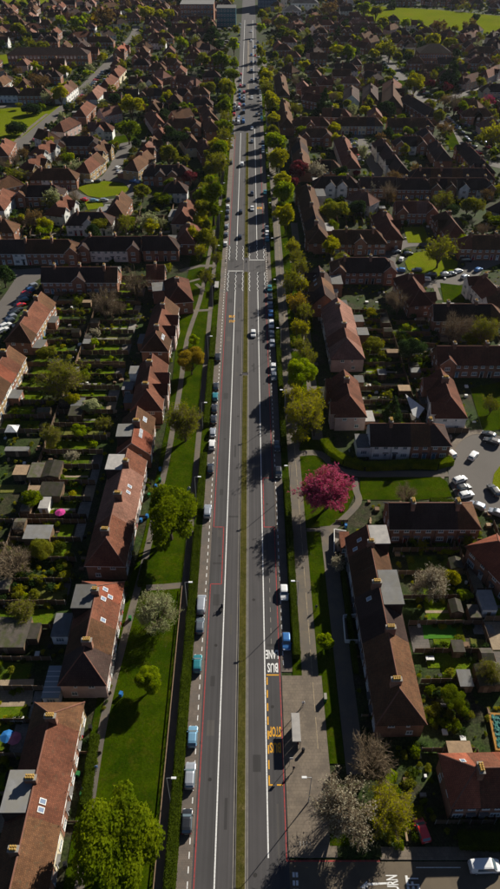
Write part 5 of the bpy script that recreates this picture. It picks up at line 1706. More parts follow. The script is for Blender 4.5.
# ---------------------------------------------------------------- hedges
def hedge(pts, w, h, kind='hedge', label=None, dens=60, name="hedge"):
    pts = [Vector(p) for p in pts]
    r = rng_np(int(abs(pts[0].x) * 100 + pts[0].y) % 9999)
    c0 = pts[0]
    b = MB()
    TV = []
    for i in range(len(pts) - 1):
        p, q = pts[i] - c0, pts[i + 1] - c0
        L = (q - p).length
        d = (q - p).normalized(); n_ = Vector((-d.y, d.x))
        m = max(1, int(L / 1.2))
        for k in range(m):
            a, e = p + d * L * k / m, p + d * L * (k + 1) / m
            def rr(t, s):
                wv = 1 + .14 * noise.noise(Vector((t.x * .35 + c0.x, t.y * .35 + c0.y, s)))
                return wv
            def ring(t):
                ww, hh = w / 2 * .9 * rr(t, 1), h * .93 * rr(t, 9)
                return [(t.x + n_.x * ww, t.y + n_.y * ww, 0), (t.x + n_.x * ww * .92, t.y + n_.y * ww * .92, hh), (t.x - n_.x * ww * .92, t.y - n_.y * ww * .92, hh), (t.x - n_.x * ww, t.y - n_.y * ww, 0)]
            A, B = ring(a), ring(e)
            for j in range(3):
                b.face([A[j], B[j], B[j + 1], A[j + 1]])
            if i == 0 and k == 0:
                b.face(A)
            if i == len(pts) - 2 and k == m - 1:
                b.face(B[::-1])
        # leaf tufts over the faces
        s = scale_at(pts[i].x, pts[i].y)
        dn = dens * min(1, (s / 5) ** 2)
        nn = int(L * (w + 2 * h) * dn)
        if nn > 2:
            t = r.uniform(0, 1, nn); f = r.uniform(0, w + 2 * h, nn)
            wv = np.array([1 + .14 * noise.noise(Vector(((p.x + (q.x - p.x) * tt) * .35 + c0.x, (p.y + (q.y - p.y) * tt) * .35 + c0.y, 1))) for tt in t])
            lat = np.where(f < h, -w / 2, np.where(f > h + w, w / 2, f - h - w / 2)) * wv
            zz = np.where(f < h, f, np.where(f > h + w, w + 2 * h - f, h)) * (.94 + .06 * wv)
            X = p.x + (q.x - p.x) * t + n_.x * lat + r.normal(0, .06, nn); Y = p.y + (q.y - p.y) * t + n_.y * lat + r.normal(0, .06, nn)
            sz = .11 / min(1, (s / 5)) ** .8
            C_ = np.stack([X, Y, zz + r.normal(0, .05, nn)], 1)
            TV.append(leaves_on_pts(r, C_, sz))
    core = b.mesh(name, LEAF['hedge' if kind == 'hedge' else kind])
    if TV:
        V = np.concatenate(TV)
        nv = len(core.vertices)
        co = np.empty(nv * 3); core.vertices.foreach_get("co", co)
        faces = [tuple(p.vertices) for p in core.polygons]
        me = bpy.data.meshes.new(name)
        me.from_pydata(np.concatenate([co.reshape(-1, 3), V]).tolist(), [], faces + [(nv + 3 * i, nv + 3 * i + 1, nv + 3 * i + 2) for i in range(len(V) // 3)])
        me.materials.append(LEAF['hedge' if kind == 'hedge' else kind])
        core = me
    o = add(name, core, None, (c0.x, c0.y, 0))
    return tag(o, "hedge", "clipped hedges of the estate", label, "clipped green", "hedge")

def leaves_on_pts(r, p, size):
    n = len(p)
    nrm = r.normal(size=(n, 3)); nrm[:, 2] = np.abs(nrm[:, 2]) + .3; nrm /= np.linalg.norm(nrm, axis=1)[:, None]
    t = np.cross(nrm, r.normal(size=(n, 3))); t /= np.linalg.norm(t, axis=1)[:, None]
    bt = np.cross(nrm, t); s = size * r.uniform(.6, 1.4, n)[:, None]
    return np.stack([p - t * s * .6 - bt * s * .4, p + t * s * .6 - bt * s * .4, p + bt * s * .8], 1).reshape(-1, 3)

HL = [(889 + 60, 646, "nearest"), (645, 530, "second"), (513, 457, "third"), (427, 364, ""), (361, 331, ""), (304, 277, ""), (254, 205, ""), (198, 160, ""), (152, 130, "")]
lbl = ["long clipped hedge between the railed path and the nearest parked cars", "clipped hedge beside the cyan car and the silver van in the bay", "short clipped hedge between the two gaps near the grass sitter"] + [None] * 6
for (a, b_, _), l_ in zip(HL, lbl):
    ya, yb = yv(a), yv(b_)
    k = max(1, int((yb - ya) / 14))
    hedge([(-12.3, ya + (yb - ya) * i / k) for i in range(k + 1)], 1.7, 1.75, label=l_)
HR = [(659, 530), (522, 482), (452, 300), (250, 222), (216, 190), (182, 140)]
lbl = ["clipped hedge beside the white and blue cars on the bus stop side", "short clipped hedge opposite the magenta blossom tree", "long clipped hedge beside the column of cars short of the crossing", None, None, None]
for (a, b_), l_ in zip(HR, lbl):
    ya, yb = yv(a), yv(b_)
    k = max(1, int((yb - ya) / 14))
    hedge([(9.25, ya + (yb - ya) * i / k) for i in range(k + 1)], 1.4, 1.75, label=l_)
hedge(px_poly([(324, 441), (330, 451), (345, 461), (365, 467), (388, 466), (412, 464), (437, 465), (452, 461)], .8), 2.2, 1.9, 'green', "bright curved hedge in front of the white-rendered terrace")
hedge(px_poly([(430, 501), (447, 502), (458, 505)], .8), 1.6, 1.5, 'hedge', "low hedge behind the windowed brick terrace by the bent street")
hedge(px_poly([(459, 840), (500, 842), (530, 842)], .8), 2.6, 1.8, 'hedge', "thick hedge in front of the orange-sloped corner house")
hedge(px_poly([(95, 735), (90, 770), (85, 805)], .8), 1.6, 1.3, 'hedge', "front garden hedge beside the blue bins and near footpath")
hedge(px_poly([(370, 817), (382, 793), (394, 772)], .8), 1.4, 1.5, 'lime', "sloping lime-green hedge beside the bare tree")
hedge(px_poly([(146, 560), (140, 585)], .8), 1.2, 1.2, 'hedge', "small hedge at the cross path corner by the front gardens")
for k, (a, b_) in enumerate([((-27.2, 170), (-27.6, 200)), ((-27.5, 125), (-27.8, 140)), ((20.6, 75), (20.7, 100)), ((20.9, 205), (21, 240))]):
    hedge([a, b_], 1.0, 1.2)
# front gardens: low walls, bins, shrubs between path and terraces
for k in range(15):
    y = 36 + k * 11.6
    fence((-30.0, y), (-26.2 + (1.2 if y > 110 else 0), y), .55)
for k in range(12):
    y = 60 + k * 6.2
    if k % 2:
        fence((20.6, y), (23.6, y), .5)
rg2 = random.Random(5)
for k in range(60):
    y = rg2.uniform(36, 235)
    SHRUBS.append((rg2.uniform(-29.6, -26.6 + (1.5 if y > 120 else 0)), y, rg2.uniform(.4, 1.1), rg2.choice(('hedge', 'dark', 'green', 'olive'))))
for k in range(26):
    SHRUBS.append((rg2.uniform(20.8, 23), rg2.uniform(60, 150), rg2.uniform(.4, 1.0), rg2.choice(('hedge', 'dark', 'green'))))
for k in range(70):      # unkempt planting behind the lane row and near the corner
    q = at(rg2.uniform(400, 470), rg2.uniform(672, 735)); SHRUBS.append((q[0], q[1], rg2.uniform(.6, 1.5), rg2.choice(('green', 'olive', 'hedge', 'dark'))))
for k in range(40):
    q = at(rg2.uniform(372, 425), rg2.uniform(745, 850)); SHRUBS.append((q[0], q[1], rg2.uniform(.5, 1.3), rg2.choice(('green', 'olive', 'hedge', 'dark'))))
for k in range(60):
    q = at(rg2.uniform(0, 70), rg2.uniform(545, 600)); SHRUBS.append((q[0], q[1], rg2.uniform(.6, 1.7), rg2.choice(('olive', 'hedge', 'olive', 'yellow', 'dark'))))
for k in range(60):
    q = at(rg2.uniform(385, 440), rg2.uniform(300, 410)); SHRUBS.append((q[0], q[1], rg2.uniform(.6, 1.8), rg2.choice(('green', 'olive', 'hedge', 'dark'))))

# fillers further off: trees and shrubs between the houses
rg3 = random.Random(21)
for k in range(15000):
    y = 250 + (rg3.random() ** .8) * 800
    hw_ = 250 / scale_at(0, y) * 1.06
    x = rg3.uniform(-hw_, hw_)
    i, j = int((x - GX0) / CELL), int(y / CELL)
    if occ[i, j]:
        continue
    q = rg3.random()
    if q < .10:
        r_ = rg3.uniform(2.2, 4.6)
        st, kd = rg3.choice((('round', 'olive'), ('round', 'green'), ('bare', 'twig'), ('sparse', 'olive'), ('round', 'dark'), ('sparse', 'rust'), ('round', 'yellow'), ('bare', 'twig'), ('sparse', 'cream'), ('round', 'dark')))
        TREES.append((x, y, r_, r_ * rg3.uniform(1.7, 2.4), st, kd, None))
    elif q < .97:
        SHRUBS.append((x, y, rg3.uniform(.8, 2.0), rg3.choice(('hedge', 'olive', 'dark', 'hedge', 'green', 'dark', 'dark'))))
    else:
        SHEDS.append((x, y, rg3.choice((0, PI / 2)), 2.6, 3.2, 2.2, rg3.choice(('gable', 'flat', 'pale'))))
for k in range(110):     # fences as far garden lines
    y = rg3.uniform(260, 560); hw_ = 250 / scale_at(0, y)
    x = rg3.uniform(-hw_, hw_); a = rg3.choice((0, PI / 2)); L = rg3.uniform(7, 16)
    if free_rect(x, y, L / 2, 1, a):
        d = Vector((math.cos(a), math.sin(a))) * L / 2
        fence(Vector((x, y)) - d, Vector((x, y)) + d)

# self-sown growth and clutter in the near gardens
rg5 = random.Random(31)
CLUTTER = []
for k in range(6500):
    y = rg5.uniform(36, 300)
    hw_ = 250 / scale_at(0, y) * 1.04
    x = rg5.uniform(-hw_, hw_)
    if (-31 < x < 24) or occ[int((x - GX0) / CELL), int(y / CELL)]:
        continue
    if rg5.random() < .8:
        SHRUBS.append((x, y, rg5.uniform(.25, .75), rg5.choice(('hedge', 'olive', 'dark', 'green', 'olive', 'yellow'))))
    else:
        CLUTTER.append((x, y, rg5.uniform(.15, .6), rg5.uniform(.15, .7), rg5.uniform(.1, .7), rg5.randrange(5)))
# ---------------------------------------------------------------- build the collected trees, shrubs, fences, sheds
def join_instances(name, items, label=None):
    """items: (mesh, location, scale, rz) joined into ONE mesh of kind stuff, keeping materials"""
    cache, mats, V, F, MI, LT = {}, [], [], [], [], []
    base = 0
    for me, loc, sc, rz in items:
        if me.name not in cache:
            co = np.empty(len(me.vertices) * 3, np.float32); me.vertices.foreach_get("co", co)
            li = np.empty(len(me.loops), np.int32); me.loops.foreach_get("vertex_index", li)
            lt = np.empty(len(me.polygons), np.int32); me.polygons.foreach_get("loop_total", lt)
            mi = np.empty(len(me.polygons), np.int32); me.polygons.foreach_get("material_index", mi)
            mp = []
            for m in me.materials:
                if m not in mats:
                    mats.append(m)
                mp.append(mats.index(m))
            cache[me.name] = (co.reshape(-1, 3), li, lt, np.array(mp)[mi])
        co, li, lt, mi = cache[me.name]
        c, s = math.cos(rz), math.sin(rz)
        p = co * np.array(sc, np.float32)
        q = np.stack([p[:, 0] * c - p[:, 1] * s + loc[0], p[:, 0] * s + p[:, 1] * c + loc[1], p[:, 2] + loc[2]], 1)
        V.append(q); F.append(li + base); LT.append(lt); MI.append(mi); base += len(co)
    if not V:
        return
    V = np.concatenate(V); F = np.concatenate(F); LT = np.concatenate(LT); MI = np.concatenate(MI)
    me = bpy.data.meshes.new(name)
    me.vertices.add(len(V)); me.vertices.foreach_set("co", V.astype(np.float32).ravel())
    me.loops.add(len(F)); me.loops.foreach_set("vertex_index", F.astype(np.int32))
    me.polygons.add(len(LT)); me.polygons.foreach_set("loop_start", np.concatenate([[0], np.cumsum(LT)[:-1]]).astype(np.int32))
    for m in mats:
        me.materials.append(m)
    me.polygons.foreach_set("material_index", MI.astype(np.int32))
    me.update(calc_edges=True)
    return add(name, me, kind='stuff')

TREES = [t for t in TREES if in_view(t[0], t[1], 40)]
def tsize(t):
    return t[2] * scale_at(t[0], t[1])
fixed = [t for t in TREES if t[6]]
rest = sorted([t for t in TREES if not t[6]], key=lambda t: -tsize(t))
keep = fixed + rest[:290 - len(fixed)]
extra = rest[290 - len(fixed):]
cnt = 0
for (x, y, Rm, Hm, style, kind, label) in keep:
    s = scale_at(x, y)
    q = 0 if Rm * s > 12 and s > 2.8 else (1 if s > 1.3 else 2)
    if Hm / Rm < 1.45 and style == 'round':
        style = 'bush'
    ps = proto(style, kind, q)
    trunk, parts, H, Rr = ps[cnt % len(ps)]
    cnt += 1
    root = empty("tree", (x, y, 0), rg3.uniform(0, 6.28))
    ry = 1.0
    if label and ('largest round' in label or 'broad green tree filling' in label):
        ry = 1.45; root.rotation_euler = (0, 0, 0)
    root.scale = (Rm / Rr, Rm / Rr * ry, Hm / H)
    add("trunk", trunk, root)
    for nm, me in parts:
        add(nm, me, root)
    tag(root, "tree", "trees of the estate", label, KINDWORD[kind], "tree")
items = []
for k, (x, y, Rm, Hm, style, kind, label) in enumerate(extra):
    trunk, parts, H, Rr = proto(style if style != 'bare' else 'sparse', kind if style != 'bare' else 'olive', 2)[k % 3]
    for nm, me in parts:
        items.append((me, (x, y, 0), (Rm / Rr, Rm / Rr, Hm / H), k * 1.7))
join_instances("distant_woodland", items)
print("trees", len(keep), "extra", len(extra))

def shrub_mesh(kind, seed, n, size):
    r = rng_np(seed)
    C = r.normal(size=(9, 3)); C /= np.linalg.norm(C, axis=1)[:, None]; C[:, 2] = np.abs(C[:, 2]); C *= .5; C[:, 2] += .35
    V = leaves_on(r, C, r.uniform(.35, .6, 9), n, size)
    V[:, 2] = np.maximum(V[:, 2], .0)
    return tri_mesh("foliage", V, LEAF[kind])
SHM = {}
def shm(kind, q, v):
    k = (kind, q, v)
    if k not in SHM:
        SHM[k] = shrub_mesh(kind, sum(map(ord, kind)) + q * 50 + v, (520, 160, 50)[q], (.13, .24, .42)[q])
    return SHM[k]
SHRUBS = sorted([s for s in SHRUBS if in_view(s[0], s[1], 10)], key=lambda s: -s[2] * scale_at(s[0], s[1]))
SWORD = {'hedge': 'dull green', 'green': 'fresh green', 'dark': 'dark evergreen', 'olive': 'olive', 'lime': 'lime-green', 'yellow': 'yellow-green'}
items = []
for k, (x, y, r_, kind) in enumerate(SHRUBS):
    s = scale_at(x, y)
    q = 0 if s > 4 else (1 if s > 2 else 2)
    me = shm(kind, q, k % 3)
    hh = r_ * (.8 + .5 * ((k * 37) % 10) / 10)
    if k < 230:
        o = add("shrub", me, None, (x, y, 0), k * 1.3, (r_, r_, hh))
        tag(o, "shrub", "garden shrubs of the estate", None, SWORD[kind], "shrub")
    else:
        items.append((me, (x, y, 0), (r_, r_, hh), k * 1.3))
join_instances("undergrowth", items)
print("shrubs", len(SHRUBS), 'tris', sum(len(o.data.polygons) for o in bpy.data.objects if o.type=='MESH' and o.get('kind')=='stuff'))
FENCES = sorted([f for f in FENCES if in_view((f[0].x + f[1].x) / 2, (f[0].y + f[1].y) / 2, 30)], key=lambda f: (f[0] + f[1]).y)
nfar = []
for k, f in enumerate(FENCES):
    if k < 230:
        build_fence(*f)
    else:
        nfar.append(f)
b = MB()
for p, q, h in nfar:
    d = (q - p); n_ = max(1, int(d.length / 2))
    for i in range(n_):
        a, e = p + d * (i / n_), p + d * ((i + .95) / n_)
        u_ = Vector((-d.y, d.x)).normalized() * .03
        z = 1.65 * (1 + .05 * ((i * 5) % 3))
        b.prism([(a.x - u_.x, a.y - u_.y), (e.x - u_.x, e.y - u_.y), (e.x + u_.x, e.y + u_.y), (a.x + u_.x, a.y + u_.y)], 0, z)
if nfar:
    add("distant_fencing", b.mesh("distant_fencing", M_WOOD), kind='stuff')
print("fences", len(FENCES))
SHEDS = [s for s in SHEDS if in_view(s[0], s[1], 10)]
SHEDS = SHEDS[:23] + sorted(SHEDS[23:], key=lambda s: s[1])
for s in SHEDS[:200]:
    build_shed(*s)


b = MB()
for (x, y, w_, l_, h_, m_) in CLUTTER:
    b.box(x - w_, y - l_, -.05, x + w_, y + l_, h_, m_)
add("garden_clutter", b.mesh("garden_clutter", [M_WOODL, M_CONC, M_BLACK, M_FRAME, M_WOOD]), kind='stuff')
print("sheds", len(SHEDS))

# ---------------------------------------------------------------- vehicles
CARDIM = {'hatch': (4.0, 1.76, 1.46), 'estate': (4.6, 1.82, 1.50), 'suv': (4.5, 1.86, 1.66), 'van': (4.9, 1.92, 1.95)}
def car_sections(kind):
    L, W, H = CARDIM[kind]
    if kind == 'hatch':
        prof = [(-.5, .55, .60, 0), (-.47, .62, .70, 0), (-.22, .82, .86, 0), (-.04, .93, 1.0, 1), (.36, .93, 1.0, 1), (.47, .90, .60 + .35, 2), (.5, .75, .8, 0)]
    return L, W, H
def make_car(kind, colour):
    """origin on the road under the middle; nose towards +y. Returns list of (name, mesh, [children])"""
    L, W, H = CARDIM[kind]
    hw = W / 2
    # stations: y fraction, bottom z, belt z, top z (top==belt: no cabin)
    if kind == 'hatch':
        st = [(-.50, .34, .78, .80), (-.485, .26, .95, .99), (-.40, .24, .96, 1.34), (-.30, .24, .97, 1.43), (.02, .24, .95, 1.46), (.10, .24, .94, 1.38), (.245, .24, .92, .95), (.40, .24, .80, .84), (.48, .28, .66, .69), (.50, .36, .56, .58)]
        cab = (2, 6)
    elif kind == 'estate':
        st = [(-.50, .34, .80, .82), (-.488, .26, .98, 1.02), (-.44, .24, 1.0, 1.32), (-.36, .24, 1.0, 1.46), (.0, .24, .97, 1.50), (.08, .24, .96, 1.42), (.20, .24, .95, .98), (.38, .24, .84, .88), (.475, .28, .70, .73), (.50, .36, .58, .60)]
        cab = (2, 6)
    elif kind == 'suv':
        st = [(-.50, .40, .85, .88), (-.488, .32, 1.05, 1.10), (-.43, .30, 1.08, 1.50), (-.34, .30, 1.08, 1.62), (.02, .30, 1.05, 1.66), (.10, .30, 1.04, 1.56), (.23, .30, 1.02, 1.05), (.41, .30, .94, .98), (.48, .34, .80, .84), (.50, .42, .66, .68)]
        cab = (2, 6)
    else:
        st = [(-.50, .36, 1.0, 1.05), (-.495, .28, 1.1, 1.80), (-.47, .28, 1.12, 1.90), (-.30, .28, 1.12, 1.95), (.14, .28, 1.12, 1.93), (.20, .28, 1.12, 1.84), (.34, .28, 1.08, 1.12), (.44, .28, .95, .98), (.485, .32, .8, .82), (.50, .40, .66, .68)]
        cab = (1, 6)
    rings = []
    for i, (fy, zb, zm, zt) in enumerate(st):
        y = fy * L
        taper = 1 - .13 * max(0, abs(fy) - .38) / .12
        w1 = hw * taper
        isc = zt - zm > .15
        wr = w1 * (.80 if isc else .88)
        rings.append([(w1 * .94, y, zb), (w1, y, zb + .18), (w1 * .985, y, zm), (wr, y, zt - (.05 if isc else 0)), (wr * .75, y, zt), (0, y, zt + .012)])
    body = MB()
    for i in range(len(rings) - 1):
        A, B = rings[i], rings[i + 1]
        for j in range(5):
            for s in (1, -1):
                q = [(s * A[j][0], A[j][1], A[j][2]), (s * B[j][0], B[j][1], B[j][2]), (s * B[j + 1][0], B[j + 1][1], B[j + 1][2]), (s * A[j + 1][0], A[j + 1][1], A[j + 1][2])]
                body.face(q[::-1] if s > 0 else q, 0)
    for A, fl in ((rings[0], 0), (rings[-1], 1)):
        ring = [(-p[0], p[1], p[2]) for p in A] + [(p[0], p[1], p[2]) for p in A[::-1]]
        body.face(ring if fl else ring[::-1], 0)
    # dark lower sill / wheel recess discs
    body.box(-hw * .9, -L * .46, .18, hw * .9, L * .46, .3, 1, True)
    out = []
    def lerp3(p, q, t):
        return tuple(p[k] + (q[k] - p[k]) * t for k in range(3))
    # side glass
    c0, c1 = cab
    for s in (1, -1):
        gl = MB()
        for i in range(c0, c1):
            A, B = rings[i], rings[i + 1]
            if kind == 'van' and i < 3:
                continue
            e = .012
            a0, a1 = A[2], A[3]; b0, b1 = B[2], B[3]
            if a1[2] - a0[2] < .1 and b1[2] - b0[2] < .1:
                continue
            pts = [lerp3(a0, a1, .12), lerp3(b0, b1, .12), lerp3(b0, b1, .88), lerp3(a0, a1, .88)]
            if i == c0:
                pts[0] = lerp3(pts[0], pts[1], .35); pts[3] = lerp3(pts[3], pts[2], .35)
            if i == c1 - 1:
                pts[1] = lerp3(pts[0], pts[1], .55); pts[2] = lerp3(pts[3], pts[2], .45)
            q = [(s * (p[0] + e), p[1], p[2] + .004) for p in pts]
            gl.face(q[::-1] if s > 0 else q, 0)
        out.append(("side_window", gl))
    ws = MB()
    A, B = rings[c1 - 1], rings[c1]
    q = [(-A[3][0] * .93, A[3][1] + .03, A[4][2] + .0), (A[3][0] * .93, A[3][1] + .03, A[4][2] + .0), (B[3][0] * .96, B[3][1] + .0, B[4][2] + .03), (-B[3][0] * .96, B[3][1], B[4][2] + .03)]
    ws.face([(p[0], p[1] + .012, p[2] + .02) for p in q][::-1], 0)
    out.append(("windscreen", ws))
    rw = MB()
    A, B = rings[1], rings[2 if kind != 'van' else 1]
    if kind != 'van':
        q = [(-A[3][0] * .9, A[3][1] - .015, A[4][2] + .03), (A[3][0] * .9, A[3][1] - .015, A[4][2] + .03), (B[3][0] * .9, B[3][1] - .012, B[4][2] - .02), (-B[3][0] * .9, B[3][1] - .012, B[4][2] - .02)]
        rw.face([(p[0], p[1] - .01, p[2] + .012) for p in q], 0)
        out.append(("rear_window", rw))
    body_me = body.mesh("body", [PAINT[colour], M_BLACK])
    return L, W, body_me, [(n, m.mesh(n, M_GLASS)) for n, m in out]
wh = MB()
wh.tube((-.11, 0, 0), (.11, 0, 0), .31, .31, 14, 0)
WHEEL = wh.mesh("wheel", M_TYRE)
wh = MB(); wh.tube((0, 0, 0), (.125, 0, 0), .2, .19, 10, 0); wh.tube((0, 0, 0), (-.125, 0, 0), .2, .19, 10, 0)
RIM = wh.mesh("rim", M_RIM)
lb = MB(); lb.box(-.2, -.05, -.07, .2, .05, .07, 0, True)
HEADL = lb.mesh("headlight", M_HEAD); TAILL = lb.mesh("taillight", M_TAIL)
lb = MB(); lb.box(-.26, -.015, -.055, .26, .015, .055, 0, True)
PLATE = lb.mesh("number_plate", M_PLATE)
lb = MB(); lb.box(-.1, -.07, -.06, .1, .07, .06, 0, True)
CARS = {}
def car_proto(kind, colour, detailed):
    key = (kind, colour, detailed)
    if key in CARS:
        return CARS[key]
    L, W, body, glass = make_car(kind, colour) if (kind, colour) not in CARS else CARS[(kind, colour)]
    CARS[(kind, colour)] = (L, W, body, glass)
    parts = [("body", body, (0, 0, 0), 0, [])]
    for n_, g in glass:
        parts.append((n_, g, (0, 0, 0), 0, []))
    for sx in (-1, 1):
        for sy in (-.31, .315):
            parts.append(("wheel", WHEEL, (sx * (W / 2 - .1), sy * L, .31), 0, [("rim", RIM)] if detailed else []))
    if detailed:
        mir = lb.mesh("wing_mirror", PAINT[colour])
        for sx in (-1, 1):
            parts.append(("headlight", HEADL, (sx * W * .33, L * .478, .64 if kind != 'suv' else .76), -sx * .25, []))
            parts.append(("taillight", TAILL, (sx * W * .37, -L * .492, .82), sx * .15, []))
            parts.append(("wing_mirror", mir, (sx * (W / 2 + .06), L * .17, .98), 0, []))
        parts.append(("number_plate", PLATE, (0, L * .502, .48), 0, []))
        parts.append(("number_plate", PLATE, (0, -L * .502, .6), 0, []))
    CARS[key] = parts
    return parts
def car(x, y, kind, colour, head=0.0, label=None, z=0.0, parked="parked"):
    """head: degrees, 0 = nose away from the camera (+y)"""
    s = scale_at(x, y)
    nm = "parked_van" if kind == 'van' else "parked_car"
    if parked == "driving":
        nm = "driving_car"
    lk = colour + (" van" if kind == 'van' else " car")
    if s < 1.6:
        # small in the picture: one mesh with all materials
        key = (kind, colour, 'far')
        if key not in CARS:
            items = car_proto(kind, colour, False)
            tmp = join_instances("car_body", [(me, loc, (1, 1, 1), r_) for _, me, loc, r_, _ in items])
            CARS[key] = tmp.data
            bpy.data.objects.remove(tmp)
        o = add(nm, CARS[key], None, (x, y, z), R(head))
        tag(o, "van" if kind == 'van' else "car", "cars on the estate roads", label, lk, "")
        return o
    root = empty(nm, (x, y, z), R(head))
    for n_, me, loc, r_, ch in car_proto(kind, colour, s > 3.0):
        o = add(n_, me, root, loc, r_)
        for cn, cme in ch:
            add(cn, cme, o)
    return tag(root, "van" if kind == 'van' else "car", "cars on the estate roads", label, lk, "")
def pcar(px, py, *a, h=.8, **k):
    x, y = at(px, py, h)
    return car(x, y, *a, **k)
BZ = .05
for px, py, kd, c, lb_ in ((187, 821, 'hatch', 'black', "dark car nearest the camera in the hedge-side bay"), (189.5, 775, 'estate', 'silver', "silver estate car between two parked cars by the hedge"),
        (192.5, 736, 'hatch', 'pale-blue', "pale blue car third along the hedge-side bay"), (197.5, 663, 'hatch', 'teal', "cyan-blue hatchback alone in the hedge-side bay"),
        (201, 625, 'hatch', 'grey', "dark car tucked behind the silver van in the bay"), (202, 604, 'van', 'silver', "silver van beside the bay hedge opposite the motorcyclist"), (208.5, 511, 'suv', 'silver', "silver car at the gap in the hedge near the walkers"),
        (211.5, 468, 'hatch', 'black', None), (213, 444, 'hatch', 'white', None), (214.5, 432, 'hatch', 'silver', None), (215.5, 419, 'hatch', 'black', None), (216.5, 408, 'hatch', 'black', None), (217, 396, 'hatch', 'teal', None),
        (217.5, 386, 'hatch', 'black', None), (219, 357, 'suv', 'black', None), (228, 243, 'hatch', 'white', None), (228, 234, 'hatch', 'grey', None), (228.5, 226, 'hatch', 'silver', None),
        (229, 217, 'hatch', 'black', None), (229.3, 211, 'hatch', 'grey', None), (229.6, 206, 'hatch', 'white', None), (230, 199, 'hatch', 'black', None), (231, 162, 'suv', 'black', None), (233, 146, 'hatch', 'silver', None),
        (233.5, 134, 'hatch', 'black', None), (234, 130, 'hatch', 'grey', None)):
    x, y = at(px, py, .8)
    car(-10.3, y, kd, c, 0, lb_, BZ)
for px, py, kd, c, lb_ in ((284, 592, 'hatch', 'white', "white hatchback beside the hedge above the bus lane lettering"), (287.5, 641, 'hatch', 'blue', "blue car at the near end of the hedge by the bus stop"),
        (276, 472, 'hatch', 'black', None), (274.5, 446, 'hatch', 'black', None), (273, 376, 'hatch', 'grey', None), (272.7, 367, 'hatch', 'white', None), (272, 343, 'hatch', 'silver', None), (271.6, 334, 'hatch', 'grey', None),
        (271, 324, 'suv', 'white', None), (270.6, 313, 'hatch', 'blue', None), (270, 305, 'hatch', 'grey', None), (269.6, 297, 'hatch', 'black', None), (269, 288, 'hatch', 'teal', None),
        (266, 239, 'hatch', 'teal', None), (266, 233, 'hatch', 'white', None), (265.5, 228, 'hatch', 'grey', None), (264, 192, 'hatch', 'teal', None), (262.3, 151, 'hatch', 'white', None), (262.1, 147, 'hatch', 'pale-blue', None), (261.8, 142, 'hatch', 'black', None)):
    x, y = at(px, py, .8)
    car(7.35, y, kd, c, 180, lb_, BZ)
rg4 = random.Random(3)
COLS = ['white', 'silver', 'grey', 'black', 'blue', 'black', 'silver', 'grey', 'teal', 'red', 'white', 'black']
# moving traffic
for px, py, lane, hd, kd, c, lb_ in ((260.5, 333, 1.1, 180, 'hatch', 'white', "white car driving alone towards the camera beyond the magenta tree"), (252.3, 208, 1.0, 180, 'hatch', 'white', "white car driving towards the crossing beside a yellow bus stop box"),
        (252.5, 193, 1.0, 180, 'hatch', 'black', None), (241.8, 211, -4.3, 0, 'hatch', 'black', None), (240, 236, -4.3, 0, 'hatch', 'black', None), (243, 164, -4.2, 0, 'van', 'white', "white van driving away beyond the crossing"),
        (251, 141, 1.2, 180, 'hatch', 'grey', None), (252, 128, 1.2, 180, 'hatch', 'white', None)):
    car(lane, at(px, py, .8)[1], kd, c, hd, lb_, .004, "driving")
k = 0
for py in (122, 119.5, 116, 112.5, 110.5, 107.5, 105, 101, 99, 95, 91, 86, 80, 74):
    for lane in (-7.2, -4.1):
        if rg4.random() < .72:
            car(lane + rg4.uniform(-.2, .2), at(250, py, .8)[1] + rg4.uniform(-2, 2), rg4.choice(('hatch', 'estate', 'suv', 'van')), rg4.choice(COLS), 0, None, .004, "driving")
for py in (115, 104, 97, 88, 80, 70, 62, 55, 47, 40, 31):
    for lane in (1.2, 4.4):
        if rg4.random() < .42:
            car(lane, at(250, py, .8)[1] + rg4.uniform(-3, 3), rg4.choice(('hatch', 'estate', 'suv')), rg4.choice(COLS), 180, None, .004, "driving")
for py in np.arange(24, 124, 3.6):
    if rg4.random() < .62:
        car(-10.2, at(250, py, .8)[1], rg4.choice(('hatch', 'suv')), rg4.choice(COLS), 0, None, BZ)
    if rg4.random() < .66:
        car(7.3, at(250, py, .8)[1], rg4.choice(('hatch', 'suv')), rg4.choice(COLS), 180, None, BZ)
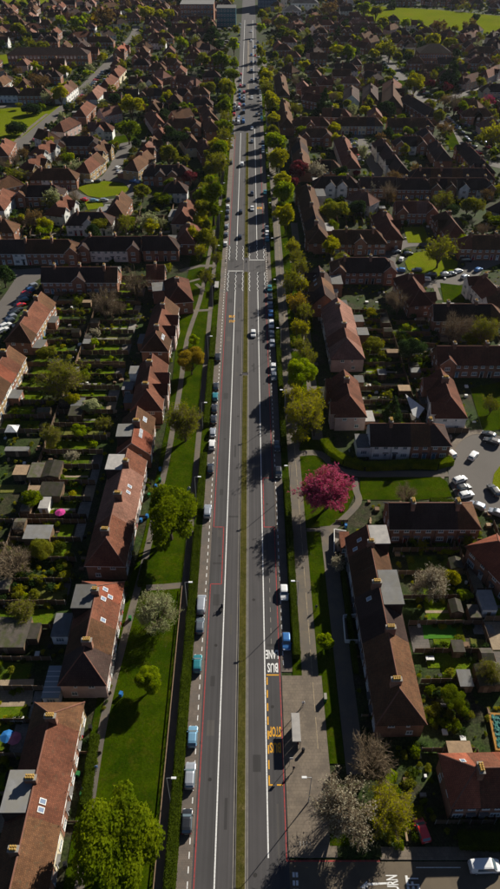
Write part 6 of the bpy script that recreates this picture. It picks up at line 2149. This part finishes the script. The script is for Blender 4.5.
# side streets
pcar(422, 829, 'hatch', 'red', 12, "red car parked under the yellow-green tree near the corner")
pcar(485, 866, 'van', 'white', -88, "white van parked on the side road at the photo's corner")
for px, py, kd, c, hd, l_ in ((450.5, 452.5, 'hatch', 'white', 25, None), (473.5, 455, 'hatch', 'white', -38, "white car parked alone where the bent street opens out"), (460, 479, 'hatch', 'white', -65, None), (464, 487, 'hatch', 'black', -72, None), (466.5, 494, 'hatch', 'white', -72, None),
        (477.5, 505, 'hatch', 'silver', 55, None), (492, 441, 'suv', 'black', 60, None), (494, 490, 'suv', 'black', 15, None), (497, 512, 'hatch', 'silver', 60, None), (489, 434, 'hatch', 'black', 55, None),
        (396.5, 251, 'hatch', 'grey', -60, None), (408.5, 253, 'hatch', 'black', -70, None), (401.5, 258.5, 'hatch', 'white', -20, None), (400.5, 269.5, 'hatch', 'blue', 80, None), (417, 269.5, 'hatch', 'grey', 85, None), (431, 274.5, 'suv', 'black', 88, None),
        (446, 274, 'suv', 'silver', -80, None), (458.5, 270.5, 'hatch', 'white', -60, None), (466, 260, 'van', 'black', -80, None), (458.5, 253, 'hatch', 'grey', -80, None), (467, 254.5, 'hatch', 'red', -80, None), (478.5, 269, 'hatch', 'blue', -50, None), (465, 276, 'hatch', 'silver', -50, None), (426, 278.5, 'hatch', 'white', 80, None), (452, 273, 'hatch', 'grey', -75, None),
        (47.5, 131.5, 'van', 'white', 30, "white van on the diagonal street beside the playing field"), (68, 104, 'van', 'blue', 85, "blue van at the junction of the diagonal street"), (34, 139.5, 'hatch', 'red', 35, None), (20.5, 157, 'hatch', 'white', 40, None), (10.5, 156, 'hatch', 'white', 40, None), (6.5, 169.5, 'hatch', 'silver', 40, None), (66, 110, 'hatch', 'red', 35, None),
        (94, 200, 'hatch', 'pale-blue', -85, None), (104, 199.5, 'hatch', 'silver', -85, None), (88.5, 181.5, 'van', 'white', -80, None), (117.5, 167, 'hatch', 'white', -20, None), (118.5, 171, 'hatch', 'silver', -20, None), (106, 159, 'hatch', 'grey', 60, None), (133, 180.5, 'hatch', 'blue', 60, None), (137, 181.5, 'suv', 'blue', 60, None), (77, 184, 'hatch', 'black', 60, None), (97, 180.5, 'hatch', 'black', 80, None), (84, 199, 'hatch', 'red', 60, None)):
    pcar(px, py, kd, c, head=hd, label=l_, z=.035)
def car_line(p, q, n, hd, off=0, prob=.85, z=.035):
    a, b_ = Vector(at(*p)), Vector(at(*q))
    for i in range(n):
        if rg4.random() < prob:
            w_ = a.lerp(b_, (i + .5) / n)
            car(w_.x, w_.y, rg4.choice(('hatch', 'hatch', 'suv', 'estate')), rg4.choice(COLS), hd + rg4.uniform(-4, 4) + (180 if rg4.random() < .5 else 0), None, z)
car_line((2, 334), (30, 289), 11, -42)
car_line((16, 314), (36, 281), 7, -42, .5)
car_line((73, 106), (106, 70), 16, -45)
car_line((84, 103), (112, 74), 10, -45)
car_line((0, 102), (30, 101), 5, 90)
car_line((352, 140), (360, 163), 11, -75)
car_line((373, 145), (390, 173), 9, -75, .8)
car_line((382, 60), (396, 82), 12, 20)
car_line((448, 118), (480, 155), 14, 20)
car_line((458, 117), (490, 150), 8, 20)
car_line((450, 96), (498, 76), 12, -75)
car_line((420, 92), (444, 101), 6, 80)
car_line((20, 173), (40, 152), 5, -45)
car_line((300, 118), (303, 140), 3, 0)

# ---------------------------------------------------------------- street furniture
def lamp(x, y, side, h=8.9, label=None):
    root = empty("street_lamp", (x, y, 0.1))
    b = MB(); b.tube((0, 0, 0), (0, 0, 1.4), .11, .10, 8); b.tube((0, 0, 1.4), (0, 0, h), .075, .05, 8); b.tube((0, 0, h), (side * .9, 0, h + .1), .045, .04, 6)
    add("pole", b.mesh("pole", M_STEEL), root)
    b = MB(); b.box(side * .75 if side > 0 else -1.55, -.17, h + .02, side * 1.55 if side > 0 else -.75, .17, h + .16, 0, True)
    add("lamp_head", b.mesh("lamp_head", M_LAMP), root)
    tag(root, "street lamp", "street lamps along the avenue", label, "slim grey", "street lamp")
ll = ["nearest street lamp on the hedge side of the avenue", "street lamp at the hedge beside the silver van", None]
ys = [50.8, 90.2, 122, 152, 187, 221, 255, 290, 325, 360, 395, 430]
for i, y in enumerate(ys):
    lamp(-13.25 if i else -13.3, y, 1, label=ll[i] if i < 3 else None)
lr = ["street lamp standing on the bus stop paving near the corner", "street lamp at the hedge beside the white hatchback", None]
ys = [50.9, 90.5, 126, 158, 192, 226, 262, 300, 335, 370, 405, 440]
for i, y in enumerate(ys):
    lamp(9.9 if i else 9.8, y, -1, label=lr[i] if i < 3 else None)

def shelter(x0, x1, y0, y1, label, roofm):
    root = empty("bus_shelter", ((x0 + x1) / 2, (y0 + y1) / 2, .1))
    w_, l_ = (x1 - x0) / 2, (y1 - y0) / 2
    b = MB(); b.box(-w_, -l_, 2.35, w_, l_, 2.5, 0, True)
    add("roof", b.mesh("roof", roofm), root)
    b = MB(); b.box(-w_ + .06, -l_ + .06, 2.503, w_ - .06, l_ - .06, 2.53, 0, True)
    add("roof_panel", b.mesh("roof_panel", M_FLATL), root)
    for sx in (-1, 1):
        for sy in (-1, 1):
            b = MB(); b.box(sx * (w_ - .1) - .04, sy * (l_ - .1) - .04, 0, sx * (w_ - .1) + .04, sy * (l_ - .1) + .04, 2.35); add("post", b.mesh("post", M_BLACK), root)
    for k in range(3):
        ya, yb = -l_ + .15 + (2 * l_ - .3) * k / 3, -l_ + .15 + (2 * l_ - .3) * (k + 1) / 3 - .06
        b = MB(); b.box(w_ - .12, ya, .25, w_ - .10, yb, 2.2, 0, True); add("glass_panel", b.mesh("glass_panel", M_GLASS), root)
    b = MB(); b.box(w_ - .55, -l_ + .5, .42, w_ - .25, l_ - .5, .5, 0, True); add("bench", b.mesh("bench", M_RED), root)
    tag(root, "bus shelter", "bus shelters beside the avenue", label)
xa, ya = at(292.3, 742, 2.5); xb, yb = at(299.5, 713, 2.5)
shelter(xa, xb, ya, yb, "long pale-roofed bus shelter on the near paving beside the bus stop lettering", M_CONC)
xa, ya = at(211, 282, 2.4)
shelter(-13.1, -11.7, yv(284) - 8, yv(284) - 3, "small white-topped bus shelter beyond the amber-leaved tree", M_FRAME)
# bus stop flag
x, y = at(289.2, 766)
root = empty("bus_stop_sign", (x, y, .1))
b = MB(); b.tube((0, 0, 0), (0, 0, 2.9), .045, .045, 6); add("pole", b.mesh("pole", M_STEEL), root)
b = MB(); b.box(.05, -.03, 2.35, .55, .03, 2.9, 0, True); add("flag", b.mesh("flag", M_FRAME), root)
b = MB()
for k in range(16):
    a0, a1 = 2 * PI * k / 16, 2 * PI * (k + 1) / 16
    b.face([(.3 + .12 * math.cos(a0), -.035, 2.66 + .12 * math.sin(a0)), (.3 + .18 * math.cos(a0), -.035, 2.66 + .18 * math.sin(a0)), (.3 + .18 * math.cos(a1), -.035, 2.66 + .18 * math.sin(a1)), (.3 + .12 * math.cos(a1), -.035, 2.66 + .12 * math.sin(a1))])
b.box(.1, -.038, 2.63, .5, -.033, 2.69)
add("roundel", b.mesh("roundel", M_RED), root)
tag(root, "bus stop sign", None, "white bus stop flag with red roundel in front of the near shelter")

def signal(x, y, rz, label=None):
    root = empty("traffic_signal", (x, y, .1), rz)
    b = MB(); b.tube((0, 0, 0), (0, 0, 3.4), .06, .06, 6); add("pole", b.mesh("pole", M_STEEL), root)
    b = MB(); b.box(-.18, -.14, 2.4, .18, .1, 3.4, 0, True)
    add("signal_head", b.mesh("signal_head", M_BLACK), root)
    for k, m in enumerate((M_TAIL, M_ORANGE, M_CONS)):
        b = MB(); b.tube((0, -.13, 3.2 - k * .3), (0, -.17, 3.2 - k * .3), .1, .1, 8); add("lens", b.mesh("lens", m), root)
    tag(root, "traffic signal", "traffic signals at the crossing", label, "black-headed", "traffic signal")
for x, py, rz, l_ in ((-9.6, 268, 0, "traffic signal on the hedge side kerb of the crossing, camera-facing"), (-1.5, 268.5, 0, "traffic signal on the median at the crossing's near edge"), (-1.5, 262, PI, "traffic signal on the median at the crossing's far edge"), (6.9, 262, PI, "traffic signal on the far shelterless kerb beyond the crossing"), (6.9, 269, 0, "traffic signal on the kerb where the parked column ends")):
    signal(x, yv(py), rz, l_)

# metal rail between the hedge-side path and the verge
ya, yb = Y0, 96.0
root = empty("path_railing", (-14.75, ya, .09))
b = MB(); n_ = int((yb - ya) / 2.4)
rail = MB(); rail.box(-.07, 0, .62, .07, yb - ya, .74, 0, True)
add("rail", rail.mesh("rail", M_WOODL), root)
pb = MB(); pb.box(-.06, -.06, 0, .06, .06, .68)
pme = pb.mesh("post", M_WOODL)
for i in range(n_ + 1):
    add("post", pme, root, (0, i * 2.4, 0))
tag(root, "railing", None, "low pale timber knee rail between the hedge path and verge")

# wheelie bins, garden furniture
wb = MB(); wb.box(-.28, -.33, .05, .28, .33, 1.0)
bin_b = wb.mesh("body", M_BLACK)
lid = {}
for nm, m in (('blue', M_BLUE), ('black', M_BLACK), ('green', mat("green_plastic", (0.03, 0.16, 0.05), rough=.5))):
    wb = MB(); wb.box(-.31, -.36, 1.0, .31, .36, 1.08, 0, True); lid[nm] = (wb.mesh("lid", m), m)
bodies = {}
for nm in lid:
    wb = MB(); wb.box(-.28, -.33, .05, .28, .33, 1.0); bodies[nm] = wb.mesh("body", lid[nm][1])
def wbin(x, y, c):
    root = empty("wheelie_bin", (x, y, 0), rg4.uniform(-.3, .3))
    add("body", bodies[c], root); add("lid", lid[c][0], root)
    tag(root, "wheelie bin", "wheelie bins in the front gardens", None, c, "wheelie bin")
for px, py in ((78, 774), (82, 794), (121, 694), (130, 618), (147, 516), (160, 480), (156, 486), (149, 495), (84, 790), (160, 469), (141, 520)):
    x, y = at(px, py, .6); wbin(x, y, 'blue' if (px + py) % 4 else 'green')
for k in range(16):
    wbin(-29.6 + rg4.uniform(0, 1.4), 40 + k * 11 + rg4.uniform(-2, 2), rg4.choice(('blue', 'black', 'black')))
for k in range(6):
    wbin(22.6 + rg4.uniform(-.5, .5), 66 + k * 12, rg4.choice(('blue', 'black')))

def parasol(px, py, m, label, cat="parasol"):
    x, y = at(px, py, 2.0)
    root = empty("garden_parasol", (x, y, 0))
    b = MB(); b.tube((0, 0, 0), (0, 0, 2.3), .03, .03, 6); add("pole", b.mesh("pole", M_STEEL), root)
    b = MB()
    for k in range(8):
        a0, a1 = 2 * PI * k / 8, 2 * PI * (k + 1) / 8
        b.face([(1.3 * math.cos(a0), 1.3 * math.sin(a0), 1.9), (1.3 * math.cos(a1), 1.3 * math.sin(a1), 1.9), (0, 0, 2.35)])
    add("canopy", b.mesh("canopy", m), root)
    tag(root, cat, None, label)
parasol(7, 736, M_BLUE, "blue garden parasol beside the pink one behind the near row")
parasol(14, 738, mat("pink_fabric", (0.5, 0.16, 0.22)), "pink garden parasol beside the blue one behind the near row")
parasol(60, 512, mat("magenta_fabric", (0.5, 0.05, 0.25)), "magenta garden parasol between dark back garden fences")
def table(px, py, label, m=M_FRAME, w_=1.6, l_=.9):
    x, y = at(px, py, .7)
    root = empty("garden_table", (x, y, 0))
    b = MB(); b.box(-w_ / 2, -l_ / 2, .70, w_ / 2, l_ / 2, .76, 0, True); add("tabletop", b.mesh("tabletop", m), root)
    for sx in (-1, 1):
        for sy in (-1, 1):
            b = MB(); b.box(sx * (w_ / 2 - .1) - .03, sy * (l_ / 2 - .1) - .03, 0, sx * (w_ / 2 - .1) + .03, sy * (l_ / 2 - .1) + .03, .7); add("leg", b.mesh("leg", m), root)
    tag(root, "table", None, label)
table(17, 719, "white garden table on the lawn behind the near red row", w_=2.4, l_=1.0)
table(430, 658, "pale garden table at the house end of the second lawn")
table(463, 738, "small white table in the garden near the teal covered pool", w_=1.0)
# gazebo with white canopy
x, y = at(12, 428, 2.3)
root = empty("gazebo", (x, y, 0))
b = MB()
for k in range(4):
    a0, a1 = PI / 4 + PI / 2 * k, PI / 4 + PI / 2 * (k + 1)
    b.face([(2.4 * math.cos(a0), 2.4 * math.sin(a0), 2.1), (2.4 * math.cos(a1), 2.4 * math.sin(a1), 2.1), (0, 0, 3.0)])
add("canopy", b.mesh("canopy", M_FRAME), root)
for k in range(4):
    a0 = PI / 4 + PI / 2 * k
    b = MB(); b.tube((2.35 * math.cos(a0), 2.35 * math.sin(a0), 0), (2.35 * math.cos(a0), 2.35 * math.sin(a0), 2.1), .04, .04, 5); add("post", b.mesh("post", M_STEEL), root)
tag(root, "gazebo", None, "white canopied gazebo in the back garden by the photo edge")

# ---------------------------------------------------------------- people
def skin_body(name, joints, edges, m):
    me = bpy.data.meshes.new(name)
    me.from_pydata([j[:3] for j in joints], edges, [])
    o = bpy.data.objects.new(name, me); COL.objects.link(o)
    sk = o.modifiers.new("skin", 'SKIN'); ss = o.modifiers.new("smooth", 'SUBSURF'); ss.levels = 1; ss.render_levels = 1
    lay = me.skin_vertices[0].data
    for i, j in enumerate(joints):
        lay[i].radius = (j[3], j[3] * (j[4] if len(j) > 4 else 1)); lay[i].use_root = (i == 0)
    dg = bpy.context.evaluated_depsgraph_get()
    out = bpy.data.meshes.new_from_object(o.evaluated_get(dg))
    bpy.data.objects.remove(o)
    out.name = name
    return out, m
SKIN = mat("skin", (0.42, 0.26, 0.18)); HAIR = mat("hair", (0.04, 0.025, 0.015))
CL = {'dark': mat("dark_cloth", (0.03, 0.03, 0.04)), 'navy': mat("navy_cloth", (0.03, 0.04, 0.09)), 'white': mat("white_cloth", (0.7, 0.7, 0.72)), 'blue': mat("blue_cloth", (0.08, 0.2, 0.45)), 'red': mat("red_cloth", (0.4, 0.05, 0.05))}
def person(x, y, z, rz, pose, top, leg, label):
    """a continuous figure about 1.72 m tall; faces -y before turning"""
    if pose == 'walk':
        J = [(0, 0, .93, .155, .75), (0, 0, 1.15, .15, .7), (0, 0, 1.38, .17, .62), (0, 0, 1.5, .065), (0, -.02, 1.58, .10, 1.1), (0, -.02, 1.68, .085, 1.1),
             (-.1, 0, .88, .085), (-.1, -.16, .5, .062), (-.1, -.2, .09, .045), (-.1, -.33, .04, .04), (.1, 0, .88, .085), (.1, .1, .5, .062), (.1, .3, .13, .045), (.1, .2, .05, .04),
             (-.2, 0, 1.4, .06), (-.25, .12, 1.13, .045), (-.24, .02, .88, .035), (-.24, -.03, .79, .03), (.2, 0, 1.4, .06), (.25, -.08, 1.13, .045), (.24, -.24, .92, .035), (.24, -.29, .84, .03)]
    elif pose == 'ride':
        J = [(0, .12, .82, .16, .8), (0, .02, 1.02, .15, .75), (0, -.12, 1.24, .17, .65), (0, -.2, 1.35, .07), (0, -.26, 1.42, .12, 1.1), (0, -.27, 1.52, .11, 1.1),
             (-.12, .08, .78, .09), (-.2, -.22, .68, .065), (-.19, -.05, .33, .05), (-.19, -.17, .27, .045), (.12, .08, .78, .09), (.2, -.22, .68, .065), (.19, -.05, .33, .05), (.19, -.17, .27, .045),
             (-.2, -.13, 1.25, .065), (-.3, -.32, 1.08, .05), (-.3, -.55, 1.03, .04), (-.3, -.62, 1.03, .035), (.2, -.13, 1.25, .065), (.3, -.32, 1.08, .05), (.3, -.55, 1.03, .04), (.3, -.62, 1.03, .035)]
    else:  # sitting on the ground
        J = [(0, .1, .15, .17, .8), (0, .14, .36, .15, .75), (0, .1, .58, .17, .62), (0, .08, .70, .065), (0, .05, .79, .10, 1.1), (0, .05, .88, .085, 1.1),
             (-.11, .03, .14, .09), (-.16, -.32, .42, .062), (-.15, -.55, .09, .045), (-.15, -.67, .05, .04), (.11, .03, .14, .09), (.18, -.38, .12, .062), (.14, -.78, .07, .045), (.14, -.86, .12, .04),
             (-.2, .1, .6, .06), (-.26, -.08, .42, .045), (-.2, -.28, .45, .035), (-.19, -.35, .46, .03), (.2, .1, .6, .06), (.27, .24, .36, .045), (.28, .34, .1, .035), (.28, .38, .05, .03)]
    E = [(0, 1), (1, 2), (2, 3), (3, 4), (4, 5), (0, 6), (6, 7), (7, 8), (8, 9), (0, 10), (10, 11), (11, 12), (12, 13), (2, 14), (14, 15), (15, 16), (16, 17), (2, 18), (18, 19), (19, 20), (20, 21)]
    me, _ = skin_body("body", J, E, None)
    zs = J[0][2] + .02; hz = J[3][2]
    for m_ in (CL[top], CL[leg], SKIN, HAIR if pose != 'ride' else M_BLACK):
        me.materials.append(m_)
    for p in me.polygons:
        c = p.center
        hd = Vector((c.x - J[4][0], c.y - J[4][1], c.z - J[4][2]))
        if hd.length < .22 and c.z > hz + .03:
            p.material_index = 3 if (pose == 'ride' or hd.y > .0 or c.z > J[5][2]) else 2
        elif min((Vector(c) - Vector(J[k][:3])).length for k in (17, 21)) < .07:
            p.material_index = 2
        elif min((Vector(c) - Vector(J[k][:3])).length for k in (6, 7, 8, 9, 10, 11, 12, 13)) < .2 and (pose == 'sit' or c.z < zs):
            p.material_index = 1
        p.use_smooth = True
    o = add("person", me, None, (x, y, z), rz)
    tag(o, "person", None, label)
    return o
x, y = at(192.5, 518); person(x, y, .1, .4, 'walk', 'red', 'dark', "person in a red top walking through the hedge gap")
x, y = at(194.5, 520.5); person(x, y, .1, .2, 'walk', 'dark', 'navy', "person in dark clothes walking beside the one in red")
x, y = at(189, 489); person(x, y, .09, -.6, 'sit', 'white', 'blue', "person in white sitting on the open verge grass")
x, y = at(293.5, 771); person(x, y, .1, PI, 'walk', 'dark', 'dark', "person in dark clothes walking on the paving past the bus stop flag")
x, y = at(280, 868); person(x, y, .004, 1.2, 'walk', 'navy', 'dark', "person in navy crossing the mouth of the side road")
x, y = at(213, 290); person(x, y, .1, .2, 'walk', 'dark', 'dark', "person in dark clothes waiting beside the small far shelter")
x, y = at(306, 456); person(x, y, .1, 0, 'walk', 'navy', 'navy', "person in navy on the footpath short of the ball-shaped tree")
x, y = at(283, 355); person(x, y, .1, 0, 'walk', 'dark', 'navy', "person in dark clothes on the hedge-side footpath near the ball-shaped tree")
# motorcycle and rider
x, y = at(222, 609)
root = empty("motorcycle", (x, y, .004), PI)
for nm, yy_ in (("wheel", -.68), ("wheel", .66)):
    b = MB(); b.tube((-.06, yy_, .31), (.06, yy_, .31), .31, .31, 14); wo_ = add(nm, b.mesh("wheel", M_TYRE), root)
    b = MB(); b.tube((-.065, yy_, .31), (.065, yy_, .31), .18, .18, 10); add("rim", b.mesh("rim", M_RIM), wo_)
b = MB(); b.box(-.14, -.42, .35, .14, .35, .72, 0, True); b.box(-.17, -.38, .72, .17, 0, .92, 0, True); add("body", b.mesh("body", PAINT['black']), root)
b = MB(); b.box(-.15, 0, .73, .15, .72, .82, 0, True); add("seat", b.mesh("seat", M_BLACK), root)
b = MB(); b.tube((0, -.68, .31), (0, -.5, 1.0), .045, .04, 6); b.tube((-.36, -.52, 1.03), (.36, -.52, 1.03), .025, .025, 6); add("handlebar", b.mesh("handlebar", M_STEEL), root)
b = MB(); b.tube((0, -.6, .88), (0, -.7, .88), .1, .09, 8); add("headlight", b.mesh("headlight", M_HEAD), root)
tag(root, "motorcycle", None, "black motorcycle riding away in the hedge-side bus lane")
person(x, y, .0, PI, 'ride', 'dark', 'dark', "motorcyclist in dark clothing riding in the hedge-side bus lane")

# litter bin, cabinet and parking sign on the near paving
x, y = at(303, 752); root = empty("litter_bin", (x, y, .1))
b = MB(); b.tube((0, 0, 0), (0, 0, .9), .26, .28, 10); add("body", b.mesh("body", M_BLACK), root)
b = MB(); b.tube((0, 0, .95), (0, 0, 1.1), .32, .2, 10); add("hood", b.mesh("hood", M_BLACK), root)
tag(root, "litter bin", None, "round black litter bin beside the near bus shelter")
x, y = at(325, 700); root = empty("utility_cabinet", (x, y, .1))
b = MB(); b.box(-.22, -.6, 0, .22, .6, 1.25, 0); add("body", b.mesh("body", lid['green'][1]), root)
b = MB(); b.box(-.26, -.64, 1.253, .26, .64, 1.32, 0, True); add("lid", b.mesh("lid", M_CONC), root)
tag(root, "utility cabinet", None, "green utility cabinet at the grass edge of the near paving")
for px, py, t_, l_, lb_ in ((316, 610, 'navy', 'dark', "person in navy walking the footpath beside the nearer hedge"), (303, 706, 'white', 'navy', "person in a pale top on the paving beyond the shelter"), (97, 770, 'blue', 'dark', "person in blue on the footpath by the near front gardens")):
    x, y = at(px, py); person(x, y, .1, .3, 'walk', t_, l_, lb_)
# cycle stands and cabinet at the corner
for k in range(4):
    x, y = at(300 + k * 3.3, 846)
    b = MB(); b.tube((0, -.35, 0), (0, -.35, .75), .03, .03, 6); b.tube((0, .35, 0), (0, .35, .75), .03, .03, 6); b.tube((0, -.35, .75), (0, .35, .75), .03, .03, 6)
    o = add("cycle_stand", b.mesh("cycle_stand", M_STEEL), None, (x, y, .1)); tag(o, "cycle stand", "cycle stands at the corner", None, "steel", "cycle stand")

# ---------------------------------------------------------------- labels that place each thing
LM = [("the near round-crowned verge tree", 123, 860), ("the small lime verge tree", 148, 690), ("the cream-flecked verge tree", 158, 630), ("the broad green verge tree", 168, 530), ("the forked-shadow olive tree", 184, 435),
      ("the amber-leaved verge tree", 192, 374), ("the small far bus shelter", 213, 284), ("the avenue crossing", 245, 265), ("the teardrop green", 100, 190), ("the diagonal-street junction", 58, 112), ("the playing field", 18, 130),
      ("the long school roof", 48, 66), ("the rust-coloured tree", 103, 25), ("the broad pale-topped office block", 198, 30), ("the avenue traffic queue", 245, 107), ("the magenta blossom tree", 330, 500), ("the near bus shelter", 296, 742),
      ("the side-road corner", 330, 866), ("the red parked car", 422, 830), ("the teal covered pool", 492, 735), ("the artificial lawn", 438, 632), ("the white blossom garden tree", 436, 600), ("the bent street's parked cars", 464, 488),
      ("the oval turning-circle green", 434, 268), ("the ball-shaped green tree", 301, 386), ("the golden yellow avenue tree", 286, 232), ("the plum-leaved tree", 299, 180), ("the short street of parked cars", 370, 155), ("the white triangular sail", 414, 415),
      ("the far bend street junction", 428, 100), ("the pale pink blossom tree", 488, 106), ("the long far field", 440, 16), ("the blue-glazed tower", 270, 14), ("the wide back-garden tree", 63, 395), ("the row of grey garden roofs", 45, 482),
      ("the brown garden-corner tree", 14, 580), ("the ribbed conservatory", 54, 695), ("the side street of parked cars", 14, 305), ("the white-rendered hip terrace", 90, 222), ("the dark round-windowed terrace", 80, 278), ("the white blossom paving tree", 344, 815),
      ("the pink end wall", 84, 696), ("the vivid green street tree", 128, 140), ("the yellow-green dome tree", 131, 115), ("the dark conifer", 325, 112), ("the blue hatchback by the near hedge end", 288, 645), ("the motorcyclist", 222, 609), ("the two grey twin sheds", 490, 680),
      ("the buff garden patio", 440, 330), ("the long grey-roofed hall", 305, 22), ("the pyramid-roofed house", 393, 96), ("the far white-walled villas", 88, 122), ("the pinkish many-chimneyed terrace", 342, 330)]
LMW = [(n_, *at(px, py)) for n_, px, py in LM]
ORD = ["nearest it", "second nearest it", "third nearest it", "fourth nearest it", "fifth nearest it", "sixth nearest it", "seventh nearest it", "eighth nearest it", "ninth nearest it", "tenth nearest it", "eleventh nearest it", "twelfth nearest it", "thirteenth nearest it", "fourteenth nearest it", "fifteenth nearest it", "sixteenth nearest it", "seventeenth nearest it", "eighteenth nearest it"]
groups = {}
for o, look, noun in THINGS:
    x, y = o.location.x, o.location.y
    py = to_px(x, y)
    best = min(LMW, key=lambda l: (to_px(l[1], l[2])[0] - py[0]) ** 2 + ((to_px(l[1], l[2])[1] - py[1]) * 1.6) ** 2)
    q = to_px(best[1], best[2])
    dx, dy = py[0] - q[0], (py[1] - q[1]) * 1.3
    if abs(dx) > abs(dy):
        rel = "right of" if dx > 0 else "left of"
    else:
        rel = "beyond" if dy < 0 else "nearer than"
    nm = (look + (" " + noun if noun else "")).strip()
    groups.setdefault((nm, rel, best[0]), []).append((math.hypot(dx, dy), o))
for (nm, rel, lm), v in groups.items():
    v.sort(key=lambda t: t[0])
    for i, (_, o) in enumerate(v):
        o['label'] = f"{nm} {rel} {lm}" + ("" if len(v) == 1 else ", " + ORD[min(i, 17)])
print("objects", len(bpy.data.objects), "labels", len(THINGS))
